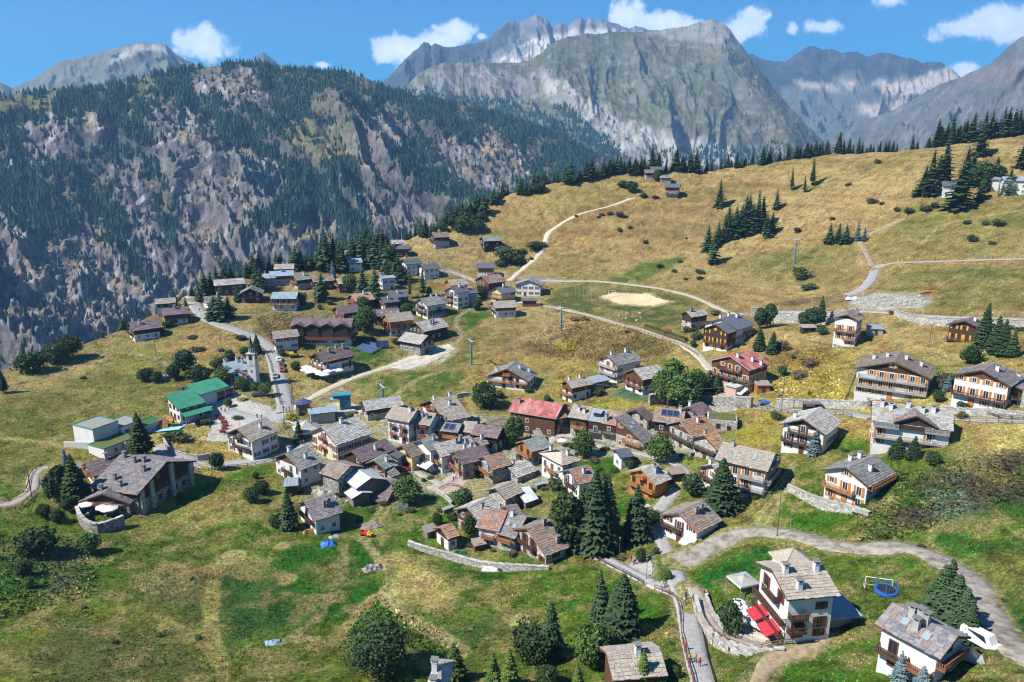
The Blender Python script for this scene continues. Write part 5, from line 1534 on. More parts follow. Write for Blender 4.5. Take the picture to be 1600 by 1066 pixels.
house('bright orange log chalet with three balconies and grey slate roof',(1002,734),(1027,724.5),10.2,8.6,'orange',roof='light',chim=[(.1,-.4),(.3,-.2)],chk='grey',balc=[('A',1,(0,1),'larch'),('A',2,(.08,.92),'larch')],trim='larch',shut='o',fr='b')
drk=house('low chalet with dark slate roof, white front and grey stone end beside the lane',(1060,801.5),(1099,782.5),11.5,7.8,'white','wood','brown',chim=[(-.1,-.3),(.45,-.3)],chk='stone',balc=[('A',1,(0,.6),'wood')],split=4.0,trim='red',shut='r',win='AR')
# ---- lower group by the spruces
house('grey slab roofed house at the back of the lower cluster',(729,793),(766,776),10.0,7.0,'stone','brown','light',chim=[(-.2,-.4)],chk='grey',group=OLD,split=2.6)
house('house with red rusty slab roof and white lower storey in the lower cluster',(756,793),(793,800),11.0,7.8,'palestone','white','rust',chim=0,balc=[('R',1,(.2,.9),'red')],trim='red',shut='b',split=2.6,group=OLD)
house('house with plain grey slate roof and brown balconies joined to the red rusty one',(793,800.5),(823,808.5),11.5,8.2,'palestone','wood','grey',chim=[(-.6,-.1)],balc=[('R',1,(.1,.9),'larch')],skylights=2,split=3.0,group=OLD,over=.3)
house('small house with purple slab roof behind the grey slate roof',(790,793),(808,788),7.0,6.0,'palestone',roof='purple',chim=0,group=OLD,win=None)
house('stone chalet with huge brown slate roof at the corner of the lower cluster',(823,825),(861,812),14.0,9.0,'palestone','palestone','brown',chim=[(.4,-.1),(.5,-.75)],chk='stone',balc=[('A',1,(.1,.75),'wood')],shut='r',group=OLD,fr='b',trim='red')
house('little garden cabin with rusty roof and white base',(688,825),(707,818.5),6.0,5.4,'white','wood','orange',chim=0,split=2.5,name='cabin',cat='cabin',over=.5)
# ---- north east of the village
house('old log hut with stone ground floor and mossy slab roof by the promenade',(1070,487.5),(1101,483),9.5,7.2,'palestone','wood','light',yaw=44,chim=[(-.6,-.1)],chk='stone',split=3.4,fr='b',name='log_hut',cat='house',win='AR',shut=None)
h_n3=house('white walled back chalet with slate roof behind the dark timber one',(1128,497.5),(1152,490.5),13.5,8.6,'white','white','dark',yaw=60,L=13,chim=[(-.5,.3),(.1,.1),(.5,-.2)],balc=[('R',1,(.4,1),'red')],shut='r',pitch=.42)
h_n2=house('dark timber chalet with bright yellow shutters',(1119,507),(1133,501.5),11.5,9.2,'white','wood','dark',yaw=62,L=8,chim=0,shut='y',split=2.0,balc=[('A',1,(.05,.95),'wood')],pitch=.48,fr='b')
pink=house('pink chalet with a red metal roof and dark carved balconies',(1143,555),(1171,547.5),16.0,11.6,'pink','brown','red',yaw=58,L=12,chim=[(-.75,-.2),(.3,-.9),(.0,-.6)],split=6.2,balc=[('A',2,(.02,.98),'wood'),('A',3,(.2,.8),'wood')],shut='o',pitch=.42,trim='grey')
apt=house('tall white apartment house with four rows of orange shutters',(952,556),(986,549),13.5,12.0,'white',roof='grey',yaw=44,L=13,shut='o',chim=[(-.7,.1),(.5,.0)],balc=[('A',1,(0,1),'grey'),('A',2,(0,1),'grey'),('A',3,(.1,.9),'grey')],pitch=.42)
house('brown balconied house with grey roof left of the broadleaf grove',(999,575.5),(1018,571),10.5,8.0,'white','brown','light',yaw=42,L=11,chim=0,balc=[('A',1,(0,1),'red')],split=2.8,trim='red',fr='b')
house('chalet with beige slab roof, wooden gable and white side below the tall apartment house',(885,594),(917,591),9.6,8.2,'white','brown','beige',yaw=38,L=9.5,chim=[(-.7,.2),(.5,.1)],balc=[('A',1,(0,1),'larch')],split=3.2,fr='b',trim='wood')
house('flat grey roofed garage annexe beside the tall apartment house',(924,592),(940,588),7.0,4.0,'stone',roof='greym',yaw=38,L=8,pitch=.14,chim=0,win=None,name='garage_annexe',cat='garage')
house('white chalet with grey slate roof and three brown balconies on the golden slope',(792,574),(807,566),17.0,9.2,'white','white','grey',yaw=70,L=11,chim=[(-.5,.6),(.1,-.35),(.5,-.7)],balc=[('A',1,(.05,.62),'larch'),('A',2,(.2,.8),'larch'),('A',1,(.66,1),'red')],gable='brown',pitch=.46,trim='red',fr='b')
# ---- east
house('white chalet with orange shutters standing alone under the stone retaining wall',(1317.5,490.6),(1338,485),14.5,11.4,'white','white','brown',yaw=80,L=11,gable='wood',shut='o',balc=[('A',1,(.45,.95),'red'),('A',2,(.02,.98),'red')],chim=[(.2,.3),(.4,-.5)],chk='stone',pitch=.4)
house('large white apartment chalet with four white chimneys and long balconies',(1396,566),None,20.0,10.6,'white','white','brown',yaw=85,L=13.5,gable='wood',shut='o',balc=[('A',1,(0,1),'grey'),('A',2,(.03,.97),'grey')],chim=[(.2,.6),(.2,.25),(.2,-.25),(.2,-.65)],pitch=.34,dens=1.1)
h_e3=house('long apartment building with pale slab roof and a brown cross gable',(1362,627),(1487,642),13.0,10.4,'white','white','light',shut='o',balc=[('R',1,(0,1),'grey'),('R',2,(0,.33),'grey'),('R',2,(.68,1),'grey')],chim=[(-.85,-.2),(-.6,-.3),(-.1,-.1),(.3,-.3),(.6,-.2)],skylights=2,dens=1.1)
house('white rear chalet with orange shutters of the pair near the east edge',(1530,570),(1560,575),13.0,9.6,'white','white','mixed',yaw=76,L=10,shut='o',gable='brown',chim=[(.0,-.3)],balc=[('A',1,(0,1),'wood')],pitch=.42)
h_e4=house('dark timber chalet on pale stone pillars with an orange sun emblem on its gable',(1561,591),None,14.0,8.8,'grey','wood','mixed',yaw=84,L=12,chim=[(.2,-.5)],split=3.0,balc=[('A',1,(0,1),'wood')],pitch=.4,fr='b',dens=.8)
house('low dark cabin under the stone wall at the far right',(1506,497.5),(1522,500),10.0,6.2,'wood',roof='purple',yaw=76,L=8,chim=[(.3,-.3)],shut='y',pitch=.4,name='cabin',cat='cabin',fr='b',balc=[('A',0,(0,1),'wood')])
house('white chalet with dark balconies behind the blue spruce',(1257,650),(1281,641),12.0,9.4,'white','white','light',yaw=72,L=12,shut='b',balc=[('A',1,(0,1),'wood'),('A',2,(.15,.85),'wood')],gable='wood',chim=[(-.4,.6)],pitch=.48)
house('chalet with grey slate roof and orange balconies above the long stone wall',(1332,727),(1356,714.5),11.5,8.8,'white','white','grey',yaw=64,L=11.5,shut='o',balc=[('A',1,(0,.75),'larch'),('A',0,(.2,1),'larch'),('R',1,(0,1),'larch')],chim=[(.6,.3),(.2,.5),(-.1,-.5)],split=2.4,gable='white',pitch=.46,trim='wood')
hotel=house('four storey white hotel with red awnings and beige slab roof',(1206,890),(1286,883.5),10.6,11.2,'white','white','beige',balc=[('A',1,(0,1),'wood'),('A',2,(0,1),'wood'),('A',3,(.3,.75),'wood'),('R',1,(0,.4),'wood'),('R',2,(0,.4),'wood')],shut='r',chim=[(-.75,-.15),(-.5,-.7),(.8,-.15)],pitch=.36,dens=.85,fr='b',st=2.35,ws=.9,ridge=True)
lowr=house('white chalet with rusty slate roof and dark balconies in the bottom right corner',(1392,942),(1495,994),11.0,8.6,'white','white','mixed',balc=[('R',1,(.55,1),'red'),('R',1,(0,.5),'wood'),('B',1,(0,1),'red')],chim=[(-.4,-.1),(-.1,-.05),(.15,-.1),(.0,-.45)],gable='white',skylights=2,fr='b',trim='wood',pitch=.44,dens=.8,chk='grey')
house('brown timber barn with broad grey shingle roof at the bottom of the picture',(948,1020),(1031,1012),7.4,5.6,'brown',roof='beige',chim=[(.15,-.15)],win=None,pitch=.5,name='barn',cat='barn',trim='red',gable='brown')
house('grey roofed house with two chimneys cut off by the bottom edge',(669,1039),(700,1042),9.0,7.2,'white','white','light',hip=2.0,chim=[(-.75,-.1),(-.2,-.6)],pitch=.55,skylights=1)
# ---- west side
h_hall=house('cable car hall with broad green metal roof and white walls',(300,602),(331,591),17.0,11.5,'white','white','greenm',yaw=32,L=11.5,chim=0,dens=.5,fr='b',gable='white',pitch=.3,name='station_hall',cat='station')
h_hall2=house('lower wing of the green roofed hall with rows of small square windows',(266,615.5),(294,611.5),12.0,9.6,'white','white','greenm',yaw=24,L=9,mono=-1,chim=0,pitch=.33,dens=1.3,name='station_wing',cat='station',fr='b')
house('white house with beige roof above the lower street',(370,666),(416,656),11.5,8.2,'white','white','beige',yaw=40,L=11,gable='brown',balc=[('A',1,(.3,.9),'wood'),('A',2,(.25,.75),'wood')],chim=[(.2,-.45)],shut='b')
big_l=house('great dark timber hotel with a wide weathered slate roof and six chimneys',(260,722),(187,711.5),22.0,10.6,'stone','wood','mixed',chim=[(.85,.05),(.2,.15),(-.2,.1),(-.55,.35),(.35,.7),(-.15,.85)],chk='stone',split=2.8,pitch=.4,trim='wood',win='A',fr='b',name='timber_hotel',cat='hotel')
house('white side house with brown gable joined to the left of the great timber hotel',(133,723.5),(173,713.5),10.5,8.6,'white','white','purple',balc=[('A',1,(.1,.9),'larch')],shut='o',chim=[(.9,-.1)],gable='orange',trim='wood',flowers=True)
h_rest=house('restaurant wing with slate gable roof in front of the great timber hotel',(159,772),(178,757),14.0,7.4,'stone','wood','mixed',chim=[(.3,.3)],chk='stone',pitch=.38,split=2.8,balc=[('A',1,(.15,.85),'red')],flowers=True,fr='b')
h_pres=house('priest house with grey slate roof beside the church',(355,567),(378,561),10.0,8.0,'rose',roof='blue',yaw=20,L=9,chim=[(-.8,.3),(.2,-.1),(.6,-.3)],fr='b')
# ---- upper hamlet
house('lonely brown roofed chalet at the brink of the gorge on the left',(209,503),(238,500),10.5,6.8,'white','wood','purple',yaw=12,L=11,chim=[(-.8,.2),(-.4,-.3)],split=2.4,balc=[('A',1,(.1,.9),'wood')],group=UPV)
house('white house with flat beige roof at the brink, rear one of a pair',(247.5,466.8),(268,466),7.0,7.0,'white','wood','beige',yaw=0,L=8.5,chim=[(.6,.3)],group=UPV,split=3.5)
house('brown timber house with long slab roof, front one of a pair at the brink',(258,482.5),(287,480.5),8.5,6.4,'white','brown','purple',yaw=3,L=10.5,chim=[(.0,-.1)],group=UPV,split=2.6,balc=[('R',1,(0,1),'wood')])
house('white cottage with grey roof behind two dark spruces on the bend of the street',(323,463.5),(341,462),8.5,6.4,'white',roof='grey',yaw=14,L=8,chim=[(.8,.1)],group=UPV,shut='r')
house('long brown house with grey slab roof at the left end of the hamlet',(341,438),(373,434.5),8.5,6.6,'brown',roof='light',yaw=4,L=14,chim=0,group=UPV)
house('dark gabled chalet with greenish roof facing the bend of the street',(390,451),None,11.0,7.2,'wood',roof='green',yaw=82,L=9,chim=[(.3,.3)],group=UPV,split=99,balc=[('A',1,(.1,.9),'wood')])
house('small house with grey blue roof at the left of the hamlet row',(411,428),(426,427),7.5,5.4,'palestone',roof='blue',yaw=3,L=7,chim=[(-.5,.3)],group=UPV)
house('brown house with pale green metal roof in the hamlet row',(424,423.5),(455,422.5),8.5,6.4,'palestone','redwood','blue',yaw=2,L=12,chim=[(.0,-.2)],split=2.6,group=UPV)
house('house with beige slab roof and dark gable behind the hamlet row',(433,413),(456,412.5),8.0,7.0,'wood',roof='beige',yaw=-8,L=10,chim=[(-.2,.2),(.3,.2)],group=UPV)
house('chalet with grey slate roof and orange gable in the hamlet row',(462,430.5),(484,427),8.5,6.6,'palestone','wood','green',yaw=20,L=10,chim=[(.1,-.2)],gable='orange',split=2.6,group=UPV,balc=[('A',1,(0,1),'larch')])
house('brown chalet with rusty slab roof behind the dark pointed spruce',(488,432.5),(517,430),8.5,6.2,'redwood',roof='brown',yaw=14,L=11,chim=0,group=UPV,balc=[('A',1,(0,1),'larch')])
house('brown chalet with beige roof at the right end of the hamlet row',(528,436.5),(546,433),8.5,6.2,'redwood',roof='beige',yaw=16,L=8,chim=[(.7,.1)],group=UPV,balc=[('A',1,(0,1),'larch')])
house('dark timber chalet with blue grey roof alone on the meadow below the hamlet',(432,457),(460,455.5),9.5,7.6,'white','brown','blue',yaw=-16,L=12,chim=0,split=3.0,group=UPV,balc=[('R',1,(0,1),'red'),('A',1,(0,1),'red')])
house('chalet with salmon tiled roof and brown gable',(552,458.5),(574,457),11.0,6.6,'redwood',roof='ptile',yaw=24,L=10,chim=[(.3,-.2)],group=UPV,trim='grey',balc=[('A',1,(0,1),'red')],flowers=True)
house('front brown house with slate roof of the joined pair in the middle hamlet',(600,461.5),(613,465),8.5,6.6,'white','redwood','dark',yaw=22,L=8,chim=[(-.2,-.4)],split=2.2,group=UPV,win='A')
house('rear stone house with slate roof of the joined pair in the middle hamlet',(609,456),(630,454.5),9.0,7.0,'wood',roof='dark',yaw=26,L=10,chim=[(.0,-.3)],group=UPV)
house('small plain white house with flat pale blue roof among the spruces',(592,431.5),(615,430),7.5,6.6,'white',roof='blue',yaw=20,L=8,pitch=.2,chim=[(-.8,.4),(-.4,.4)],group=UPV,shut='r')
house('upper chalet with slate roof and brown gable at the edge of the spruce wood',(633,405),(650,403.5),9.5,7.4,'white','white','dark',yaw=24,L=10,gable='redwood',chim=[(-.6,.2)],group=UPV,balc=[('A',1,(0,1),'red')])
house('white chalet with slate roof and red brown gable beside the stone walled street',(659,413),(680,411),9.5,6.8,'white','white','dark',yaw=24,L=10,gable='redwood',chim=[(.0,.2)],group=UPV)
house('dark chalet alone on the golden brow above the hamlet',(676,364),(698,362),10.0,7.4,'palestone','wood','brown',yaw=18,L=10,chim=0,split=2.6,group=UPV,fr='w',balc=[('A',1,(0,1),'wood')])
house('brown cabin with dark blue roof at the top of the spruce wood',(613,383.5),(637,383),8.5,5.8,'redwood',roof='dark',yaw=2,L=11,chim=[(.3,.1)],group=UPV,pitch=.4)
house('grey stone hut behind the brown cabin with dark blue roof',(612,376),(629,374.5),7.0,5.4,'palestone',roof='light',yaw=6,L=8,chim=0,group=UPV)
house('pale cottage with a white roof glimpsed between the tall spruces',(531,391),(543,393),7.5,5.6,'white',roof='light',yaw=-15,L=7,chim=0,group=UPV)
house('cottage with orange timber gable glimpsed behind the tall spruces',(536,402),(550,400),7.0,5.6,'orange',roof='grey',yaw=35,L=6.5,chim=0,group=UPV)
house('white cottage with blue grey roof right of the orange timber gable',(546,404),(560,403),8.0,6.2,'white',roof='blue',yaw=10,L=8,chim=0,group=UPV,shut='o')
house('small cabin with dark slate roof and orange front above the street wall',(746,411.5),(771,411),8.5,7.2,'white','orange','dark',yaw=2,L=10,chim=0,split=2.6,group=UPV,balc=[('R',1,(.55,1),'larch')])
house('dark chalet half hidden by bushes on the golden slope',(752,370),(780,369),9.0,6.8,'wood',roof='green',yaw=20,L=11,chim=0,group=UPV,fr='w')
house('little dark roofed hut below the chalet hidden by bushes',(778,387),(788,386),6.0,4.6,'palestone',roof='dark',yaw=15,L=6,chim=0,group=UPV)
house('house with pale beige roof and orange gable behind the white three storey one',(703,437.5),(723,436),9.0,6.8,'orange',roof='beige',yaw=22,L=10,chim=0,group=UPV)
house('white three storey house with red balconies next to the blue awning',(706,448),(722,446),10.0,9.6,'white','white','dark',yaw=44,L=9,chim=[(.2,-.2)],shut='r',group=UPV,balc=[('A',1,(.1,.6),'red'),('A',2,(.1,.6),'red')])
house('dark shed under a bright blue tarpaulin roof',(730,454),(742,453),6.5,4.8,'grey',roof='dark',yaw=20,L=6,chim=0,win=None,name='shed',cat='shed',pitch=.3)
house('tall brown chalet with rusty roof and carved red balcony',(755,431.5),(777,428.5),12.0,9.4,'white','redwood','rust',yaw=38,L=12,chim=[(-.2,.2)],split=2.4,group=UPV,balc=[('A',1,(0,1),'red'),('A',2,(.1,.9),'red')],trim='wood')
house('ochre and dark chalet with slate roof right of the carved red balcony',(776,449),(797,447),9.5,7.6,'ochre','ochre','dark',yaw=40,L=10,chim=[(.0,.0)],group=UPV,shut='b',balc=[('A',1,(0,1),'larch')])
house('brown and white house with beige roof below the ochre chalet',(776,471),(798,469.5),9.5,6.8,'white','redwood','beige',yaw=14,L=11,chim=0,split=3.0,group=UPV,balc=[('A',1,(0,1),'wood')])
house('white house with brown edged roof facing the football field',(822,437),(832,434.5),14.0,7.4,'white','white','grey',yaw=82,L=10,chim=0,group=UPV,shut='r',pitch=.36)
house('low open shelter with dark roof at the corner of the football field',(818,466),(837,466.5),6.0,3.6,'brown',roof='dark',yaw=-4,L=8,chim=0,pitch=.2,name='shelter',cat='shelter',win=None)
house('white balconied house with grey slab roof above the meadow path',(660,465.5),(686,463),11.0,8.6,'white','white','grey',yaw=34,L=12,chim=[(.2,.2),(.7,.0)],group=UPV,balc=[('A',1,(.1,.9),'wood'),('A',2,(.2,.8),'wood'),('R',1,(0,1),'wood')],shut='b')
house('red brown chalet with purple roof above the row of gables',(529,478.5),(552,476.5),10.0,6.8,'redwood',roof='purple',yaw=26,L=10.5,chim=0,group=UPV)
house('low chalet with dark purple roof behind the orange one',(587,484),(618,482),9.0,6.4,'wood',roof='purple',yaw=8,L=12,chim=[(.0,.2)],group=UPV,skylights=2)
house('orange larch chalet with beige roof and a broad terrace',(607,490.5),(636,487.5),10.5,8.2,'white','orange','beige',yaw=20,L=12,chim=[(.2,.3)],split=2.4,group=UPV,balc=[('A',1,(0,1),'larch'),('R',1,(0,.6),'larch')],trim='larch',fr='b')
house('dark timber house with bright pale slate roof and two chimneys',(658,501.5),(680,499),12.0,7.2,'wood',roof='light',yaw=38,L=14,chim=[(-.1,-.4),(.2,-.3)],chk='stone',group=UPV)
house('dark stone house with pale slate roof in front of the two chimneyed one',(657,530),(645,513.5),10.5,6.6,'stone','wood','light',yaw=140,L=12,chim=0,split=2.4,group=UPV)
rowh=house('row of four joined gabled houses with brown roofs',(470,500),(540,496),11.5,9.6,'white','wood','purple',yaw=-14,L=25,chim=[(-.9,.1),(-.4,.1),(.1,.1),(.7,.1)],chk='stone',split=3.4,balc=[('R',1,(0,1),'red'),('B',1,(0,1),'wood')],shut='b',pitch=.42,dens=1.1)
house('small white house with beige roof and red balconies left of the gabled row',(431,518),(458,516),8.0,6.6,'white','white','beige',yaw=10,L=10,chim=0,shut='r',balc=[('A',1,(0,1),'red')],flowers=True)
inn=house('restaurant chalet with brown slab roof over a terrace of white parasols',(497,548.5),(539,545),13.5,9.0,'white','wood','purple',yaw=32,L=14,chim=[(-.7,.3),(-.3,-.2),(.5,.3),(.8,-.1)],chk='stone',split=4.0,balc=[('A',1,(.05,.95),'red'),('R',1,(.6,1),'wood')],skylights=0,trim='wood')
house('slate roofed lift station hut with dark plank walls',(577,626),(614,619),8.5,5.4,'palestone','wood','light',yaw=16,L=13,chim=0,split=1.6,name='lift_hut',cat='hut')
house('low garage with pale blue metal roof above the white tent',(493,640),(513,639),6.0,3.6,'grey',roof='blue',yaw=5,L=9,pitch=.1,chim=0,win=None,name='garage',cat='garage')
# ---- on the hill
HILLH='old huts on top of the golden hill'
house('old brown hut with slab roof at the edge of the hilltop wood',(1009,266),(1024,265),8.0,5.6,'palestone','wood','brown',yaw=15,L=9,chim=0,split=2.0,group=HILLH)
house('dark hut behind the others in the hilltop wood',(1018,261),(1032,260),7.5,5.6,'wood',roof='dark',yaw=15,L=9,chim=0,group=HILLH)
house('low stone hut with brown roof between the hilltop huts',(1034,274),(1046,273.5),7.0,4.6,'stone',roof='brown',yaw=5,L=8,chim=0,group=HILLH)
house('slate roofed stone hut standing apart on the golden hill',(1043,287),(1060,287),9.0,7.4,'stone','wood','dark',yaw=-5,L=9.5,chim=0,split=3.0,group=HILLH,balc=[('R',1,(0,1),'wood')])
house('white house hidden in the clump of conifers on the right of the hill',(1478,284),(1498,283),9.0,6.4,'white',roof='dark',yaw=12,L=10,chim=0)
house('white lift station with grey gable near the right edge of the hill',(1585,277),(1600,275),11.0,7.4,'white',roof='greym',yaw=10,L=14,chim=0,pitch=.35,name='lift_station',cat='station')
house('small open sided lift building with pale panels left of the lift station',(1552,279),(1567,279),6.5,5.2,'white',roof='greym',yaw=8,L=7,chim=0,pitch=.15,name='lift_building',cat='station',win=None)
# ================================================================== TREES
def leaf_mat(name,c0,c1,objvar=.25):
 m=bpy.data.materials.new(name); m.use_nodes=True
 N,L=m.node_tree.nodes,m.node_tree.links
 b=N['Principled BSDF']; b.inputs['Roughness'].default_value=.8; b.inputs['Specular IOR Level'].default_value=.12
 g=nn(N,'ShaderNodeNewGeometry')
 mx=nn(N,'ShaderNodeMix',data_type='RGBA'); mx.inputs[6].default_value=(*c0,1); mx.inputs[7].default_value=(*c1,1)
 L.new(g.outputs['Random Per Island'],mx.inputs[0])
 oi=nn(N,'ShaderNodeObjectInfo')
 mr=nn(N,'ShaderNodeMapRange',inp={'To Min':1-objvar,'To Max':1+objvar}); L.new(oi.outputs['Random'],mr.inputs['Value'])
 h=nn(N,'ShaderNodeHueSaturation'); L.new(mx.outputs[2],h.inputs['Color']); L.new(mr.outputs[0],h.inputs['Value'])
 L.new(h.outputs[0],b.inputs['Base Color'])
 return m
LM={
 'spruce':leaf_mat('needles_spruce',(.020,.048,.024),(.066,.105,.040)),'larch':leaf_mat('needles_larch',(.030,.058,.018),(.072,.105,.030)),
 'blue':leaf_mat('needles_blue',(.060,.105,.110),(.16,.215,.225)),'young':leaf_mat('needles_young',(.040,.078,.016),(.095,.135,.030)),
 'broad':leaf_mat('leaves_dark',(.020,.048,.018),(.070,.110,.036)),'bright':leaf_mat('leaves_bright',(.034,.078,.018),(.105,.170,.042)),
 'shrub':leaf_mat('leaves_shrub',(.030,.050,.018),(.080,.100,.035)),'dry':leaf_mat('leaves_dry',(.060,.050,.030),(.125,.100,.055)),'yellow':leaf_mat('leaves_yellow',(.20,.19,.015),(.34,.32,.03)),
}
M_BARK=mat_var('bark',[(.055,.038,.027),(.12,.09,.065)],3,.9,4,.4,12,(1,1,.3))
M_BARKP=mat_var('bark_pale',[(.20,.18,.15),(.42,.40,.36)],4,.85,4,.2,12,(1,1,2))
def conifer_mesh(nm,seed,whorls,nb,mat_,rad=.20,droop=.10,base=.05,detail=2,taper=.85):
 rng=np.random.default_rng(seed)
 V,F=[],[]
 n0=0
 def quad(p):
  nonlocal n0
  V.extend(p); F.append((n0,n0+1,n0+2,n0+3)); n0 += 4
 for i in range(whorls):
  f=(i+rng.random()*.5)/whorls
  z=base+(1-base)*f ** .93
  r=rad*((1-f) ** taper)*(1.0 if f>.12 else .72+2.3*f)+.012
  m=max(4,int(nb*(1-.45*f)))
  a0=rng.random()*6.28
  for k in range(m):
   a=a0+6.283*k/m+rng.normal()*.16
   rr=r*(.68+.5*rng.random())
   d=np.array([math.cos(a),math.sin(a),0]); s=np.array([-d[1],d[0],0])
   up=np.array([0,0,1.0])
   dz=-droop*rr*(1.2-.8*f)-rng.random()*.02
   p0=up*(z+.012); pm=d*rr*.55+up*(z+dz*.25); pt=d*rr+up*(z+dz*1.2)
   w=rr*(.24+.10*rng.random())+.006
   quad([p0,pm-s*w-up*.012,pt,pm+s*w-up*.012])
   if detail>1:
    hang=.020+.03*rng.random()
    quad([p0+d*rr*.2,pm-up*hang,pt-up*hang*.8,pm+d*rr*.12+up*.006])
    for sg in (-1,1):
     q0=d*rr*.45+up*(z+dz*.2); q1=d*rr*.80+s*sg*w*1.25+up*(z+dz*.9-.012)
     e=(d*.5-s*sg)*w*.42
     quad([q0,(q0+q1)/2-e,q1,(q0+q1)/2+e-up*.01])
 ns=7
 c0=n0
 for j in range(ns):
  a=6.283*j/ns
  V.append(np.array([math.cos(a)*rad*.42,math.sin(a)*rad*.42,base+.02]))
 V.append(np.array([0,0,1.0]))
 F2=[(c0+j,c0+(j+1) % ns,c0+ns,c0+ns) for j in range(ns)]
 me=bpy.data.meshes.new(nm)
 me.from_pydata([tuple(v) for v in V],[],F+[f[:3] for f in F2])
 me.materials.append(mat_)
 return me
def broad_mesh(nm,seed,mat_,n=750,lobes=13,w=.46,base=.12,leaf=.065,flat=1.0,core=True):
 rng=np.random.default_rng(seed)
 c=np.array([0,0,base+(1-base)*.52])
 L=[]
 for i in range(lobes):
  d=rng.normal(size=3); d /= np.linalg.norm(d)
  rr=rng.random() ** .4
  p=c+d*np.array([w*.62,w*.62,(1-base)*.34])*rr
  L.append((p,(.17+.13*rng.random())*(w/.46)))
 LP=np.array([q for q,_ in L]); LR=np.array([r for _,r in L])
 def unit(a):return a/(np.linalg.norm(a,axis=1,keepdims=True)+1e-9)
 k=rng.integers(lobes,size=n)
 d=rng.normal(size=(n,3)); d[:,2] += .25; d=unit(d)
 q=LP[k]+d*(LR[k]*(.82+.32*rng.random(n)))[:,None]
 ok=q[:,2]>base*.7
 q,d=q[ok],d[ok]; m=len(q)
 nrm=unit(d*.7+rng.normal(size=(m,3))*.65)
 t=unit(np.cross(nrm,rng.normal(size=(m,3)))); b=np.cross(nrm,t)
 s=(leaf*(.55+.8*rng.random(m)))[:,None]
 V=list(np.stack([q-t*s-b*s*.6,q+t*s*.9-b*s*.8,q+t*s+b*s*.7,q-t*s*.7+b*s],1).reshape(-1,3))
 F=[(4*i,4*i+1,4*i+2,4*i+3) for i in range(m)]
 if core:
  for p,r in L:
   k=len(V)
   r *= .60
   for (zz,rd) in ((-.7,.7),(.15,1.0),(.75,.62)):
    for j in range(6):
     a=6.283*j/6+zz
     V.append(p+np.array([math.cos(a)*rd*r,math.sin(a)*rd*r,zz*r]))
   V.append(p+np.array([0,0,r])); V.append(p-np.array([0,0,r]))
   for ring in (0,1):
    for j in range(6):
     F.append((k+ring*6+j,k+ring*6+(j+1) % 6,k+ring*6+6+(j+1) % 6,k+ring*6+6+j))
   for j in range(6):
    F.append((k+12+j,k+12+(j+1) % 6,k+18)); F.append((k+(j+1) % 6,k+j,k+19))
 V=np.array(V)
 V[:,:2] -= (V[:,:2].max(0)+V[:,:2].min(0))/2
 V[:,:2] *= w/np.percentile(np.hypot(V[:,0],V[:,1]),99)
 z0,z1=V[:,2].min(),V[:,2].max()
 V[:,2]=base+(V[:,2]-z0)/(z1-z0)*(1-base)
 me=bpy.data.meshes.new(nm)
 me.from_pydata(V.tolist(),[],F)
 me.materials.append(mat_)
 return me
def trunk_mesh(nm,r,top,seed,m,limbs=0,w=.3):
 rng=random.Random(seed)
 b=MB()
 pts=[Vector((0,0,-.06))]
 for i in range(1,5):
  pts.append(Vector((rng.uniform(-.012,.012)*i,rng.uniform(-.012,.012)*i,top*i/4)))
 for i in range(4):
  b.tube(pts[i],pts[i+1],r*(1-i*.22),r*(1-(i+1)*.22),7,0,i == 3)
 for k in range(limbs):
  z=top*rng.uniform(.35,.95); a=rng.uniform(0,6.28)
  b.tube((0,0,z),(math.cos(a)*w*.7,math.sin(a)*w*.7,z+rng.uniform(.12,.3)),r*.42,r*.12,5)
 return b.mesh(nm,[m])
CROWN={
 'spruce':[conifer_mesh('crown',10+i,25,11,LM['spruce'],.19+.02*(i % 3),.16,.05) for i in range(5)],
 'spruce_far':[conifer_mesh('crown',30+i,16,9,LM['spruce'],.25+.035*(i % 3),.16,.03,1,.72) for i in range(6)],
 'larch':[conifer_mesh('crown',50+i,22,9,LM['larch'],.19,.05,.16) for i in range(3)],
 'larch_far':[conifer_mesh('crown',60+i,12,7,LM['larch'],.18,.05,.14,1) for i in range(3)],
 'blue':[conifer_mesh('crown',70+i,15,12,LM['blue'],.32,.10,.02) for i in range(3)],
 'young':[conifer_mesh('crown',80+i,18,11,LM['young'],.33,.08,.02) for i in range(3)],
 'pine':[broad_mesh('crown',90+i,LM['spruce'],2400,18,.36,.08,.030) for i in range(3)],
 'broad':[broad_mesh('crown',100+i,LM['broad'],4200,26,.47,.04,.027) for i in range(4)],
 'bright':[broad_mesh('crown',110+i,LM['bright'],4200,26,.47,.08,.027) for i in range(3)],
 'grove':[broad_mesh('crown',120+i,LM['bright'],3200,22,.42,.14,.027) for i in range(3)],
 'birch':[broad_mesh('crown',130+i,LM['larch'],2600,22,.20,.05,.020) for i in range(2)],
 'bigbroad':[broad_mesh('crown',99,LM['broad'],11000,40,.50,.03,.0150)],
 'round':[broad_mesh('crown',140+i,LM['broad'],2400,18,.50,.0,.034) for i in range(3)],
 'shrub':[broad_mesh('crown',150+i,LM['shrub'],500,10,.75,-.1,.065) for i in range(4)],
 'dryshrub':[broad_mesh('crown',160+i,LM['dry'],500,10,.8,-.1,.065) for i in range(2)],
 'hedge':[broad_mesh('crown',170+i,LM['yellow'],500,10,.8,-.1,.06) for i in range(2)],
}
TRUNK={
 'conifer':[trunk_mesh('trunk',.016,.9,i,M_BARK) for i in range(3)],'broad':[trunk_mesh('trunk',.028,.55,10+i,M_BARK,4) for i in range(3)],
 'pale':[trunk_mesh('trunk',.020,.62,20+i,M_BARKP,3) for i in range(2)],'shrub':[trunk_mesh('trunk',.035,.5,30,M_BARK,3)],
}
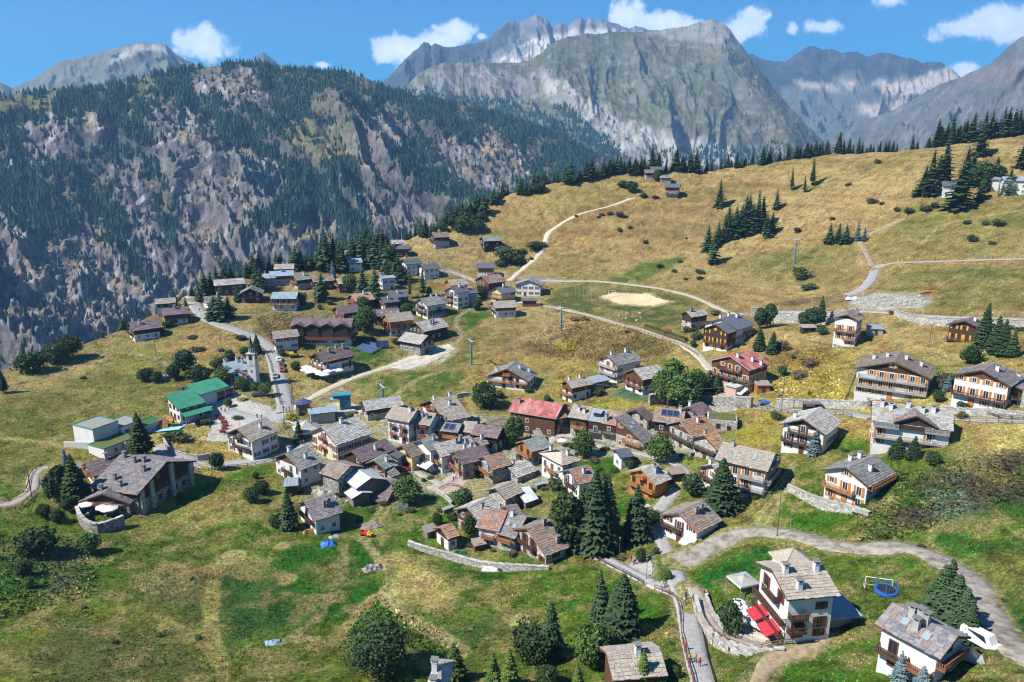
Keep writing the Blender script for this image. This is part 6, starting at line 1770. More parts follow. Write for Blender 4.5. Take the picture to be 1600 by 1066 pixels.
NAMES={'spruce':('spruce_tree','spruce'),'spruce_far':('spruce_tree','spruce'),'larch':('larch_tree','larch'),'larch_far':('larch_tree','larch'),'blue':('blue_spruce','blue spruce'),'young':('young_conifer','conifer'),
   'pine':('pine_tree','pine'),'broad':('broadleaf_tree','tree'),'bright':('broadleaf_tree','tree'),'grove':('broadleaf_tree','tree'),'birch':('birch_tree','birch'),'round':('round_tree','tree'),'bigbroad':('broadleaf_tree','tree'),'shrub':('shrub','shrub'),'dryshrub':('dry_shrub','shrub'),'hedge':('yellow_shrub','shrub')}
TRUNKOF={'bigbroad':'broad','grove':'pale','birch':'pale','broad':'broad','bright':'broad','round':'broad','shrub':'shrub','dryshrub':'shrub','hedge':'shrub'}
trng=random.Random(99)
def tree(kind,u,v,hpx,label,group=None,wide=1.0,p=None,hm=None):
 p=p or GP(u,v)
 if hm is None:
  D=p.length
  dep=-p.z/D
  bushy=kind not in ('spruce','spruce_far','larch','larch_far','blue','young','birch')
  hm=hpx*D/FPX/(math.sqrt(max(.3,1-dep*dep))+dep*wide*(.7 if bushy else .10))
 o=empty(NAMES[kind][0],(p.x,p.y,p.z-.15),trng.uniform(0,6.28))
 tag(o,label,NAMES[kind][1],group)
 wide *= trng.uniform(.82,1.2)
 o.scale=(hm*wide,hm*wide,hm*(trng.uniform(.84,1.08) if group else 1))
 o.rotation_euler=(trng.uniform(-.03,.03),trng.uniform(-.03,.03),trng.uniform(0,6.28))
 link('trunk',trng.choice(TRUNK[TRUNKOF.get(kind,'conifer')]),o)
 link('crown',trng.choice(CROWN[kind]),o)
 return o
T=tree
# ---- foreground
T('bigbroad',592,1050,118,'huge dark round broadleaf tree alone on the foreground meadow',wide=1.12)
FG='dark trees below the lane in the foreground'
T('broad',836,1032,78,'dark leafy tree at the left of the lower clump',None,1.0); T('spruce',858,1030,82,'narrow spruce right behind the dark leafy tree',None,1.1)
T('broad',855,1072,46,'low round dark tree at the bottom edge',None,1.15)
T('spruce',938,978,82,'left pointed spruce behind the barn',None,1.15); T('spruce',974,990,88,'right broad spruce behind the barn',None,1.35); T('spruce',958,985,66,'smaller spruce between the two behind the barn',None,1.3)
T('bright',924,1042,92,'tall leafy green tree left of the shingle roofed barn',None,.95); T('broad',945,1020,55,'leafy tree tucked behind the shingle roofed barn')
T('young',712,1064,56,'yellow green young conifer beside the house at the bottom edge',None,.95); T('young',686,1074,30,'tiny conifer left of the yellow green one at the bottom edge')
YC='pair of pale green conifers at the bottom edge'
T('young',772,1078,62,'pale green bushy conifer of the pair at the bottom edge',YC,.8); T('young',797,1080,56,'pale green bushy conifer of the pair at the bottom edge',YC,.8)
T('young',1003,1078,58,'green conifer in front of the shingle roofed barn',None,.75); T('bright',1030,1074,28,'low green bush at the right end of the barn'); T('young',903,1080,40,'light green young tree left of the barn front',None,.9); T('round',1055,1062,26,'low dark bush right of the barn by the road')
# ---- the spruces in the middle
SP='tall spruces standing in a tight group above the lane'
T('spruce',905,862,100,'tall dark spruce in the tight group above the lane',SP,1.15); T('spruce',932,862,122,'tall dark spruce in the tight group above the lane',SP,1.25); T('spruce',950,856,112,'tall dark spruce in the tight group above the lane',SP,1.2); T('spruce',915,845,96,'tall dark spruce in the tight group above the lane',SP,1.1); T('spruce',940,840,105,'tall dark spruce in the tight group above the lane',SP,1.1)
T('birch',884,864,92,'slender birch at the left of the tall spruces',None,1.2)
T('spruce',994,845,88,'spruce standing alone right of the tight group',None,1.45); T('bright',1018,822,36,'leafy bush behind the lone spruce by the lane',None,1.1)
T('round',1001,878,28,'round dark bush beside the viewing circle',None,1.0); T('shrub',970,872,12,'low green bush left of the viewing circle',None,1.2); T('bright',1040,906,26,'pale leafy bush at the road fork',None,1.0)
T('shrub',1024,868,12,'flower bush on the grass strip beside the lane')
T('spruce',1128,797,82,'big spruce in front of the long white apartment row',None,1.55); T('pine',1081,776,48,'dense pine left of the big spruce',None,1.15)
T('round',1140,992,62,'dark bushy tree beside the hotel terrace',None,.55); T('round',1134,972,40,'green bushy tree behind the one beside the hotel terrace',None,.7)
# ---- village trees
T('bright',637,786,56,'round maple tree with bright leaves in front of the stone barns',None,.95); T('bright',803,694,56,'round green tree left of the red brown barn hotel',None,.95)
T('bright',912,716,58,'dark leafy tree with pale blossom beside the hip roofed house',None,.85); T('bright',1031,724,58,'wide dark green tree below the red brown gabled house',None,1.05)
T('broad',723,796,46,'leafy tree at the corner of the lower cluster',None,.95); T('round',684,822,26,'dark round tree on the meadow left of the garden cabin'); T('round',735,838,40,'dense dark tree behind the garden cabin',None,.75); T('shrub',706,812,16,'yellow green bush behind the garden cabin')
T('broad',757,636,50,'grey green tree left of the chalet on the golden slope',None,.95); T('round',781,622,16,'small bush beside the grey green tree')
GR='leafy grove beside the tall apartment house'
for (u,v,h) in [(1042,630,68),(1062,634,74),(1078,628,70),(1055,618,72),(1030,622,52),(1090,615,48)]:
 T('grove',u,v,h,'leafy tree with pale trunk in the grove beside the tall apartment house',GR,.85)
HS='row of dark spruces on top of the retaining wall'
for (u,v,h) in [(1092,612,36),(1106,613,34),(1120,614,32)]:T('spruce',u,v,h,'bushy dark spruce in the row on top of the retaining wall',HS,1.6)
T('spruce',1145,616,32,'single dark spruce in front of the pink chalet',None,1.3)
T('round',985,733,20,'small grey green tree beside the tiny white hut',None,.8); T('spruce',467,690,36,'pointed spruce beside the white tent',None,1.3); T('pine',519,653,20,'round yew by the pale blue roofed garage',None,1.2); T('blue',488,654,17,'blue spruce bush left of the pale blue roofed garage',None,1.2); T('blue',468,648,12,'blue juniper beside the kiosk',None,1.4); T('hedge',456,655,13,'bright yellow bush beside the signpost',None,1.1)
T('bright',548,655,14,'bright green bush behind the cream hotel roof',None,1.2)
T('shrub',870,762,22,'brown green thicket below the hip roofed house',None,1.5); T('shrub',750,745,13,'low hedge in front of the balconied houses',None,1.4); T('bright',880,622,12,'bush behind the red barn roof'); T('round',882,642,14,'round bush at the corner of the barn roof')
T('round',825,614,14,'bush at the foot of the chalet on the golden slope'); T('broad',855,628,14,'dark bush left of the beige roofed chalet'); T('shrub',937,618,16,'pair of bushes by the garage annexe',None,1.0); T('round',960,606,10,'small round bush above the garden patch')
T('dryshrub',1120,655,10,'dry bush beside the stone ruin'); T('shrub',1100,660,9,'green creeper at the foot of the ruin')
# ---- left side
T('pine',92,783,62,'dark dense conifer at the left of the timber hotel',None,1.1); T('larch',122,790,72,'tall thin larch in front of the timber hotel',None,1.2); T('blue',104,730,28,'small dark spruce above the timber hotel',None,.7); T('pine',108,800,30,'low conifer under the thin larch',None,1.2); T('pine',135,780,30,'dark shrubby conifer beside the hotel terrace wall',None,1.2)
T('round',60,868,50,'big dark round shrub on the left slope',None,1.15); T('round',40,900,28,'lower shrub joined to the big round one',None,1.1); T('round',70,810,26,'left bush of the two below the hotel path'); T('round',92,817,26,'right bush of the two below the hotel path'); T('bright',142,866,36,'round bush below the hotel terrace',None,1.05); T('bright',48,918,20,'pale green bush at the foot of the left shrubs')
T('larch',222,714,66,'tall crooked larch beside the white municipal building',None,1.35)
T('round',394,785,30,'dark bush of two above the dry slope'); T('round',411,772,28,'second dark bush above the dry slope'); T('round',340,735,32,'dark tree by the fence of the lower street',None,.8)
T('spruce',452,826,62,'dark shaggy conifer left of the lowest white chalet',None,1.5); T('round',436,824,28,'dark undergrowth tree beside the shaggy conifer',None,1.2); T('broad',400,748,14,'small shrub above the meadow',None,1.0); T('round',405,770,24,'shadowy bush left of the shed',None,1.0)
T('round',48,581,32,'round tree alone on the edge of the gorge',None,1.3); T('broad',88,566,36,'dark tree of the pair on the edge of the gorge','pair of dark trees on the edge of the gorge',1.1); T('broad',106,560,40,'dark tree of the pair on the edge of the gorge','pair of dark trees on the edge of the gorge',1.2); T('larch',6,614,32,'small larch at the left border casting a long shadow',None,1.4)
CM='trees round the small graveyard'
for (u,v,h,k) in [(226,594,24,'round'),(244,598,24,'round'),(272,592,26,'round'),(290,584,40,'pine'),(312,597,38,'round')]:T(k,u,v,h,'dark round tree beside the small graveyard',CM,1.05)
T('bright',352,606,40,'leafy tree between the green roof and the church',None,.95); T('round',343,576,22,'dark tree behind the priest house',None,1.3); T('round',360,562,20,'dark tree touching the grey priest house roof',None,1.3); T('bright',378,610,28,'tree in front of the church facade',None,1.0); T('bright',400,612,20,'leafy tree right of the church tower',None,1.1); T('bright',415,619,26,'leafy tree by the street wall below the church',None,1.0); T('bright',356,634,18,'little tree on the church square',None,1.1); T('pine',323,646,18,'little conifer in front of the green hall',None,1.2)
T('spruce',402,552,30,'dark conifer above the church tower',None,1.5); T('round',385,556,18,'dark tree behind the church spire',None,1.2)
T('shrub',270,685,16,'clipped brown green hedge below the playground',None,1.8); T('shrub',285,690,14,'lower part of the hedge below the playground',None,1.9); T('shrub',320,662,12,'grey green hedge on the church square',None,1.8); T('hedge',380,625,8,'yellow green shrub on the roundabout',None,1.6); T('shrub',372,655,7,'low hedge by the plaza lamps',None,2.2)
T('blue',1271,711,42,'blue spruce in front of the white chalet with dark balconies',None,.85); T('blue',1405,1068,44,'left blue spruce at the foot of the rusty roofed chalet',None,.85); T('blue',1440,1078,34,'right blue spruce at the foot of the rusty roofed chalet',None,1.0); T('blue',1479,612,26,'blue spruce between the two eastern chalets',None,.95)
BR='clump of spruces behind the rusty roofed chalet'
for (u,v,h) in [(1462,978,80),(1485,990,92),(1503,1000,78),(1475,965,78),(1510,1010,58)]:T('spruce',u,v,h,'dense spruce in the clump behind the rusty roofed chalet',BR,1.45)
# ---- east
T('pine',1187,512,38,'pine tree left of the lone white chalet',None,1.0); T('pine',1199,508,42,'taller pine left of the lone white chalet',None,.95); T('spruce',1186,548,38,'dark spruce above the red roof',None,1.5); T('spruce',1206,552,35,'dry spruce right of the dark one above the red roof',None,1.4)
for (u,v,h,k) in [(1258,504,26,'pine'),(1270,506,36,'pine'),(1283,500,46,'larch')]:T(k,u,v,h,{1258:'small pine against the stone retaining wall',1270:'middle pine against the stone retaining wall',1283:'thin larch against the stone retaining wall'}[u],None,1.2)
T('round',1284,523,18,'dark bush at the left corner of the lone white chalet',None,1.2)
T('spruce',1533,543,62,'tall spruce right of the dark cabin under the wall',None,1.25); T('round',1518,568,30,'round green tree below the dark cabin',None,1.05); ES='row of spruces at the right edge below the stone wall'
for (u,v,h) in [(1555,552,50),(1565,556,48),(1581,558,36)]:T('spruce',u,v,h,'spruce in the row at the right edge below the stone wall',ES,1.25)
T('spruce',1402,714,32,'left dark bushy conifer in front of the long apartment building',None,1.9); T('spruce',1426,716,34,'right dark bushy conifer in front of the long apartment building',None,1.9); T('round',1458,728,26,'dark bush right of the two bushy conifers'); T('shrub',1397,748,18,'thick shrub below the long apartment building',None,1.0); T('shrub',1472,738,11,'pale bush at the end of the apartment garden',None,1.2)
T('dryshrub',1474,606,26,'reddish shrub beside the large apartment chalet',None,.8); T('round',1486,606,24,'green bush beside the blue spruce',None,.8); T('broad',1466,628,22,'hedge tree behind the blue spruce',None,1.0); T('shrub',1505,640,16,'shrub by the stone steps',None,.9); T('shrub',1504,655,12,'bush at the lower end of the stone steps')
T('dryshrub',1222,545,16,'brown shrub on the slope under the pines',None,1.6); T('dryshrub',1264,572,14,'brown thicket on the golden slope',None,1.6); T('round',1222,588,20,'dark shrub right of the pink chalet',None,1.0); T('dryshrub',1250,590,13,'brown shrub patch above the notice shelter',None,2.0); T('shrub',1215,655,14,'shrub beside the east road',None,1.4); T('young',1264,616,9,'tiny conifer on the golden slope')
T('round',1160,540,10,'bush in the rockery below the dark timber chalet'); T('shrub',1090,530,16,'bright hedge bush at the end of the pergola garden',None,1.0); T('round',1083,540,14,'clipped bush beside the promenade'); T('shrub',1118,492,9,'bushes behind the log hut',None,2.0); T('shrub',1076,518,12,'grey shrubs between log hut and dark chalet',None,2.0)
# ---- upper hamlet
UW='dark spruces in the wood of the upper hamlet'
for (u,v,h) in [(503,418,44),(512,422,58),(522,420,62),(531,424,55),(538,418,40),(553,412,48),(566,414,52),(573,408,56),(580,414,62),(588,418,55),(597,420,50),(604,424,52),(611,418,46),(592,405,48),(562,402,45),(548,404,40),(618,422,44),(584,400,44),(600,402,42)]:
 T('spruce_far',u,v,h,'tall dark spruce in the wood of the upper hamlet',UW,1.15)
T('broad',614,432,30,'leafy tree at the foot of the hamlet wood'); T('spruce_far',622,440,46,'dark spruce in front of the hamlet wood',None,1.3)
T('blue',521,440,34,'silvery blue spruce left of the hamlet wood',None,.65); T('spruce_far',503,470,46,'dark pointed spruce in front of the hamlet row',None,1.25); T('spruce_far',568,462,50,'dark spruce left of the pale blue roofed house',None,1.35); T('spruce_far',587,472,58,'tall spruce in front of the pale blue roofed house',None,1.2); T('broad',547,456,32,'leafy tree above the salmon roof',None,1.1); T('larch_far',640,466,46,'thin larch right of the slate roofed pair',None,.9); T('larch_far',661,464,50,'tall larch above the white balconied house',None,1.1); T('pine',672,464,18,'dark bush beside the tall larch')
T('bright',572,522,52,'tall leafy tree beside the orange larch chalet',None,.8); T('broad',568,488,30,'leafy tree above the orange chalet',None,1.1); T('bright',560,515,28,'lower leafy tree beside the orange chalet',None,1.0); T('round',470,477,24,'round tree right of the blue roofed chalet',None,1.1); T('round',500,484,10,'bush below the pointed spruce',None,1.2); T('round',516,476,10,'dark bush right of the pointed spruce',None,1.4); T('bright',637,490,20,'bush left of the white balconied house',None,1.2); T('round',745,485,22,'dark tree beside the blue awning',None,.9); T('broad',755,466,24,'leafy tree below the tall brown chalet',None,1.0)
T('round',484,532,11,'bush in front of the gabled row',None,1.3); T('round',497,528,9,'small bush in front of the gabled row',None,1.3); T('round',460,533,9,'bush right of the small white house',None,1.3); T('round',462,578,17,'bush by the restaurant terrace',None,1.2); T('round',440,556,13,'bush beside the parked cars',None,1.3); T('round',620,538,11,'bush above the solar panels',None,1.3)
LW='dark conifers at the left end of the upper hamlet'
for (u,v,h) in [(275,492,22),(283,498,24),(336,498,42),(346,500,46),(357,497,40),(320,462,40),(330,458,38),(340,452,34),(352,450,40),(362,448,42),(312,470,26),(374,452,30),(300,462,18),(403,452,46),(409,455,40),(398,470,22),(372,470,24),(386,432,30),(395,428,36),(405,426,34),(290,478,16),(262,500,16)]:
 T('spruce_far',u,v,h,'dark conifer at the left end of the upper hamlet',LW,1.3)
T('blue',291,494,20,'blue grey spruce at the bend of the street',None,1.0); T('round',262,512,13,'hedge bush right of the brink chalet',None,1.5); T('round',276,506,12,'hedge bush under the pair of houses at the brink',None,1.5); T('shrub',250,520,10,'grey bush below the brink chalet',None,1.6); T('round',218,526,14,'dark tree in front of the brink chalet',None,1.0); T('spruce_far',192,512,20,'dark conifer behind the brink chalet',None,1.5); T('spruce_far',160,528,10,'small conifer on the brow above the gorge',None,1.5)
BG='conifers along the brow behind the hamlet'
for (u,v,h) in [(432,420,28),(440,418,30),(462,420,36),(470,418,34),(478,422,30),(488,418,28),(496,412,30),(420,418,26),(455,414,24)]:T('spruce_far',u,v,h,'conifer on the brow behind the hamlet',BG,1.2)
T('shrub',310,548,9,'low bush on the golden field',None,2.0); T('shrub',300,528,6,'thin bush line on the golden field',None,3.0); T('round',345,548,6,'small bush above the church trees',None,2.4); T('shrub',375,530,9,'shrubs at the street edge',None,1.6)
# ---- the golden hill
HC='clump of spruces on the golden hill'
for (u,v,h) in [(1106,392,44),(1114,412,48),(1122,380,36),(1132,376,40),(1142,372,44),(1150,368,48),(1158,366,52),(1166,362,58),(1176,362,46),(1184,358,58),(1192,352,44),(1198,370,34),(1205,364,36),(1138,360,36),(1170,345,40)]:
 T('spruce_far',u,v,h,'dark spruce in the clump on the golden hill',HC,1.25)
T('spruce_far',1213,326,30,'single spruce right of the hill clump',None,1.2); T('spruce_far',1124,323,42,'lone dark spruce at the left of the hill clump',None,1.25); T('larch_far',1237,297,34,'conifer standing alone under the skyline',None,1.4); T('larch_far',1257,301,26,'left lower conifer of two under the skyline',None,1.4); T('larch_far',1269,290,42,'taller conifer of two under the skyline',None,1.1); T('blue',1165,368,18,'small silver spruce in front of the hill clump',None,.7); T('blue',1208,360,18,'silver spruce at the right of the hill clump',None,.7)
RC='conifers round the house on the right of the hill'
for (u,v,h,k) in [(1442,304,44,'spruce_far'),(1452,304,58,'spruce_far'),(1465,302,60,'spruce_far'),(1474,296,66,'spruce_far'),(1496,326,66,'spruce_far'),(1508,292,58,'spruce_far'),(1516,290,44,'spruce_far'),(1536,300,36,'spruce_far'),(1574,304,40,'spruce_far'),(1532,312,30,'spruce_far'),(1556,280,34,'spruce_far')]:
 T(k,u,v,h,'dark conifer round the house on the right of the hill',RC,1.35)
T('broad',1530,290,34,'leafy tree among the conifers on the right of the hill',None,1.2); T('broad',1546,288,32,'second leafy tree among the conifers on the right of the hill',None,1.2); T('spruce_far',1598,262,42,'dark spruce cut by the right border',None,1.3); T('spruce_far',1531,243,44,'spruce standing before the skyline at the right',None,1.15)
FC='row of four conifers above the lane bend'
for (u,v,h) in [(1296,380,28),(1309,379,30),(1322,380,32)]:T('spruce_far',u,v,h,'green conifer in the row of four above the lane bend',FC,1.5)
T('blue',1339,378,30,'silvery conifer at the end of the row above the lane bend',None,.8); T('blue',1350,376,22,'small silver spruce touching the row above the lane',None,.8)
SK='conifer rows along the skyline of the hill'
def skyrow(u0,u1,n,h0,h1,seed,off=6,kind='spruce_far',label='conifer in the row along the skyline of the golden hill',group=SK):
 rg=random.Random(seed)
 ev=lambda u:np.interp(u,[e[0] for e in EDGE_PX],[e[1] for e in EDGE_PX]); eD=lambda u:np.interp(u,[e[0] for e in EDGE_PX],[e[2] for e in EDGE_PX])
 for i in range(n):
  u=u0+(u1-u0)*(i+rg.random())/n
  d=Vector(raydir(u,float(ev(u))))
  D=float(eD(u))+rg.uniform(-off,10)
  x,y=d.x*D,d.y*D
  h=rg.uniform(h0,h1)
  tree(kind,0,0,0,label,group,rg.uniform(1.1,1.7),Vector((x,y,TH(x,y))),h*rg.uniform(.55,.95)*D/FPX)
for u0,u1,n,a,d,sd_,of,lb in [(640,800,26,24,42,1,8,'conifer at the left end of the hill skyline above the bushy trees'),(800,900,18,26,44,2,6,'conifer on the skyline left of the hilltop path'),(900,1000,18,26,44,22,6,'conifer on the skyline just left of the hilltop huts'),(1000,1110,18,32,48,3,4,'tall conifer in the wood behind the hilltop huts'),(1110,1180,11,20,36,4,2,'conifer on the skyline right of the hilltop huts'),(1180,1260,11,20,36,24,2,'conifer on the middle of the hill skyline'),(1262,1330,11,20,34,5,1,'conifer on the skyline above the two lone conifers'),(1330,1405,11,20,34,25,1,'conifer on the skyline right of the two lone conifers'),(1405,1480,6,22,30,6,1,'small conifer in the gap of the right skyline'),(1462,1520,12,36,52,7,1,'tall spruce in the dense skyline group at the right'),(1520,1600,17,36,50,8,0,'tall spruce on the skyline at the right border')]:skyrow(u0,u1,n,a,d,sd_,of,label=lb)
EB='trees on the brink of the gorge'
skyrow(300,430,16,14,24,9,4,label='dark conifer on the brink of the gorge behind the hamlet',group=EB); skyrow(430,640,20,16,30,10,4,label='dark conifer on the brink of the gorge behind the hamlet',group=EB); skyrow(230,300,6,10,16,12,4,label='dark conifer on the brink of the gorge behind the hamlet',group=EB)
BB='bushy trees at the left end of the hill'
for (u,v,h) in [(712,358,26),(722,362,28),(735,355,28),(745,362,22),(752,345,16),(700,352,22),(728,345,22),(838,302,16),(845,300,17),(692,362,16)]:T('round',u,v,h,'bushy green tree at the left end of the golden hill',BB,1.15)
T('round',988,300,18,'grey round tree below the hilltop huts',None,1.2); T('broad',1027,283,18,'dark tree between the hilltop huts',None,1.1); T('round',975,293,12,'low bush beside the grey round tree',None,2.0)
SH='low shrubs dotted over the golden hill'
for (u,v,h) in [(940,337,5),(953,336,6),(968,338,7),(977,340,5),(968,361,6),(985,357,4),(1008,380,6),(1072,373,3),(935,340,4),(1005,309,7),(1024,310,5),(1072,437,4),(1063,410,5),(1030,418,8),(1053,425,5),(1096,428,8),(1093,436,6),(1249,430,14),(1256,436,12),(1265,453,11),(1246,363,7),(1300,344,5),(1372,255,6),(1363,317,7),(1377,320,5),(1402,330,6),(1420,332,8),(1460,325,8),(1445,330,9),(1560,352,9),(1540,352,6),(1520,376,8),(1510,350,6),(1550,382,6),(1480,250,4),(1325,290,4),(1090,425,5),(830,405,5),(815,396,9),(835,390,14),(798,410,24),(788,400,18),(806,412,16),(783,415,12),(848,385,8),(770,383,12),(778,392,10),(760,388,8),(900,340,4),(862,452,3),(1394,493,6),(1430,495,5),(1550,505,10),(1597,510,8),(1578,505,8)]:
 T('shrub',u,v,h*1.15,'low dark shrub dotted over the golden hill',SH,1.35)
MS='shrubs on the near meadows'
for (u,v,h) in [(130,592,5),(350,560,5),(180,1005,8),(130,950,6),(248,995,8),(310,998,9),(300,905,6),(600,650,5),(880,905,6),(1050,1010,8),(1240,560,8),(1420,760,9),(1340,770,14),(1365,785,10),(1440,850,7),(1320,705,8),(1380,745,12),(700,660,4),(1270,1032,6),(1330,880,6),(780,885,7),(1570,930,6),(1160,1022,7),(980,520,5),(1120,830,5),(655,700,4),(560,815,7),(600,790,6),(625,805,6),(580,800,7)]:
 T('shrub',u,v,h,'small green shrub on the near meadows',MS,1.3)
# ---- heath and scrub that nobody could count, and the grass itself
def tufts(name,n,seed,test,smin,smax,label,colour=None,var=.3,lift=0.0,width=.9,blades=2,mat_=None):
 rng=np.random.default_rng(seed)
 F=GF
 q=np.stack([TX[F],TY[F],TZ[F]],-1)
 c=q.mean(1)
 ar=np.linalg.norm(np.cross(q[:,1]-q[:,0],q[:,3]-q[:,0]),axis=1)
 gc=tc_[F].mean(1)
 w=ar*test(c,gc)*(1-PAVED[F].max(1))
 cs=np.cumsum(w); cs /= cs[-1]
 k=np.searchsorted(cs,rng.random(n))
 a,b_=rng.random((n,1)),rng.random((n,1))
 p=q[k,0]*(1-a)*(1-b_)+q[k,1]*a*(1-b_)+q[k,2]*a*b_+q[k,3]*(1-a)*b_
 s=(smin+(smax-smin)*rng.random(n) ** 2)[:,None]
 V,Fs,Cc=[],[],[]
 nv=0
 base=gc[k] if colour is None else np.tile(np.array(colour),(n,1))
 base=base*(1.0 if name == 'heath' else 1.5)*(1+(rng.random((n,1))-.5)*2*var)
 for bl in range(blades):
  an=rng.random(n)*6.28
  d=np.stack([np.cos(an),np.sin(an),np.zeros(n)],-1)
  lean=np.stack([rng.normal(size=n)*.35,rng.normal(size=n)*.35,np.ones(n)],-1)
  b0=p-d*s*width*.5-np.array([0,0,.04]); b1=p+d*s*width*.5-np.array([0,0,.04])
  t0=p+d*s*width*.62+lean*s*(.6+.6*rng.random((n,1))); t1=p-d*s*width*.55+lean*s*(.6+.6*rng.random((n,1)))
  V.append(np.stack([b0,b1,t0,t1],1).reshape(-1,3))
  Fs.append(nv+np.arange(n)[:,None]*4+np.array([[0,1,2,3]])); nv += 4*n
  Cc.append(np.repeat(base,4,0))
 me=mesh_np(name,np.concatenate(V),np.concatenate(Fs),4,mat_ or m_tuft)
 set_col(me,np.clip(np.concatenate(Cc),0,1))
 return tag(link(name,me),label,'grass',None,'stuff')
m_tuft=bpy.data.materials.new('grass_blades'); m_tuft.use_nodes=True
N,L_=m_tuft.node_tree.nodes,m_tuft.node_tree.links
b=N['Principled BSDF']; b.inputs['Roughness'].default_value=.9; b.inputs['Specular IOR Level'].default_value=.1
at=nn(N,'ShaderNodeAttribute',attribute_name='col'); L_.new(at.outputs['Color'],b.inputs['Base Color'])
def is_grass(gc):return sstep(.30,.55,(gc[:,1]-gc[:,2])/(gc.sum(1)+1e-6)*3)
def in_view(c):
 az=np.abs(np.arctan2(c[:,0],c[:,1])); return (az<R(37.5))*1.0
tufts('grass',75000,1,lambda c,gc:is_grass(gc)*in_view(c)*sstep(330,150,np.hypot(c[:,0],c[:,1]))*(.25+sstep(.45,.65,fbm(c[:,0]/5,c[:,1]/5,3,811))),.09,.26,'tufts of meadow grass on the near slopes',var=.4)
tufts('hill_grass',36000,2,lambda c,gc:is_grass(gc)*in_view(c)*sstep(230,330,np.hypot(c[:,0],c[:,1]))*(np.hypot(c[:,0],c[:,1])<560)*(.1+sstep(.5,.62,fbm(c[:,0]/9,c[:,1]/5,3,821))),.14,.42,'tufts of dry grass on the golden hill',var=.45)
_heath=[wpoly(p) for p in ([(1335,852),(1395,785),(1465,730),(1640,690),(1640,765),(1510,800),(1440,830)],[(1335,800),(1360,755),(1440,735),(1445,790),(1390,820),(1350,845)])]
tufts('heath',24000,3,lambda c,gc:np.maximum.reduce([inside(c[:,0],c[:,1],P) for P in _heath])*1.0,.15,.6,'purple brown heath and green scrub on the right slope',var=.5,width=1.3)
_brush=[wpoly(p) for p in ([(820,535),(880,500),(1000,512),(1065,548),(960,565),(860,565)],[(1190,560),(1300,540),(1320,620),(1215,625)],[(-20,830),(150,845),(150,930),(-20,970)],[(590,930),(720,1010),(700,1030),(560,960)],[(400,498),(455,488),(500,505),(470,530),(420,530)],[(860,530),(905,530),(900,548),(865,548)])]
tufts('scrub',15000,4,lambda c,gc:np.maximum.reduce([inside(c[:,0],c[:,1],P) for P in _brush])*1.0,.12,.45,'low scrub on the rough banks',var=.5,width=1.2)
# ================================================================== ADDITIONS TO BUILDINGS
def on(h,x,y):return h.toW(x,y)
def cross_gable(h,fx,w,ridge,out,roof='brown',wallm='wood',sg=-1,base=None,pitch=.5,ov=.5):
 x=fx*h.lx
 y_in=0.0; y_out=sg*(abs(h.y0)+out)
 hw=w/2
 ez=ridge-hw*pitch
 base=ez-2.2 if base is None else base
 b=MB()
 hh=hw-ov
 tz=ridge-.1
 p=[(x-hh,y_out,base),(x+hh,y_out,base),(x+hh,y_out,tz-hh*pitch),(x,y_out,tz),(x-hh,y_out,tz-hh*pitch)]
 b.face(p if sg<0 else p[::-1])
 for s in (-1,1):
  q=[(x+s*hh,y_out,base),(x+s*hh,y_in,base),(x+s*hh,y_in,tz-hh*pitch),(x+s*hh,y_out,tz-hh*pitch)]
  b.face(q if s*sg<0 else q[::-1])
 b.build('gable',[WALL[wallm]],h.root)
 r=MB()
 yo=y_out+sg*.6
 for s in (-1,1):
  a,b_,c,d=(x,y_in,ridge),(x,yo,ridge),(x+s*hw,yo,ez),(x+s*hw,y_in,ez)
  top_=[a,b_,c,d]
  r.face(top_ if s*sg<0 else top_[::-1],0)
  low=[(q[0],q[1],q[2]-.18) for q in top_]
  r.face(low[::-1] if s*sg<0 else low,1)
  e=[b_,c,low[2],low[1]]
  r.face(e if s*sg>0 else e[::-1],1)
  e=[c,d,low[3],low[2]]
  r.face(e if s*sg>0 else e[::-1],1)
  r.bar((x,yo+sg*.03,ridge-.12),(x+s*hw,yo+sg*.03,ez-.12),.06,.24,1)
 ro=r.build('roof',[SL.get(roof) or PLAIN[roof],M_TRIM],h.root)
 V,F=slates_mesh(abs(yo),hw,pitch,int(x*7)+900,.9)
 V=V[:,[1,0,2]]*np.array([1,1,1])+np.array([x,(y_in+yo)/2,ridge])
 me=mesh_np('slates',V,F[:,::-1],4,SL.get(roof) or PLAIN[roof])
 tag(link('slates',me,ro),None,None,None,'stuff')
for fx in (-.78,-.27,.24,.74):
 cross_gable(rowh,fx,5.6,rowh.H-.6,.9,'purple','wood',-1,rowh.zs['R']+2.4)
cross_gable(h_e3,.08,9.0,h_e3.H-.25,.7,'brown','wood',-1,h_e3.zs['R']+5.4,.48)
k=MB(); k.box(-1.1,-1.2,-.3,1.1,1.2,.75,1); k.face([(-1.4,-1.5,.8),(1.4,-1.5,.8),(1.4,1.2,1.25),(-1.4,1.2,1.25)],0); k.box(-.7,-1.24,.05,.7,-1.2,.6,2)
k.build('dormer',[M_GREYM,WALL['brown'],M_GLASS],kin.roof,(0,-2.2,kin.H-1.0))
k=MB()
for i in range(5):k.box(-1.6+i*.8-.14,-3.75,kin.H-1.82,-1.6+i*.8+.14,-3.6,kin.H-1.5)
k.build('snow_guard',[mat('pale_steel',(.55,.57,.58),.4,.5)],kin.roof)
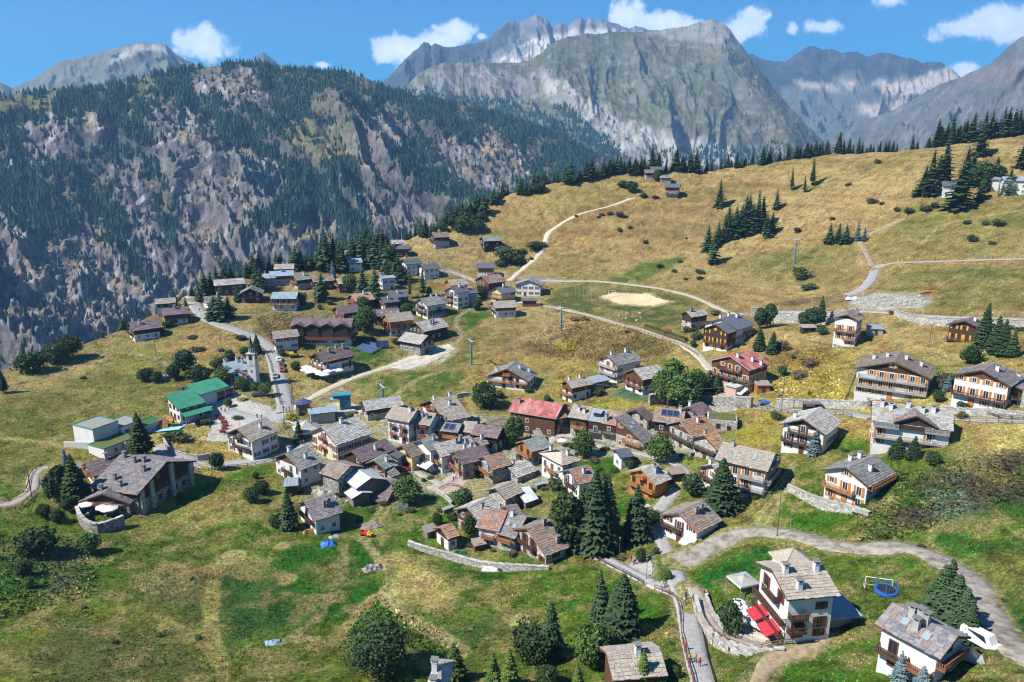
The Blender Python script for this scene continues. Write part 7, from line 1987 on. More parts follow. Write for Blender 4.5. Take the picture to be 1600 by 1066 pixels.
def disc(name,m,r,th,parent,loc,rot,petals=0):
 b=MB()
 n=20
 P=[(r*(1 if not petals or i % 2 else .72)*math.cos(6.283*i/n),r*(1 if not petals or i % 2 else .72)*math.sin(6.283*i/n)) for i in range(n)]
 b.face([(x,th,z) for x,z in P][::-1],0)
 for i in range(n):
  a,c=P[i],P[(i+1) % n]
  b.face([(a[0],0,a[1]),(c[0],0,c[1]),(c[0],th,c[1]),(a[0],th,a[1])])
 o=b.build(name,[m],parent,loc); o.rotation_euler=(0,0,rot)
 return o
k=MB(); k.box(-2.2,0,-1.5,2.2,.10,1.5); e_=k.build('gable_panel',[WALL['wood']],h_e4.root,(-h_e4.lx-1.25,1.2,h_e4.H-3.2)); e_.rotation_euler=(0,0,math.pi/2)
disc('sun_emblem',M_SHY,.75,.12,e_,(0,.1,0),0,1)
disc('round_emblem',M_SHY,.55,.1,h_n2.root,(-h_n2.lx-.15,0,h_n2.H-2.0),math.pi/2)
for yy in (-5.6,-2.2,1.6,5.2):     # pale stone pillars
 k=MB(); k.box(-.35,-.35,h_e4.zs['A']-.5,.35,.35,5.2); k.build('pillar',[WALL['palestone']],h_e4.root,(-h_e4.lx-1.3,yy,0))
for yy in (-8.2,-1.5,5.5,8.8):     # stone piers of the timber hotel's gable end
 k=MB(); k.box(-.6,-.6,big_l.zs['A']-1,.4,.6,min(big_l.H-abs(yy)*.4-.4,9.0)); k.build('stone_pier',[WALL['palestone']],big_l.root,(-big_l.lx-.1,yy,0))
def pyramid(h,x0,x1,y0,y1,z0,zw,zr,roof):
 b=MB(); b.box(x0+.6,y0+.6,z0,x1-.6,y1-.6,zw)
 b.build('tower_wall',[WALL['white']],h.root)
 r=MB()
 cx,cy=(x0+x1)/2,(y0+y1)/2
 c=[(x0,y0,zw),(x1,y0,zw),(x1,y1,zw),(x0,y1,zw)]
 for i in range(4):r.face([c[i],c[(i+1) % 4],(cx,cy,zr)],0)
 r.face(c[::-1],1)
 for i in range(4):r.bar(c[i],(cx,cy,zr),.18,.12,0)
 r.build('roof',[SL[roof],M_TRIM],h.root)
pyramid(hotel,-2.2,3.6,.3,5.4,3,hotel.H-.3,hotel.H+1.7,'beige')
w_=MB(); w_.box(hotel.lx+.05,-2.0,hotel.zs['B']-1,hotel.lx+5.5,4.0,3.6); w_.build('wing_wall',[WALL['grey']],hotel.root)
w_=MB(); w_.box(hotel.lx+.05,-3.4,3.6,hotel.lx+6.3,4.6,3.95,0); w_.build('wing_roof',[M_GREYM],hotel.root)
M_AWN=mat_var('awning_red',[(.50,.025,.04),(.60,.04,.06)],1,.7,objvar=.03)
M_CLOTH=mat_var('parasol_cloth',[(.60,.59,.56),(.68,.67,.64)],1.5,.8,objvar=.05)
def awning(h,side,c,w,z,dep,drop,m,name='awning'):
 nrm,mid=((-1,0),(-h.lx,0)) if side == 'A' else ((0,-1),(0,h.y0))
 b=MB()
 b.face([(-w/2,.05,0),(-w/2,dep,-drop),(w/2,dep,-drop),(w/2,.05,0)],0)
 b.face([(-w/2,.05,-.06),(w/2,.05,-.06),(w/2,dep,-drop-.06),(-w/2,dep,-drop-.06)],0)
 b.face([(-w/2,dep,-drop),(-w/2,dep,-drop-.3),(w/2,dep,-drop-.3),(w/2,dep,-drop)],0)
 for s in (-1,1):b.bar((s*w/2,.05,-.5),(s*w/2,dep-.1,-drop-.05),.05,.05,0)
 x,y=mid[0]+nrm[0]*.05-nrm[1]*c,mid[1]+nrm[1]*.05+nrm[0]*c
 o=b.build(name,[m],h.root,(x,y,z)); o.rotation_euler=(0,0,math.pi/2 if side == 'A' else math.pi)
awning(hotel,'A',-1.9,2.9,hotel.zs['A']+3.0,2.5,.8,M_AWN); awning(hotel,'A',2.0,3.1,hotel.zs['A']+3.0,2.5,.8,M_AWN)
awning(rest,'A',.8,2.6,rest.zs['A']+2.9,2.6,.9,M_CLOTH); awning(rest,'A',3.5,2.6,rest.zs['A']+2.9,2.6,.9,M_CLOTH)
awning(pink,'A',4.6,5.2,pink.zs['A']+3.4,3.6,1.0,M_CLOTH); awning(drk,'A',3.4,3.0,drk.zs['A']+2.6,2.6,1.0,mat_var('awning_grey',[(.42,.44,.50),(.50,.52,.58)],1,.8))
k=MB(); k.box(-5.2,0,pink.zs['A']-1,-1.6,4.0,pink.zs['A']+4.2,0); k.box(-5.6,-.3,pink.zs['A']+4.2,-1.2,4.5,pink.zs['A']+4.4,1); o=k.build('porch',[WALL['pink'],M_METAL],pink.root,(-pink.lx,0,0)); o.rotation_euler=(0,0,math.pi/2)
# ---- the church
cb=GP(372,606)
yaw_c=R(66)-math.atan2(cb.x,cb.y)
ch=empty('church',(cb.x,cb.y,cb.z),yaw_c); ch.scale=(.74,.74,.74); tag(ch,'rose and white church with slender bell tower, clock and dark pointed spire','church')
b=MB(); b.box(0,-4.4,-2,16,4.4,6.2); b.face([(0,-4.4,6.2),(0,0,9.0),(0,4.4,6.2)]); b.face([(16,-4.4,6.2),(16,4.4,6.2),(16,0,9.0)]); b.build('nave',[WALL['rose']],ch)
r=MB()
for s in (-1,1):
 q=[(-.5,0,9.2),(16.4,0,9.2),(16.4,s*5,5.95),(-.5,s*5,5.95)]
 r.face(q if s<0 else q[::-1],0); q2=[(p[0],p[1],p[2]-.2) for p in q]; r.face(q2[::-1] if s<0 else q2,1)
 r.bar((-.52,0,9.05),(-.52,s*5,5.8),.07,.25,1)
ro=r.build('roof',[SL['rust'],M_TRIM],ch)
V,F=slates_mesh(16.9,5.0,.65,4444,1.0); tag(link('slates',mesh_np('slates',V+np.array([7.95,0,9.2]),F,4,SL['rust']),ro),None,None,None,'stuff')
k=MB(); k.box(-.08,-.75,0,.02,.75,2.9,0); k.box(-.14,-1.0,0,.0,-.75,3.1,1); k.box(-.14,.75,0,.0,1.0,3.1,1); k.box(-.14,-.75,2.9,.0,.75,3.1,1); k.build('door',[M_SHB,WALL['palestone']],ch)
disc('round_window',M_GLASS,.6,.08,ch,(-.02,0,6.4),math.pi/2)
for i in range(4):
 o=link('window',WIN[('w',1)],ch,(2.5+i*3.4,-4.4,2.6)); o.rotation_euler=(0,0,math.pi)
k=MB(); k.box(14,4.4,-2,19,8,4.6); k.build('sacristy',[WALL['white']],ch)
tx,ty=3.4,-6.6
t=MB(); t.box(tx-1.95,ty-1.95,-3,tx+1.95,ty+1.95,16.0); tw=t.build('bell_tower',[WALL['white']],ch)
t=MB(); t.box(tx-2.25,ty-2.25,16.0,tx+2.25,ty+2.25,16.45,0); t.box(tx-2.1,ty-2.1,10.6,tx+2.1,ty+2.1,10.85,0); t.build('cornice',[WALL['palestone']],tw)
t=MB(); t.tube((tx,ty,16.45),(tx,ty,19.0),1.45,1.35,8); t.build('lantern',[WALL['white']],tw)
t=MB()
for i in range(8):
 a=6.283*(i+.5)/8
 t.box(-.28,-.05,0,.28,.05,1.5,0,Matrix.Translation((tx+1.32*math.cos(a),ty+1.32*math.sin(a),17.0)) @ Matrix.Rotation(a+math.pi/2,4,'Z'))
t.build('lantern_opening',[M_GLASS],tw)
t=MB(); t.tube((tx,ty,19.0),(tx,ty,19.3),1.75,1.75,8); t.tube((tx,ty,19.3),(tx,ty,20.8),1.6,.75,8); t.tube((tx,ty,20.8),(tx,ty,25.6),.75,.03,8); t.bar((tx,ty,25.5),(tx,ty,26.6),.06); t.bar((tx-.3,ty,26.2),(tx+.3,ty,26.2),.06)
t.build('spire',[mat_var('spire_metal',[(.03,.035,.045),(.06,.065,.075)],2,.5)],tw)
for (dx,dy,rot) in ((-1.97,0,math.pi/2),(0,-1.97,math.pi)):
 cf=disc('clock_face',mat('clock_white',(.62,.60,.54),.6),.95,.06,tw,(tx+dx,ty+dy,12.2),rot)
 t=MB(); t.bar((0,.09,0),(.05,.09,.75),.09); t.bar((0,.09,0),(.45,.09,-.2),.1); t.build('clock_hand',[M_CAP],cf)
 for i in range(12):
  pass
 o=link('belfry_opening',WIN[('b',1)],tw,(tx+dx,ty+dy,13.4)); o.rotation_euler=(0,0,rot); o.scale=(1.25,1,1.1)
o=link('window',WIN[('b',0)],tw,(tx-1.95,ty,7.4)); o.rotation_euler=(0,0,math.pi/2); o.scale=(.6,1,.7)
o=link('window',WIN[('b',0)],tw,(tx-1.95,ty,3.4)); o.rotation_euler=(0,0,math.pi/2); o.scale=(.6,1,.7)
# ---- green hall: entrance, canopies
k=MB(); k.box(-3.2,-.05,0,3.2,.12,3.4,0); k.box(-3.4,-.05,3.4,3.4,.2,3.7,1); k.box(-3.4,-.05,0,-3.2,.2,3.4,1); k.box(3.2,-.05,0,3.4,.2,3.4,1); k.box(-.1,.12,0,.1,.16,3.4,1)
o=k.build('entrance',[M_GLASS,M_FRW],h_hall.root,(4.2,h_hall.y0-.02,h_hall.zs['R'])); o.rotation_euler=(0,0,math.pi)
k=MB(); k.face([(-4.5,0,0),(4.5,0,0),(4.5,3.6,-1.1),(-4.5,3.6,-1.1)][::-1],0); k.face([(-4.5,0,-.15),(4.5,0,-.15),(4.5,3.6,-1.25),(-4.5,3.6,-1.25)],0)
for x in (-4.2,0,4.2):k.bar((x,3.4,-4.2),(x,3.4,-1.1),.16,.16,1)
o=k.build('canopy',[M_GREEN,M_TRIMG],h_hall2.root,(0.5,h_hall2.y0-.02,3.9)); o.rotation_euler=(0,0,math.pi)
# ---- white municipal building with flat roofs
mp_=GP(196,692)
ym=R(34)-math.atan2(mp_.x,mp_.y)
mb=empty('municipal_building',(mp_.x,mp_.y,mp_.z),ym); tag(mb,'white flat roofed municipal building with garages beside the playground','building')
def block(name,x0,y0,x1,y1,z0,z1,m='white',par=True,roofm=None):
 b=MB(); b.box(x0,y0,z0,x1,y1,z1); b.build(name,[WALL[m]],mb)
 if par:
  r=MB(); r.box(x0+.15,y0+.15,z1+.003,x1-.15,y1-.15,z1+.1,0)
  for (a,b_,c,d) in ((x0-.1,y0-.1,x1+.1,y0+.15),(x0-.1,y1-.15,x1+.1,y1+.1),(x0-.1,y0+.15,x0+.15,y1-.15),(x1-.15,y0+.15,x1+.1,y1-.15)):r.box(a,b_,z1,c,d,z1+.28,1)
  r.build('flat_roof',[roofm or mat_var('roof_gravel',[(.20,.20,.19),(.30,.29,.27)],2,.95),M_GREEN],mb)
GRASSR=mat_var('roof_grass',[(.06,.09,.025),(.15,.14,.05)],1.5,.95)
block('wall',-8,2,0,11,-2,6.4); block('wall',0.05,1,7,9,-2,4.6); block('wall',-10,-5,0,1.95,-3,2.6,roofm=GRASSR); block('wall',7.05,0,14,6,-3,2.6,roofm=mat_var('play_turf',[(.035,.10,.03),(.05,.13,.04)],1,.95))
for i in range(3):o=link('window',WIN[('w',0)],mb,(-8+1.5+i*2.4,-5.0,.6)); o.rotation_euler=(0,0,math.pi)
for i in range(2):o=link('window',WIN[('w',2)],mb,(2+i*3.0,1.0,2.2)); o.rotation_euler=(0,0,math.pi)
for x in (9.0,12.3):
 k=MB(); k.box(-1.4,-.05,0,1.6,.08,2.6,0)
 for q in range(4):k.box(-1.6,.08,.1+q*.63,1.6,.1,.16+q*.63,1)
 o=k.build('garage_door',[M_GREYM,M_TRIMG],mb,(x,-.02,-.4)); o.rotation_euler=(0,0,math.pi)
yw=empty('yard_wall',tuple(GP(150,703)),R(150)-math.atan2(mp_.x,mp_.y)); tag(yw,'white retaining wall of the works yard above the timber hotel','wall',None,'thing')
k=MB(); k.box(-9,-.25,-3,9,.25,2.4); k.build('wall_face',[WALL['white']],yw)
# ================================================================== WALLS AND FENCES
def gline(pix,step=2.0):
 L=smooth_line(wpoly(pix),step)
 return [Vector((x,y,TH(x,y))) for x,y in L]
def stone_wall(label,pix,hgt,thick=.6,m='palestone',deep=.8,name='stone_wall',shift=0.0):
 P=gline(pix,1.6)
 n=len(P)
 zt=np.array([p.z for p in P]); k_=np.ones(9)/9
 zt=np.convolve(np.pad(zt,4,mode='edge'),k_,'valid')+hgt
 V,F=[],[]
 rg=random.Random(n)
 for i in range(n):
  t=P[min(i+1,n-1)]-P[max(i-1,0)]; t.z=0; t.normalize()
  s=Vector((t.y,-t.x,0))
  wob=rg.uniform(-.07,.07)
  for q,z in ((-1,P[i].z-deep),(-.85,zt[i]+wob),(.85,zt[i]+wob),(1,P[i].z-deep)):
   V.append(tuple(P[i]+s*(q*thick/2+shift)+Vector((0,0,z-P[i].z))))
 for i in range(n-1):
  for k in range(3):
   a=i*4+k
   F.append((a,a+4,a+5,a+1))
 F.append((0,1,2,3)); e=(n-1)*4; F.append((e+3,e+2,e+1,e))
 c=P[n // 2]
 me=mesh_np(name,np.array(V)-np.array(c),np.array(F),4,WALL[m])
 o=link(name,me,None,c)
 tag(o,label,'wall',None,'thing')
 cp_=MB()
 for i in range(0,n-1):
  a,b_=P[i],P[i+1]
  d=(b_-a); d.z=0; L=d.length; d.normalize(); s=Vector((d.y,-d.x,0))*(thick*.5+.05)
  z=(zt[i]+zt[i+1])/2+rg.uniform(.03,.14)
  sh=Vector((d.y,-d.x,0))*shift
  g=L*.04
  q=[a+d*g+s+sh,a+d*(L-g)+s+sh,a+d*(L-g)-s+sh,a+d*g-s+sh]
  q=[Vector((p.x,p.y,z))-c for p in q]
  lo=[p-Vector((0,0,.2)) for p in q]
  cp_.face(q)
  for j in range(4):cp_.face([q[j],lo[j],lo[(j+1) % 4],q[(j+1) % 4]])
 tag(cp_.build('coping_stones',[SL['light']],o),None,None,None,'stuff')
 return o
stone_wall('long grey retaining wall under the road behind the lone white chalet',[(1172,494),(1200,492),(1240,491),(1290,493),(1338,493)],4.0,1.2,'palestone',5)
stone_wall('pale retaining wall under the road at the right edge',[(1397,495),(1470,500),(1530,502),(1600,504),(1660,505)],2.4,1.0,'palestone',4)
stone_wall('high rubble retaining wall under the pink chalet',[(1014,634),(1040,624),(1075,616),(1100,620),(1140,628),(1174,640)],4.0,1.0,'stone',5)
stone_wall('garden wall of pale stone round the lower cluster',[(638,852),(660,859),(705,869),(745,879),(790,886),(830,889),(858,890)],1.3,.6,'palestone',2.0)
stone_wall('long dry stone wall below the chalet with orange balconies',[(1230,768),(1270,781),(1320,796),(1358,807)],1.7,.7,'palestone',2.5)
stone_wall('curved stone wall under the hotel drive',[(1086,941),(1094,965),(1106,986),(1126,1004),(1153,1016),(1190,1022),(1225,1019)],1.3,.6,'palestone',2.5)
stone_wall('pale parapet on the inner side of the hotel drive',[(1101,926),(1108,946),(1118,968),(1136,986),(1162,997),(1196,1002)],.7,.4,'palestone')
stone_wall('stone wall behind the east road below the large apartment chalet',[(1212,634),(1255,633),(1300,635),(1345,637),(1360,634)],2.2,.7,'palestone')
stone_wall('stone wall above the road at the east edge',[(1468,646),(1520,646),(1560,648),(1600,650),(1640,651)],1.6,.7,'palestone')
stone_wall('pale wall with railings along the upper street of the hamlet',[(683,422),(705,427),(730,436),(752,444)],1.6,.6,'palestone')
stone_wall('terrace wall in front of the hamlet row',[(452,447),(470,449),(497,452)],1.8,.6,'palestone')
stone_wall('curved concrete wall beside the garage ramp',[(256,690),(265,706),(285,716),(310,720),(328,716)],1.6,.5,'grey')
stone_wall('round stone terrace wall below the restaurant wing of the timber hotel',[(122,806),(128,820),(145,832),(165,832),(195,822)],2.6,.7,'stone',2.0)
stone_wall('low wall of the village green beside the red paved lane',[(682,770),(700,782),(706,790)],1.0,.5,'palestone')
stone_wall('low pale wall in front of the pink chalet',[(1100,618),(1130,625),(1165,634)],.9,.5,'palestone',1,'stone_wall',3.0)
stone_wall('white wall of the terrace under the gabled row',[(470,535),(495,532),(515,528),(525,522)],.9,.5,'palestone')
stone_wall('wall above the football field road',[(822,436),(850,437),(880,438)],1.5,.6,'palestone')
stone_wall('stone wall behind the broad beige roofed chalet',[(714,622),(735,619),(752,622)],1.5,.6,'palestone')
stone_wall('low white wall along the graveyard',[(240,597),(262,592),(280,588)],1.2,.5,'palestone')
stone_wall('retaining wall beside the orange log chalet',[(1040,742),(1062,748),(1085,756)],1.6,.6,'palestone')
def fence(label,pix,m,hgt=1.05,step=2.2,shift=0.0,name='fence',w=.13,rails=(.95,.55)):
 P=gline(pix,step)
 n=len(P)
 Q=[]
 for i in range(n):
  t=P[min(i+1,n-1)]-P[max(i-1,0)]; t.z=0; t.normalize()
  q=P[i]+Vector((t.y,-t.x,0))*shift; q.z=TH(q.x,q.y)
  Q.append(q)
 c=Q[n // 2]
 o=empty(name,tuple(c)); tag(o,label,'fence')
 b=MB()
 for q in Q:b.box(q.x-c.x-w/2,q.y-c.y-w/2,q.z-c.z-.3,q.x-c.x+w/2,q.y-c.y+w/2,q.z-c.z+hgt)
 tag(b.build('posts',[m],o),None,None,None,'stuff')
 for h_ in rails:
  b=MB()
  for a,d in zip(Q[:-1],Q[1:]):b.bar(a-c+Vector((0,0,h_*hgt)),d-c+Vector((0,0,h_*hgt)),w*.75,w*.8)
  b.build('rail',[m],o)
 return o
M_FEN=mat_var('fence_wood',[(.10,.06,.038),(.18,.115,.075)],3,.85)
M_FENR=mat_var('fence_red',[(.16,.055,.038),(.22,.09,.06)],3,.8)
M_FENG=mat_var('fence_grey',[(.16,.145,.13),(.26,.24,.22)],3,.9)
fence('brown rail fence along the lane below the tall spruces',[(902,862),(945,882),(985,904),(1006,915)],M_FEN,1.1,2.2)
fence('red brown fence along the left side of the main road',[(1023,921),(1045,930),(1058,942),(1063,975),(1067,1010),(1076,1045),(1086,1080)],M_FENR,1.1,2.0)
fence('brown rail fence round the outer curve of the hotel drive',[(1087,938),(1095,962),(1107,983),(1127,1000),(1154,1012),(1190,1018),(1238,1009)],M_FEN,1.0,1.9,0)
fence('white rail along the right of the main road',[(1087,955),(1094,990),(1103,1025),(1120,1080)],M_FENG,.7,2.2)
fence('brown fence along the promenade below the football field',[(815,477),(850,482),(900,492),(950,506),(1000,519),(1035,531),(1065,542),(1090,556)],M_FEN,1.05,2.4)
fence('dark railing on the road at the right edge',[(1395,490),(1470,495),(1530,497),(1600,499),(1680,501)],M_FEN,1.0,2.6)
fence('dark railing above the long grey retaining wall',[(1180,487),(1240,486),(1300,488),(1340,488)],M_FEN,1.0,2.6)
fence('brown fence along the east road above the white chalet',[(1140,632),(1180,640),(1230,647),(1290,649),(1330,652)],M_FEN,1.05,2.2)
fence('brown fence of the far east road',[(1490,661),(1540,662),(1600,664),(1650,665)],M_FEN,1.0,2.4)
fence('fence along the upper curve of the left path',[(0,787),(28,776),(42,764),(46,745),(56,732),(72,727)],M_FEN,1.0,2.0)
fence('fence along the lower curve of the left path',[(0,797),(25,798),(44,786),(54,772)],M_FEN,1.0,2.0)
fence('fence of the lower street above the dry slope',[(275,735),(310,738),(345,734),(400,728),(440,718)],M_FEN,1.0,2.2)
fence('fence beside the church street',[(410,545),(420,562),(426,585),(432,610),(438,632)],M_FENR,1.0,2.2)
fence('fence on the right of the church street by the kiosk',[(450,590),(453,610),(455,632)],M_FENR,1.0,2.2)
fence('rail fence beside the low chalet with dark slate roof',[(1130,800),(1150,806),(1165,812)],M_FEN,1.0,2.0)
fence('wire fence of the long white apartment row',[(1168,812),(1190,790),(1212,765),(1226,745)],M_FENG,1.3,2.4,w=.08)
fence('garden fence in front of the large apartment chalet',[(1322,622),(1360,628),(1400,634),(1440,640)],M_FEN,1.0,2.0)
fence('fence up the slope left of the large apartment chalet',[(1318,630),(1328,605),(1338,580),(1345,562)],M_FENG,1.0,2.2)
fence('fence below the lone white chalet',[(1265,535),(1290,540),(1320,545),(1345,546)],M_FEN,1.0,2.2)
fence('fence round the village green beside the red paved lane',[(684,768),(700,760),(716,762),(726,768)],M_FENR,.9,1.6)
fence('fence below the eastern timber chalet',[(1520,645),(1560,650),(1600,652)],M_FEN,1.0,2.2)
# ================================================================== PEOPLE
def person_mesh(nm,pose,cols):
 st=.22 if pose == 'walk' else .08
 J={'pelvis':(0,0,.95),'chest':(0,0,1.28),'neck':(0,0,1.48),'head':(0,.03,1.60),'crown':(0,.02,1.72),
   'lsh':(-.19,0,1.42),'lel':(-.25,-.04 if pose != 'walk' else -.12,1.14),'lha':(-.25,.10,.90),'rsh':(.19,0,1.42),'rel':(.25,-.04 if pose != 'walk' else .05,1.14),'rha':(.24,.14 if pose != 'walk' else .22,.92),
   'lhi':(-.10,0,.90),'lkn':(-.11,st*.7+.03,.50),'lan':(-.11,st,.08),'lto':(-.12,st+.16,.03),'rhi':(.10,0,.90),'rkn':(.11,-st*.2+.04,.50),'ran':(.11,-st,.08),'rto':(.12,-st+.16,.03)}
 E=[('pelvis','chest'),('chest','neck'),('neck','head'),('head','crown'),('chest','lsh'),('lsh','lel'),('lel','lha'),('chest','rsh'),('rsh','rel'),('rel','rha'),
   ('pelvis','lhi'),('lhi','lkn'),('lkn','lan'),('lan','lto'),('pelvis','rhi'),('rhi','rkn'),('rkn','ran'),('ran','rto')]
 Rr={'pelvis':.15,'chest':.16,'neck':.06,'head':.10,'crown':.07,'lsh':.075,'lel':.05,'lha':.042,'rsh':.075,'rel':.05,'rha':.042,'lhi':.095,'lkn':.065,'lan':.05,'lto':.045,'rhi':.095,'rkn':.065,'ran':.05,'rto':.045}
 ks=list(J)
 me=bpy.data.meshes.new(nm+'_skeleton')
 me.from_pydata([J[k] for k in ks],[(ks.index(a),ks.index(b_)) for a,b_ in E],[])
 o=bpy.data.objects.new(nm,me); COL.objects.link(o)
 o.modifiers.new('skin','SKIN'); o.modifiers.new('sub','SUBSURF').levels=1
 sv=me.skin_vertices[0].data
 for i,k in enumerate(ks):sv[i].radius=(Rr[k],Rr[k]*(.8 if k in ('chest','pelvis') else 1)); sv[i].use_root=(i == 0)
 dg=bpy.context.evaluated_depsgraph_get(); dg.update()
 res=bpy.data.meshes.new_from_object(o.evaluated_get(dg))
 bpy.data.objects.remove(o)
 res.name=nm
 skin,shirt,legs,hair,shoe=cols
 res.materials.clear()
 for c in (skin,shirt,legs,hair,shoe):res.materials.append(c)
 for p in res.polygons:
  c=p.center
  z=c.z
  if z>1.66 or (z>1.56 and c.y<-.02):mi=3
  elif z>1.47:mi=0
  elif abs(c.x)>.215 and z<1.18:mi=0
  elif z>.93:mi=1
  elif z>.10:mi=2 if z>.45 or pose != 'shorts' else 0
  else:mi=4
  p.material_index=mi
  p.use_smooth=True
 return res
PM={k:mat('cloth_'+k,c,.85) for k,c in {'blue':(.05,.12,.38),'red':(.5,.04,.04),'white':(.6,.6,.58),'yellow':(.6,.38,.03),'black':(.02,.02,.025),'green':(.05,.2,.08),'grey':(.2,.2,.21),'pink':(.55,.15,.22),'teal':(.05,.28,.32),'denim':(.06,.09,.17),'khaki':(.24,.19,.12)}.items()}
M_SKIN=mat('skin',(.45,.26,.17),.6); M_HAIR=mat('hair_brown',(.05,.03,.02),.7); M_SHOE=mat('shoes',(.06,.05,.05),.7)
PEOPLE=[  # u, v, shirt, legs, pose, facing (degrees), label
 (1071,940,'blue','black','walk',200,'person in blue top walking on the main road near the junction'),(1069,948,'white','denim','walk',190,'person in white top walking just below the junction'),(1082,943,'teal','black','walk',10,'person in turquoise top at the foot of the hotel drive'),
 (1071,1018,'red','denim','stand',160,'person in red top by the roadside fence'),(1075,1033,'grey','white','walk',180,'person in grey top walking down the road'),(1077,1037,'yellow','denim','walk',190,'person in yellow top at the left of the road'),(1086,1036,'yellow','black','walk',180,'person in yellow top in the middle of the road'),(1093,1041,'red','black','walk',170,'person in red top at the right of the road'),
 (1034,918,'white','khaki','stand',90,'person in white top where the lane meets the road'),(1038,919,'grey','denim','stand',270,'person in grey top where the lane meets the road'),(986,878,'black','black','stand',120,'person in black on the viewing circle'),(989,882,'pink','denim','stand',300,'person in pink on the viewing circle'),(992,881,'white','black','stand',200,'person in white on the viewing circle'),
 (1164,939,'black','denim','stand',30,'person in black at the back of the hotel terrace'),(1100,932,'red','khaki','stand',200,'person in red behind the parapet of the hotel drive'),(1106,936,'white','black','stand',40,'person in white behind the parapet of the hotel drive'),
 (346,643,'black','denim','stand',0,'person in black on the church square'),(352,645,'red','black','stand',180,'person in red on the church square'),(358,641,'white','denim','walk',90,'person in white crossing the church square'),(296,665,'blue','black','walk',0,'person in blue beside the playground'),(372,627,'grey','black','stand',60,'person in grey on the roundabout of the square'),
 (402,654,'black','black','stand',20,'person in black at the row of planters'),(409,655,'teal','denim','stand',60,'person in turquoise at the row of planters'),(424,551,'black','denim','walk',180,'person in black on the church street'),(426,553,'white','denim','walk',200,'person in white on the church street'),
 (448,644,'black','black','stand',100,'person in black at the crossroads signpost'),(452,642,'grey','denim','stand',240,'person in grey at the crossroads signpost'),(443,642,'blue','khaki','stand',10,'person in blue at the crossroads signpost'),(472,696,'black','denim','stand',20,'person in dark clothes in front of the cream hotel'),(475,695,'grey','black','stand',190,'person in grey in front of the cream hotel'),
 (709,752,'black','black','walk',160,'person in black on the red paved lane'),(712,748,'white','denim','walk',340,'person in white on the red paved lane'),(884,678,'blue','denim','stand',20,'person in blue at the end of the barn hotel'),(306,478,'red','black','walk',170,'person in red at the bend of the hamlet street'),(312,487,'blue','denim','walk',200,'person in blue at the bend of the hamlet street'),
 (1188,634,'red','black','stand',90,'person in red on the east road'),(1019,818,'red','denim','stand',200,'person in red at the top of the lane'),(1204,637,'white','denim','walk',90,'person in white on the east road'),
]
_pm={}
for (u,v,sh,lg,ps,fa,lab) in PEOPLE:
 p=GP(u,v)
 k=(sh,lg,ps)
 if k not in _pm:_pm[k]=person_mesh('person',ps,(M_SKIN,PM[sh],PM[lg],M_HAIR,M_SHOE))
 o=link('person',_pm[k],None,(p.x,p.y,p.z+.06)); o.rotation_euler=(0,0,R(fa)); tag(o,lab,'person')
# ================================================================== CARS
def car(label,u,v,rz,colm,van=False):
 p=GP(u,v)
 o=empty('parked_car',(p.x,p.y,p.z+.05),rz); tag(o,label,'car' if not van else 'van')
 L,W_,H_=(4.2,1.75,1.45) if not van else (4.9,1.9,2.0)
 prof=[(-L/2,.35),(L/2,.35),(L/2,.75),(L/2-.15,.88),(L/2-1.0,.95),(L/2-1.75,H_),(-L/2+.75,H_),(-L/2+.12,.98),(-L/2,.8)] if not van else [(-L/2,.35),(L/2,.35),(L/2,.8),(L/2-.7,1.1),(L/2-1.3,H_),(-L/2+.1,H_),(-L/2,1.8)]
 b=MB(); n=len(prof)
 ins=[0 if z<1.0 else .16 for _,z in prof]
 A_=[(x,-W_/2+i,z) for (x,z),i in zip(prof,ins)]; B_=[(x,W_/2-i,z) for (x,z),i in zip(prof,ins)]
 b.face(A_); b.face(B_[::-1])
 for i in range(n):b.face([A_[i],B_[i],B_[(i+1) % n],A_[(i+1) % n]][::-1])
 b.build('body',[colm],o)
 g=MB()
 for s in (-1,1):
  y=s*(W_/2-.1)
  g.face([(-L/2+.7,y,1.02),(L/2-1.35,y,1.02),(L/2-1.8,s*(W_/2-.15),H_-.1),(-L/2+.95,s*(W_/2-.15),H_-.1)][::s])
 g.face([(L/2-1.0,-W_/2+.2,1.0),(L/2-1.0,W_/2-.2,1.0),(L/2-1.66,W_/2-.26,H_-.04),(L/2-1.66,-W_/2+.26,H_-.04)])
 g.face([(-L/2+.12,W_/2-.22,1.05),(-L/2+.12,-W_/2+.22,1.05),(-L/2+.66,-W_/2+.26,H_-.05),(-L/2+.66,W_/2-.26,H_-.05)])
 g.build('windows',[M_GLASS],o)
 for x in (-L/2+.8,L/2-.8):
  for s in (-1,1):
   w=MB(); w.tube((x,s*(W_/2-.12),.32),(x,s*(W_/2+.04),.32),.32,.32,10); w.build('wheel',[mat('tyre',(.02,.02,.02),.8)],o)
 for s in (-1,1):
  w=MB(); w.box(L/2-.04,s*.6-.18,.68,L/2+.02,s*.6+.18,.82); w.build('headlight',[mat('headlight',(.55,.56,.58),.2,.6)],o)
def paint_(n,c):return mat('car_'+n,c,.3,.5)
dv_=GP(434,590)-GP(428,560); st_az=math.atan2(dv_.y,dv_.x)
car('white car parked at the top of the church street',436,564,st_az,paint_('white',(.62,.62,.62))); car('dark car parked between the white and the red one',440,572,st_az,paint_('grey',(.08,.08,.09))); car('red car parked by the restaurant bushes',441,580,st_az,paint_('red',(.45,.05,.03))); car('grey car driving down the church street',430,589,st_az,paint_('silver',(.30,.31,.32)))
car('silver car parked behind the rusty roofed chalet',1512,1032,R(-40),paint_('silver',(.30,.31,.32))); car('white van parked behind the rusty roofed chalet',1530,1016,R(-60),paint_('white',(.62,.62,.62)),True)
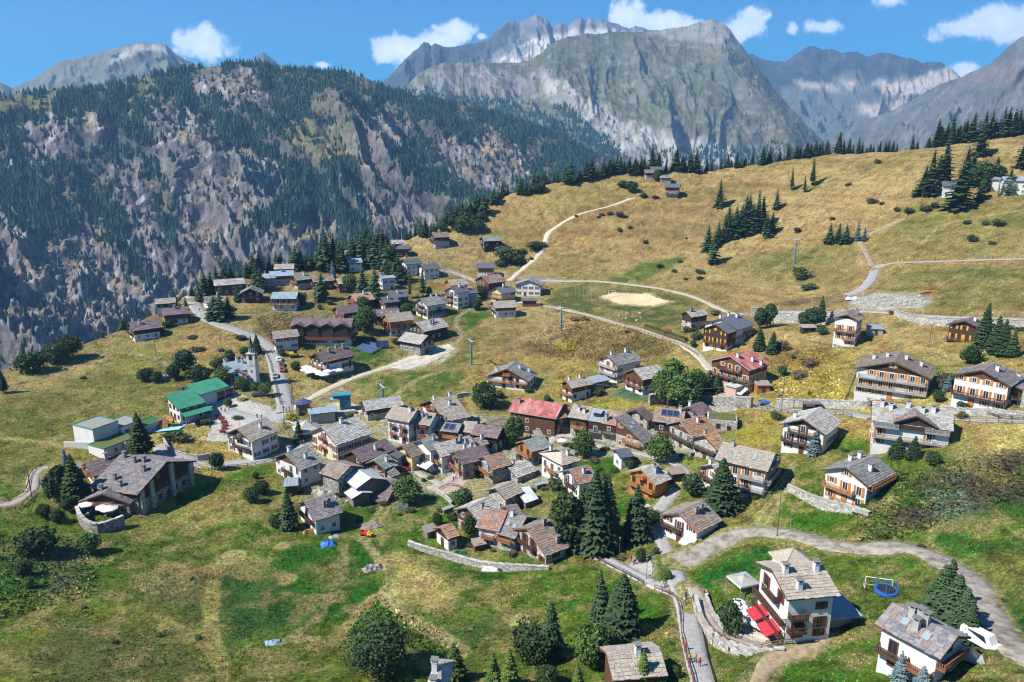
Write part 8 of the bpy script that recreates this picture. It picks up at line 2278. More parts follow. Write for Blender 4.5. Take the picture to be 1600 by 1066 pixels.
car('white car under the long apartment building',1466,694,R(0),paint_('white',(.62,.62,.62))); car('dark blue car in front of the white house by the football field',842,461,R(10),paint_('blue',(.04,.06,.12))); car('dark car on the church square road',404,619,R(15),paint_('grey',(.08,.08,.09))); car('small dark vehicle beside the white tent',479,684,R(50),paint_('grey',(.08,.08,.09)))
car('blue car below the pink chalet',1196,629,R(5),paint_('bright',(.06,.16,.42)))
# ================================================================== THINGS ON TERRACES AND MEADOWS
M_POLE=mat('pole_steel',(.35,.36,.37),.5,.5)
M_WOODF=mat_var('furniture_wood',[(.32,.12,.04),(.42,.17,.06)],3,.7)
def parasol_meshes():
 c=MB(); n=8; r=1.75
 P=[(r*math.cos(6.283*i/n),r*math.sin(6.283*i/n),2.2) for i in range(n)]
 for i in range(n):
  a,b_=P[i],P[(i+1) % n]
  c.face([a,b_,(0,0,2.75)]); c.face([(b_[0],b_[1],2.0),(a[0],a[1],2.0),a,b_][::-1])
  c.face([b_,a,(0,0,2.66)])
 p=MB(); p.tube((0,0,0),(0,0,2.8),.035,.03,6); p.tube((0,0,0),(0,0,.1),.3,.3,8)
 return c.mesh('canopy',[M_CLOTH]),p.mesh('pole',[M_POLE])
PC,PP_=parasol_meshes()
def table_mesh():
 b=MB(); b.box(-.7,-.4,.70,.7,.4,.75)
 for sx in (-1,1):
  for sy in (-1,1):b.box(sx*.6-.04,sy*.32-.04,0,sx*.6+.04,sy*.32+.04,.7)
 return b.mesh('table',[M_WOODF])
def bench_mesh():
 b=MB(); b.box(-.7,-.16,.42,.7,.16,.47); b.box(-.6,-.14,0,-.5,.14,.42); b.box(.5,-.14,0,.6,.14,.42); b.box(-.7,.13,.47,.7,.17,.85)
 return b.mesh('bench',[M_WOODF])
TB,BN=table_mesh(),bench_mesh()
def parasol(u,v,label,group,sc=1.0,tbl=None):
 p=GP(u,v)
 o=empty('parasol',(p.x,p.y,p.z+.05)); tag(o,label,'parasol',group); o.scale=(sc,sc,sc)
 link('canopy',PC,o); link('pole',PP_,o)
 if tbl:
  t=link('table',TB,None,(p.x+.9,p.y-.5,p.z+.05)); tag(t,tbl,'table',group+', tables')
  for s in (-1,1):
   q=link('bench',BN,None,(p.x+.9,p.y-.5+s*.75,p.z+.05)); q.rotation_euler=(0,0,0 if s>0 else math.pi); tag(q,'wooden bench at a terrace table, '+tbl.split(' under ')[-1],'bench',group+', benches')
HP='white parasols of the hotel terrace'
for (u,v) in [(1153,953),(1157,960),(1163,967),(1169,974),(1176,981),(1183,987),(1191,993),(1199,997),(1215,992)]:parasol(u,v,'white parasol in the row along the edge of the hotel terrace',HP,.68,'wooden table on the hotel terrace under the white parasols')
IP='white parasols of the restaurant chalet'
for (u,v) in [(480,584),(487,587),(494,590),(501,593),(507,595),(478,588),(485,591),(520,588),(529,588),(513,590)]:parasol(u,v,'white parasol on the terrace of the restaurant chalet',IP,1.15)
for (u,v,l) in [(138,802,'left white parasol on the timber hotel terrace'),(165,806,'middle white parasol on the timber hotel terrace'),(173,809,'right white parasol on the timber hotel terrace')]:parasol(u,v,l,'parasols of the timber hotel',1.15)
parasol(610,506,'white parasol on the balcony terrace of the orange larch chalet','parasol of the orange larch chalet',.9); parasol(878,698,'white parasol in the yard below the barn hotel','parasol below the barn hotel',.9)
FT='dark red tables of the village restaurant'
for (u,v) in [(618,728),(624,733),(630,727),(636,733),(628,738),(642,728),(622,722),(640,722)]:
 p=GP(u,v); t=link('table',TB,None,(p.x,p.y,p.z+.05)); tag(t,'red brown table on the terrace of the village restaurant','table',FT); t.rotation_euler=(0,0,R(u*13 % 90))
 fb=link('flower_box',FLOWM[u % 3],None,(p.x+.3,p.y-1.2,p.z+.6)); fb.scale=(1.2,1.6,1.8); tag(fb,'red geraniums on the terrace of the village restaurant','flowers','red geraniums of the village restaurant')
def tent(label,u,v,w,h,m,rz=0,peak=1):
 p=GP(u,v)
 o=empty('pavilion_tent',tuple(p),rz); tag(o,label,'tent')
 b=MB(); hw=w/2
 c=[(-hw,-hw,h),(hw,-hw,h),(hw,hw,h),(-hw,hw,h)]
 for i in range(4):
  a,d=Vector(c[i]),Vector(c[(i+1) % 4]); ap=Vector((0,0,h+w*.38*peak))
  m1,m2=a.lerp(ap,.5)-Vector((0,0,w*.05)),d.lerp(ap,.5)-Vector((0,0,w*.05))
  b.face([a,d,m2,m1]); b.face([m1,m2,ap]); b.face([a-Vector((0,0,.35)),d-Vector((0,0,.35)),d,a]); b.face([m2,d,a,m1]); b.face([ap,m2,m1])
 b.build('canopy',[m],o)
 for i,(x,y,z) in enumerate(c):
  k=MB(); k.bar((x,y,-.5),(x,y,z),.08); k.build('leg',[M_POLE],o)
tent('white peaked tent beside the cream hotel',480,681,7.5,2.6,M_CLOTH,R(25)); tent('white garden pavilion behind the hotel',1160,922,4.2,2.2,M_CLOTH,R(20),.55)
p=GP(1384,926); o=empty('trampoline',tuple(p)); tag(o,'round blue trampoline with safety net poles on the hotel meadow','trampoline')
b=MB(); n=20
for i in range(n):
 a0_,a1_=6.283*i/n,6.283*(i+1)/n
 b.face([(1.5*math.cos(a0_),1.5*math.sin(a0_),.8),(1.85*math.cos(a0_),1.85*math.sin(a0_),.8),(1.85*math.cos(a1_),1.85*math.sin(a1_),.8),(1.5*math.cos(a1_),1.5*math.sin(a1_),.8)])
 b.face([(1.85*math.cos(a0_),1.85*math.sin(a0_),.3),(1.85*math.cos(a1_),1.85*math.sin(a1_),.3),(1.85*math.cos(a1_),1.85*math.sin(a1_),.8),(1.85*math.cos(a0_),1.85*math.sin(a0_),.8)])
b.build('rim',[mat('trampoline_blue',(.02,.12,.45),.6)],o)
b=MB(); b.face([(1.5*math.cos(6.283*i/n),1.5*math.sin(6.283*i/n),.78) for i in range(n)]); b.build('mat',[PM['black']],o)
for i in range(6):
 a=6.283*i/6; b=MB(); b.tube((1.8*math.cos(a),1.8*math.sin(a),0),(1.8*math.cos(a),1.8*math.sin(a),2.5),.06,.05); b.build('pole',[mat('trampoline_pole',(.04,.16,.45),.5)],o)
b=MB()
for z in (1.2,1.8,2.4):
 for i in range(24):b.bar((1.8*math.cos(.2618*i),1.8*math.sin(.2618*i),z),(1.8*math.cos(.2618*(i+1)),1.8*math.sin(.2618*(i+1)),z),.03)
b.build('net',[PM['denim']],o)
M_GOAL=mat('goal_white',(.66,.66,.65),.5)
def goal(label,u,v,w,h,d,rz):
 p=GP(u,v); o=empty('goal_frame',tuple(p),rz); tag(o,label,'goal')
 for i,(a,c) in enumerate([((-w/2,0,0),(-w/2,0,h)),((w/2,0,0),(w/2,0,h))]):b=MB(); b.tube(a,c,.07); b.build('post',[M_GOAL],o)
 b=MB(); b.tube((-w/2,0,h),(w/2,0,h),.07); b.build('crossbar',[M_GOAL],o)
 b=MB()
 for s in (-1,1):b.bar((s*w/2,0,h),(s*w/2,d,0),.06); b.bar((s*w/2,0,0),(s*w/2,d,0),.05)
 b.bar((-w/2,d,0),(w/2,d,0),.05); b.build('stay',[M_GOAL],o)
goal('white goal frame beside the trampoline',1372,921,4.2,2.2,1.4,R(-15)); goal('small white goal at the far side of the sandy pitch',956,461,3.6,2.0,1.0,R(5)); goal('small white goal at the near side of the sandy pitch',1020,476,3.6,2.0,1.0,R(185))
nf=empty('ball_net',tuple(GP(930,468))); tag(nf,'tall net on grey poles beside the football pitch','net fence'); c=GP(930,468)
Q=[GP(u,v)-c for u,v in [(899,462),(905,464),(911,466),(917,468),(924,470),(931,472),(940,474)]]
for q in Q:b=MB(); b.tube(q,q+Vector((0,0,6)),.07); b.build('pole',[M_POLE],nf)
b=MB()
for z in (1.5,3,4.5,6):
 for a,d in zip(Q[:-1],Q[1:]):b.bar(a+Vector((0,0,z)),d+Vector((0,0,z)),.02)
b.build('wire',[M_POLE],nf)
SOL=empty('solar_array',tuple(GP(578,546))); tag(SOL,'three long rows of blue solar panels on the lawn below the hamlet','solar panels'); c=GP(578,546)
for (a,d) in [((558,545),(584,553)),((564,541),(590,549)),((570,537),(597,545))]:
 A_,D_=GP(*a)-c,GP(*d)-c
 nrm=Vector((-(D_-A_).y,(D_-A_).x,0)).normalized()
 if nrm.y>0:nrm=-nrm
 for i in range(9):
  x0,x1=A_.lerp(D_,i/9+.006),A_.lerp(D_,(i+1)/9-.006)
  b=MB(); q=[x0+nrm*.9+Vector((0,0,.35)),x1+nrm*.9+Vector((0,0,.35)),x1-nrm*.7+Vector((0,0,1.2)),x0-nrm*.7+Vector((0,0,1.2))]
  b.face(q,0); b.face([p-Vector((0,0,.08)) for p in q][::-1],1)
  b.bar(x0-nrm*1.0-Vector((0,0,.3)),x0-nrm*.6+Vector((0,0,1.1)),.08,.08,1); b.bar(x0+nrm*.8-Vector((0,0,.3)),x0+nrm*.8+Vector((0,0,.35)),.08,.08,1)
  b.bar(q[0],q[1],.07,.07,1); b.bar(q[2],q[3],.07,.07,1)
  b.build('solar_panel',[mat('solar_field_glass',(.05,.085,.17),.25,.6),M_SOLF],SOL)
p=GP(598,544); o=empty('solar_array',tuple(p),R(20)); tag(o,'single steep block of dark blue solar panels at the end of the rows','solar panels')
for i in range(4):
 b=MB(); b.face([(-2.6+i*1.3,-.6,.4),(-1.4+i*1.3,-.6,.4),(-1.4+i*1.3,.9,2.8),(-2.6+i*1.3,.9,2.8)],0); b.face([(-2.6+i*1.3,-.55,.35),(-2.6+i*1.3,.95,2.75),(-1.4+i*1.3,.95,2.75),(-1.4+i*1.3,-.55,.35)],1); b.bar((-2+i*1.3,.8,-.3),(-2+i*1.3,.8,2.6),.08,.08,1); b.build('solar_panel',[M_SOLAR,M_SOLF],o)
M_LIFT=mat_var('lift_blue',[(.03,.16,.22),(.05,.22,.29)],1,.5); M_LIFTG=mat('lift_grey',(.34,.37,.38),.5,.4)
tops=[]
def pylon(label,u,v,h,arm,rz,m=M_LIFT,r=.42):
 p=GP(u,v); o=empty('lift_pylon',tuple(p),rz); tag(o,label,'ski lift pylon','pylons of the chair lift')
 b=MB(); b.tube((0,0,-.5),(0,0,h),r,r*.6,8); b.build('mast',[m],o)
 b=MB(); b.box(-arm,-.2,h-.3,arm,.2,h+.1); b.build('crossarm',[M_LIFTG],o)
 for s in (-1,1):
  b=MB(); b.box(s*arm-.12,-1.3,h-.15,s*arm+.12,1.3,h+.15)
  for y in (-1.1,-.4,.4,1.1):b.tube((s*arm-.2,y,h+.12),(s*arm+.2,y,h+.12),.24,.24,8)
  b.build('sheave',[M_LIFTG],o)
 b=MB()
 for i in range(8):b.box(-.25,-r-.2,.5+i*h/9,.25,-r-.12,.56+i*h/9)
 b.bar((-.25,-r-.16,.3),(-.25,-r-.16,h),.05); b.bar((.25,-r-.16,.3),(.25,-r-.16,h),.05); b.build('ladder',[M_LIFTG],o)
 R_=Matrix.Rotation(rz,3,'Z')
 tops.append([Vector(p)+R_ @ Vector((s*arm,0,h+.3)) for s in (-1,1)])
la=GP(1241,412)-GP(737,570); lz=math.atan2(la.y,la.x)-math.pi/2
pylon('low lift pylon beside the slate roofed lift hut',599,634,7,2.6,lz); pylon('turquoise lift pylon on the golden bank above the gravel piste',737,571,10,2.6,lz); pylon('turquoise lift pylon below the promenade',877,517,10.5,2.6,lz); pylon('tall turquoise lift pylon on the right meadow',1241,413,12.5,2.6,lz); pylon('blue lift pylon before the clump of conifers at the right',1559,307,9,2.6,lz)
for i in range(len(tops)-1):
 for s in (0,1):
  b=MB(); a,d=tops[i][s],tops[i+1][s]; n=14; L=(d-a).length
  pts=[a.lerp(d,t/n)-Vector((0,0,L*.018*4*(t/n)*(1-t/n))) for t in range(n+1)]
  for q,r_ in zip(pts[:-1],pts[1:]):b.tube(q-a,r_-a,.028,.028,4,0,False)
  o=b.build('lift_cable',[M_CAP],None,a); tag(o,['upper','lower'][s]+' haul cable of the chair lift, '+['from the hut to the gravel piste','from the gravel piste to the promenade','from the promenade to the right meadow','from the right meadow to the conifers'][i],'cable')
p=GP(540,640); o=empty('lift_drive',tuple(p),R(15)); tag(o,'dark teal drive tower of the chair lift with a flat roof blade','lift station')
b=MB(); b.box(-1.8,-1.5,-1,1.8,1.5,5.2); b.build('housing',[M_LIFT],o); b=MB(); b.box(-4.5,-1.8,5.2,2.2,1.8,5.6); b.build('roof_blade',[M_LIFT],o); b=MB(); b.tube((-2.8,0,4.2),(-2.8,0,4.5),2.0,2.0,16); b.build('bull_wheel',[M_LIFTG],o)
b=MB(); b.box(-10,-4,-.8,3,-2.2,.6); b.build('loading_ramp',[WALL['palestone']],o)
p=GP(1579,213); o=empty('lift_mast',tuple(p)); tag(o,'thin grey green mast among the skyline spruces at the right','mast'); b=MB(); b.tube((0,0,-1),(0,0,15),.35,.2,6); b.build('mast_tube',[M_LIFTG],o); b=MB(); b.box(-1.6,-.15,14.6,1.6,.15,15); b.build('crossarm',[M_LIFTG],o)
M_PW=mat_var('pole_wood',[(.12,.085,.06),(.20,.15,.11)],3,.9)
def pole(label,u,v,h,m=M_PW,r=.13,arm=True,cat='utility pole',name='utility_pole'):
 p=GP(u,v); o=empty(name,tuple(p)); tag(o,label,cat)
 b=MB(); b.tube((0,0,-.5),(0,0,h),r,r*.7,7); b.build('pole',[m],o)
 if arm:b=MB(); b.box(-.8,-.06,h-.5,.8,.06,h-.35); b.build('crossarm',[m],o)
 return p+Vector((0,0,h-.3))
P1=pole('wooden pole on the dry field above the church',347,554,8); P2=pole('pale pole at the path below the brink chalet',244,558,8); P3=pole('pole on the brow left of the brink chalet',151,540,7); P4=pole('wooden pole at the crossroads of the church street',445,668,9); P5=pole('wooden pole beside the garden mound above the terrace row',915,636,9,arm=False); P6=pole('pole beside the east road',1221,642,10); P7=pole('tripod pole above the gravel road behind the hotel',1214,838,10,arm=False); P8=pole('pole at the right end of the lone dry slope',1451,545,8); P9=pole('pole in the grass behind the barn hotel',1043,640,7,arm=False)
P10=pole('flag pole on the roof side of the hotel',1230,872,8.5,M_POLE,.06,False,'flag pole','flag_pole'); P11=pole('pole in the lower left path',50,778,8,arm=False); P12=pole('pole before the upper hamlet row',496,476,9,M_POLE,.1,False); P13=pole('pole at the gap of the hill conifers',1440,315,7,arm=False); P14=pole('left pole on the skyline meadow',1062,283,7,arm=False); P15=pole('right pole on the skyline meadow',1080,283,6,arm=False); P16=pole('slim mast beside the brown cabin with dark blue roof',628,384,12,M_LIFTG,.15,False,'mast','mast')
def wire(a,d,label,sag=.02):
 b=MB(); n=12; L=(d-a).length
 pts=[a.lerp(d,t/n)-Vector((0,0,L*sag*4*(t/n)*(1-t/n))) for t in range(n+1)]
 for q,r_ in zip(pts[:-1],pts[1:]):b.tube(q-a,r_-a,.022,.022,4,0,False)
 tag(b.build('power_line',[mat('wire',(.25,.25,.25),.5)],None,a),label,'power line')
wire(P3,P2,'wire from the brow pole to the path pole'); wire(P2,P1,'wire from the path pole to the dry field pole'); wire(P1,P4,'wire from the dry field to the crossroads pole'); wire(P5,P9,'wire above the terrace row'); wire(P9,P6,'wire from the terrace row to the east road'); wire(P6,P8,'wire over the golden slope'); wire(P7,GP(1100,790)+Vector((0,0,7)),'wire from the tripod pole to the low chalet'); wire(P4,P5,'long wire across the old village')
def lamp(label,u,v):
 p=GP(u,v); o=empty('street_lamp',tuple(p)); tag(o,label,'street lamp','lamps of the village streets')
 b=MB(); b.tube((0,0,-.3),(0,0,4.2),.07,.05); b.build('pole',[M_FEN],o); b=MB(); b.tube((0,0,4.2),(0,0,4.65),.12,.22,6); b.tube((0,0,4.65),(0,0,4.8),.26,.05,6); b.build('lamp_head',[M_CAP],o)
for (u,v,l) in [(1112,1022,'street lamp below the hotel drive'),(860,560,'lamp on the golden bank'),(262,720,'lamp beside the garage ramp'),(968,868,'pale post beside the viewing circle'),(1010,905,'lamp at the road fork'),(330,680,'lamp on the church square hedge'),(425,640,'lamp at the plaza lawn'),(1215,1000,'lamp at the edge of the hotel terrace')]:lamp(l,u,v)
p=GP(474,643); o=empty('kiosk',tuple(p),R(10)); tag(o,'orange wooden kiosk with dark blue umbrella roof beside the church street','kiosk')
b=MB(); b.box(-2.0,-1.6,-.5,2.0,1.6,2.4); b.build('cabin',[WALL['orange']],o); b=MB()
for i in range(8):
 a,d=6.283*i/8,6.283*(i+1)/8
 b.face([(3.2*math.cos(a),2.6*math.sin(a),2.9),(3.2*math.cos(d),2.6*math.sin(d),2.9),(0,0,4.4)]); b.face([(0,0,4.3),(3.2*math.cos(d),2.6*math.sin(d),2.8),(3.2*math.cos(a),2.6*math.sin(a),2.8)])
b.build('roof',[mat('kiosk_blue',(.055,.06,.14),.7)],o)
b=MB(); b.box(-1.4,-1.66,.9,1.4,-1.6,1.9); b.build('counter_opening',[M_GLASS],o)
for (u,v,l,w) in [(1268,640,'brown notice shelter set into the stone wall of the east road',4.5),(954,862,'small slate roofed picnic shelter under the tall spruces',2.6)]:
 p=GP(u,v); o=empty('notice_shelter',tuple(p)); tag(o,l,'shelter')
 b=MB(); b.box(-w/2,.9,-.3,w/2,1.0,2.1); b.build('back_board',[WALL['wood']],o)
 for s in (-1,1):b=MB(); b.bar((s*w/2*.95,-.8,-.3),(s*w/2*.95,-.8,2.2),.14); b.build('post',[WALL['wood']],o)
 b=MB(); b.box(-w/2-.3,-1.2,2.2,w/2+.3,1.3,2.36); b.build('roof',[SL['purple']],o)
 b=MB(); b.box(-w*.28,.84,.9,w*.28,.9,1.7); b.build('notice_board',[M_FRW],o)
p=GP(1042,524); o=empty('pergola',tuple(p),R(-15)); tag(o,'orange brown wooden pergola gate in the hedge above the promenade','pergola')
for x in (-1.5,1.5):
 for y in (-1.2,1.2):b=MB(); b.bar((x,y,-.3),(x,y,2.4),.2); b.build('post',[M_TRIMR],o)
b=MB(); [b.box(-2.0,-1.6+i*.55,2.4,2.0,-1.42+i*.55,2.6) for i in range(7)]; b.build('beam',[M_TRIMR],o)
hed=stone_wall('clipped dark green hedge with brown rail above the promenade',[(1008,512),(1025,517),(1050,526),(1072,533)],1.8,1.6,'stone',.4,'hedge'); hed.data.materials[0]=LM['broad']; hed['category']='hedge'
for c_ in list(hed.children):c_.data.materials[0]=LM['broad']; c_.name='foliage'
fence('red brown fence in front of the clipped hedge',[(1006,514),(1025,520),(1050,529),(1074,536)],M_TRIMR,1.3,1.6)
def tarp(label,u,v,w,d,h,m,rz=0,seed=1,cat='tarpaulin',name='tarpaulin'):
 p=GP(u,v); rg=np.random.default_rng(seed); n=7
 V=[(w*(i/(n-1)-.5)+rg.normal()*.06,d*(j/(n-1)-.5)+rg.normal()*.06,(h*(.35+.65*rg.random()) if 0<i<n-1 and 0<j<n-1 else .02)) for j in range(n) for i in range(n)]
 F=[(j*n+i,j*n+i+1,(j+1)*n+i+1,(j+1)*n+i) for j in range(n-1) for i in range(n-1)]
 o=link(name,mesh_np(name,np.array(V),np.array(F),4,m),None,p); o.rotation_euler=(0,0,rz); tag(o,label,cat)
M_TB=mat('tarp_blue',(.05,.16,.52),.5,.4); M_TT=mat('tarp_teal',(.08,.40,.40),.5)
tarp('crumpled bright blue tarpaulin on the grass below the lowest white chalet',512,851,3.4,2.6,1.0,M_TB,.4,1); tarp('grey sheet of boards beside the blue tarpaulin',522,839,2.6,1.4,.5,mat('sheet_grey',(.30,.31,.32),.7),.5,2); tarp('blue tarpaulin spread under the patched shed roof',563,774,4.0,1.6,1.3,mat('tarp_dark_blue',(.02,.05,.25),.5),.3,3); tarp('turquoise sheet lying in the garden beside the maple tree',609,776,3.6,.9,.3,M_TT,.9,4)
tarp('bright blue tarpaulin stretched over the shed roof',738,462,.1,.1,.05,M_TB,.3,5); tarp('orange building material stacked on the right meadow',1456,456,9,1.2,.7,mat('stack_orange',(.5,.12,.05),.7),-.05,6,'stack','pipe_stack'); tarp('pale tarpaulin covered heap beside the hill road',1333,468,6,2.5,1.2,mat('heap_pale',(.5,.52,.52),.8),0,7); tarp('white tarpaulin bundle at the foot of the garden wall',767,886,4,1.5,.9,M_CLOTH,-.1,8); tarp('grey netting over the hillside below the maple tree',628,794,5,1.6,.8,mat('net_grey',(.12,.14,.16),.8),.3,9,'netting','netting'); tarp('dark green netted frame in the lower garden',718,866,3.6,.8,1.0,mat('net_green',(.03,.10,.08),.8),-.1,10,'netting','netting'); tarp('pale blue car cover sheet lying in the lower left meadow',425,1006,2.6,2.0,.5,mat('sheet_blue',(.22,.30,.36),.6),.3,11,'sheet','plastic_sheet'); tarp('ruined stone foundation heap in the lush meadow',582,889,4.4,2.4,.9,WALL['stone'],.5,12,'stone heap','stone_heap'); tarp('low wooden plank frames of the vegetable garden',578,822,5,4,.5,WALL['greywood'],.6,13,'garden frame','garden_frame'); tarp('orange brown pile of earth in front of the low white chalet',484,831,3.6,1.2,.9,mat('earth_orange',(.42,.22,.07),.9),.5,14,'earth pile','earth_pile'); tarp('rubble heap beside the metal roofed barn',512,768,6,4,1.2,WALL['palestone'],.3,15,'rubble heap','rubble_heap')
p=GP(736,470); o=empty('blue_awning',tuple(p),R(25)); tag(o,'bright blue sheet awning beside the white three storey house','awning')
b=MB(); b.face([(-3,-2,3.2),(3,-2,3.2),(3,2,4.3),(-3,2,4.3)]); b.face([(-3,-2,3.12),(-3,2,4.22),(3,2,4.22),(3,-2,3.12)]); b.build('sheet',[mat('awning_blue',(.02,.22,.62),.5)],o)
for s in (-1,1):b=MB(); b.bar((s*2.8,-1.8,-.3),(s*2.8,-1.8,3.15),.12); b.build('post',[M_FEN],o); b=MB(); b.bar((s*2.8,1.8,-.3),(s*2.8,1.8,4.15),.12); b.build('post',[M_FEN],o)
p=GP(573,838); o=empty('mini_tipper',(p.x,p.y,p.z),R(-25)); tag(o,'small red and yellow tipper standing on the track below the village','tipper')
b=MB(); b.box(-1.5,-.6,.55,.3,.6,.65); b.box(-1.5,-.6,.65,-1.42,.6,1.15); b.box(.22,-.6,.65,.3,.6,1.15); b.box(-1.42,-.6,.65,.22,-.52,1.1); b.box(-1.42,.52,.65,.22,.6,1.1); b.build('skip',[mat('tipper_red',(.5,.04,.03),.5)],o)
b=MB(); b.box(.4,-.55,.4,1.5,.55,1.0); b.box(.4,-.45,1.0,.9,.45,1.25); b.build('engine',[mat('tipper_yellow',(.62,.36,.02),.5)],o)
for x in (-1.0,1.0):
 for s in (-1,1):b=MB(); b.tube((x,s*.5,.35),(x,s*.75,.35),.35,.35,10); b.build('wheel',[mat('tyre',(.02,.02,.02))],o)
p=GP(460,558); o=empty('excavator',tuple(p),R(15)); tag(o,'yellow excavator in the yard above the parked cars','excavator')
MY=mat('digger_yellow',(.60,.36,.02),.5)
b=MB(); b.box(-1.6,-1.2,.2,1.6,-.7,.9); b.box(-1.6,.7,.2,1.6,1.2,.9); b.build('track',[PM['black']],o); b=MB(); b.box(-1.6,-1.1,.95,1.2,1.1,1.7); b.build('body',[MY],o); b=MB(); b.box(-.2,-.9,1.7,1.1,.2,2.9); b.build('cab',[M_GLASS],o); b=MB(); b.bar((1.1,.5,1.6),(3.4,.5,3.2),.35,.4); b.bar((3.4,.5,3.2),(5.2,.5,1.2),.3,.3); b.build('arm',[MY],o); b=MB(); b.box(4.8,.1,.3,5.6,.9,1.2); b.build('bucket',[MY],o)
p=GP(258,668); o=empty('play_mat',(p.x,p.y,p.z+.12),R(20)); tag(o,'pale blue soft play floor of the playground','play floor'); b=MB(); b.face([(-6,-3,0),(4,-3.6,0),(6,0,0),(3,3.4,0),(-4,2.6,0)]); b.build('floor_mat',[mat('play_blue',(.24,.50,.58),.8)],o)
p=GP(254,669); o=empty('climbing_frame',tuple(p),R(30)); tag(o,'brown climbing ramp on the blue playground floor','climbing frame'); b=MB(); b.face([(-1.5,-1,.2),(1.5,-1,.2),(1.5,1.4,3),(-1.5,1.4,3)]); b.face([(-1.5,1.4,2.9),(1.5,1.4,2.9),(1.5,-1,.1),(-1.5,-1,.1)]); b.build('ramp',[M_TRIMO],o)
for s in (-1,1):b=MB(); b.bar((s*1.4,1.3,0),(s*1.4,1.3,3),.15); b.build('post',[M_TRIM],o)
p=GP(268,666); o=empty('play_tower',tuple(p),R(20)); tag(o,'small wooden play tower with orange roof on the playground','play tower')
for sx in (-1,1):
 for sy in (-1,1):b=MB(); b.bar((sx*.8,sy*.8,0),(sx*.8,sy*.8,2.6),.14); b.build('post',[M_TRIM],o)
b=MB(); b.box(-.9,-.9,1.2,.9,.9,1.32); b.build('deck',[M_TRIMO],o); b=MB(); [b.face([q,r_,(0,0,3.6)]) for q,r_ in zip([(-1,-1,2.6),(1,-1,2.6),(1,1,2.6),(-1,1,2.6)],[(1,-1,2.6),(1,1,2.6),(-1,1,2.6),(-1,-1,2.6)])]; b.build('roof',[M_SHO],o)
for (u,v,l) in [(308,645,'upper blue canopy beside the green hall'),(297,658,'lower blue canopy beside the green hall')]:
 p=GP(u,v); o=empty('cafe_canopy',tuple(p),R(25)); tag(o,l,'canopy'); b=MB(); b.face([(-2.8,-1.6,2.4),(2.8,-1.6,2.4),(2.8,1.6,3.0),(-2.8,1.6,3.0)]); b.face([(-2.8,1.6,2.92),(2.8,1.6,2.92),(2.8,-1.6,2.32),(-2.8,-1.6,2.32)]); b.build('cloth',[mat('canopy_blue',(.035,.09,.30),.6)],o)
 for sx in (-1,1):
  for sy in (-1,1):b=MB(); b.bar((sx*2.6,sy*1.5,-.2),(sx*2.6,sy*1.5,2.6+sy*.25),.1); b.build('post',[M_POLE],o)
p=GP(1127,668); o=empty('stone_ruin',tuple(p),R(-15)); tag(o,'roofless stone ruin with dry grass on top at the bend of the path','ruin')
b=MB(); b.box(-4.2,-3.4,-2,4.2,3.4,3.4); b.build('wall',[WALL['palestone']],o); b=MB(); b.box(-3.7,-2.9,3.403,3.7,2.9,3.55); b.build('grass_top',[GRASSR],o)
o2=link('window',WIN[('b',0)],o,(-1,-3.4,1)); o2.rotation_euler=(0,0,math.pi); o2=link('window',WIN[('b',0)],o,(2,-3.4,.6)); o2.rotation_euler=(0,0,math.pi)
for i,(u,v) in enumerate([(252,588),(256,586),(260,590),(255,592),(262,586),(258,594)]):
 p=GP(u,v); o=empty('gravestone',tuple(p),R(30)); tag(o,'pale gravestone in the small graveyard','gravestone','stones of the small graveyard'); b=MB(); b.box(-.35,-.08,-.1,.35,.08,1.0); b.face([(-.35,-.08,1),(.35,-.08,1),(0,-.08,1.3)]); b.face([(.35,.08,1),(-.35,.08,1),(0,.08,1.3)]); b.build('stone',[WALL['palestone']],o); b=MB(); b.box(-.4,-1.9,0,.4,-.1,.2); b.build('slab',[WALL['palestone']],o)
CT='brown cattle resting below the promenade'
def cow_mesh():
 b=MB(); b.tube((-.9,0,.75),(.7,0,.8),.42,.38,8); b.tube((.7,0,.85),(1.15,0,1.05),.26,.2,7); b.tube((1.1,0,1.08),(1.55,0,.9),.19,.11,7); b.tube((-.95,0,.9),(-1.1,0,.3),.05,.03,5)
 for x in (-.7,.5):
  for s in (-1,1):b.tube((x,s*.22,.6),(x+.1,s*.26,.3),.12,.08,6); b.tube((x+.1,s*.26,.3),(x+.02,s*.26,0),.07,.055,6)
 for s in (-1,1):b.tube((1.12,s*.14,1.15),(1.05,s*.32,1.2),.05,.02,5)
 return b.mesh('cow',[mat_var('cow_hide',[(.12,.045,.025),(.20,.09,.05)],1.5,.8)],True)
cwm=cow_mesh()
for i,(u,v) in enumerate([(893,500),(899,499),(905,500),(896,503),(903,503),(909,502),(914,502),(900,501),(918,501),(911,499)]):
 p=GP(u,v); o=link('cow',cwm,None,(p.x,p.y,p.z)); o.rotation_euler=(0,0,i*1.1); tag(o,'red brown cow in the herd below the promenade','cow',CT)
PLT='flower planters in a curve on the church square'
for (u,v) in [(342,652),(346,656),(350,661),(352,666),(351,671),(348,676)]:
 p=GP(u,v); o=empty('planter',tuple(p)); tag(o,'brown flower planter in the curve on the church square','planter',PLT); b=MB(); b.box(-.8,-.4,0,.8,.4,.6); b.build('box',[M_TRIM],o); link('flowers',FLOWM[0],o,(0,0,.65))
BL='grey boulders of the rubble mound'
brg=random.Random(5)
rockm=[]
for i in range(4):
 b=bmesh.new(); bmesh.ops.create_icosphere(b,subdivisions=2,radius=1); rg=random.Random(i)
 for vtx in b.verts:vtx.co *= rg.uniform(.75,1.15)
 me=bpy.data.meshes.new('boulder'); b.to_mesh(me); b.free(); me.materials.append(SL['light']); rockm.append(me)
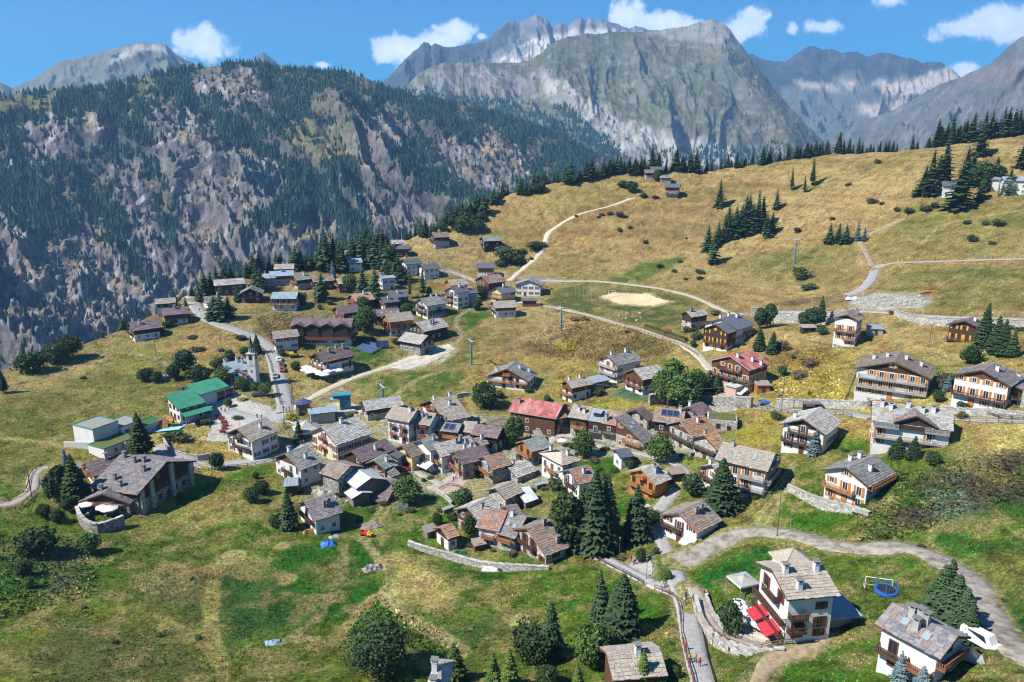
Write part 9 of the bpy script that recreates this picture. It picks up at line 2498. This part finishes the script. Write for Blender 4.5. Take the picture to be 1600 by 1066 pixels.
for i in range(46):
 if i<26:u,v=brg.uniform(1335,1448),brg.uniform(461,479); lab,grp,s='grey boulder on the rubble mound beside the hill road',BL,brg.uniform(.5,1.3)
 elif i<36:u,v=brg.uniform(985,1070),brg.uniform(488,502); u=brg.uniform(960,1015); lab,grp,s='boulder in the row at the edge of the football meadow','boulders at the edge of the football meadow',brg.uniform(.5,1.0)
 else:u,v=brg.uniform(480,545),brg.uniform(760,785); lab,grp,s='pale boulder in the rubble below the metal roofed barn','boulders below the metal roofed barn',brg.uniform(.4,.9)
 p=GP(u,v); o=link('boulder',brg.choice(rockm),None,(p.x,p.y,p.z+.1)); o.scale=(s,s*.9,s*.7); o.rotation_euler=(0,0,i); tag(o,lab,'boulder',grp)
def woodpile(label,u,v,rz,L=3.0):
 p=GP(u,v); o=empty('woodpile',tuple(p),R(rz)); tag(o,label,'woodpile')
 b=MB(); rg=random.Random(int(u))
 for r_ in range(6):
  for i in range(int(L/.2)):
   x=-L/2+i*.2+(r_ % 2)*.1; b.tube((x,-.35-rg.random()*.06,.1+r_*.18),(x,.35,.1+r_*.18),.09,.09,6)
 tag(b.build('logs',[mat_var('log_wood',[(.20,.12,.06),(.40,.27,.15)],5,.9)],o),None,None,None,'stuff')
 b=MB(); b.face([(-L/2-.2,-.6,1.2),(L/2+.2,-.6,1.2),(L/2+.2,.6,1.4),(-L/2-.2,.6,1.4)]); b.face([(-L/2-.2,.6,1.34),(L/2+.2,.6,1.34),(L/2+.2,-.6,1.14),(-L/2-.2,-.6,1.14)]); b.build('cover',[M_GREYM],o)
for u,v,rz,l in [(1165,616,15,'woodpile under the white awning of the pink chalet'),(985,720,10,'woodpile beside the tiny white hut'),(845,762,30,'woodpile below the hip roofed house'),(700,800,40,'woodpile left of the lower cluster'),(530,762,-20,'woodpile beside the metal roofed barn'),(905,712,5,'woodpile below the leafy tree with pale blossom'),(1085,712,20,'woodpile below the dark wooden galleries')]:woodpile(l,u,v,rz)
for (lab,u,v,w,d,h_,m,rz) in [('small flat roofed shed beside the red roofed barn hotel',892,655,4,3,2.4,'greywood',10),('plank hen house in the garden of the lower cluster',748,858,2.4,1.8,1.6,'brown',20),('dark plank shed right of the orange log chalet',1056,752,3.6,2.6,2.3,'wood',30),('grey shed between the pale slab roofed houses',760,676,3.4,3,2.6,'greywood',0),('small stone outhouse below the barn hotel',838,690,3,3,2.4,'palestone',15),('small stone outhouse behind the ochre restaurant',668,672,4,3,2.8,'palestone',25),('low stone outhouse beside the lone stone hut',812,716,3.4,2.6,2.2,'palestone',20),('plank shed beside the white side house',122,742,3.4,2.6,2.2,'brown',30),('tiny shed behind the little garden cabin',672,838,2.6,2,1.9,'greywood',30),('wooden shed right of the white awning of the pink chalet',1190,612,4,3,2.5,'orange',20),('low shed with slab roof left of the lone white chalet',1262,518,5,2.6,2.0,'wood',25),('concrete garage right of the lone white chalet',1366,522,4.5,4,2.4,'grey',15)]:
 p=GP(u,v); o=empty('shed',tuple(p),R(rz)-math.atan2(p.x,p.y)); tag(o,lab,'shed')
 b=MB(); b.box(-w/2,-d/2,-.8,w/2,d/2,h_); b.build('wall',[WALL[m]],o)
 b=MB(); b.face([(-w/2-.3,-d/2-.4,h_+.05),(w/2+.3,-d/2-.4,h_+.05),(w/2+.3,d/2+.3,h_+.65),(-w/2-.3,d/2+.3,h_+.65)]); b.box(-w/2-.3,-d/2-.4,h_-.1,w/2+.3,d/2+.3,h_+.02); b.build('roof',[SL['brown'] if m != 'grey' else M_GREYM],o)
 q=link('door',DOORM['b'],o,(0,-d/2,0)); q.rotation_euler=(0,0,math.pi); q.scale=(.8,1,.85)
VG='bushes in the village gardens'
vr=random.Random(77)
for (u,v) in [(662,752),(672,748),(585,700),(592,696),(905,690),(893,700),(920,700),(945,705),(975,695),(1000,700),(1050,708),(1065,712),(1078,718),(845,722),(838,700),(806,708),(760,690),(770,700),(930,722),(935,735),(945,745),(960,738),(905,745),(880,770),(850,765),(830,770),(1060,740),(1090,740),(1092,770),(975,765),(985,790),(955,790),(750,812),(770,862),(800,868),(735,855),(690,800),(640,800),(530,775),(470,770),(455,775),(600,790),(1120,745),(1160,770),(1180,780),(1115,668),(1150,655)]:
 T(vr.choice(['shrub','shrub','round','dryshrub']),u,v,vr.uniform(7,13),'small garden bush between the village houses',VG,1.2)
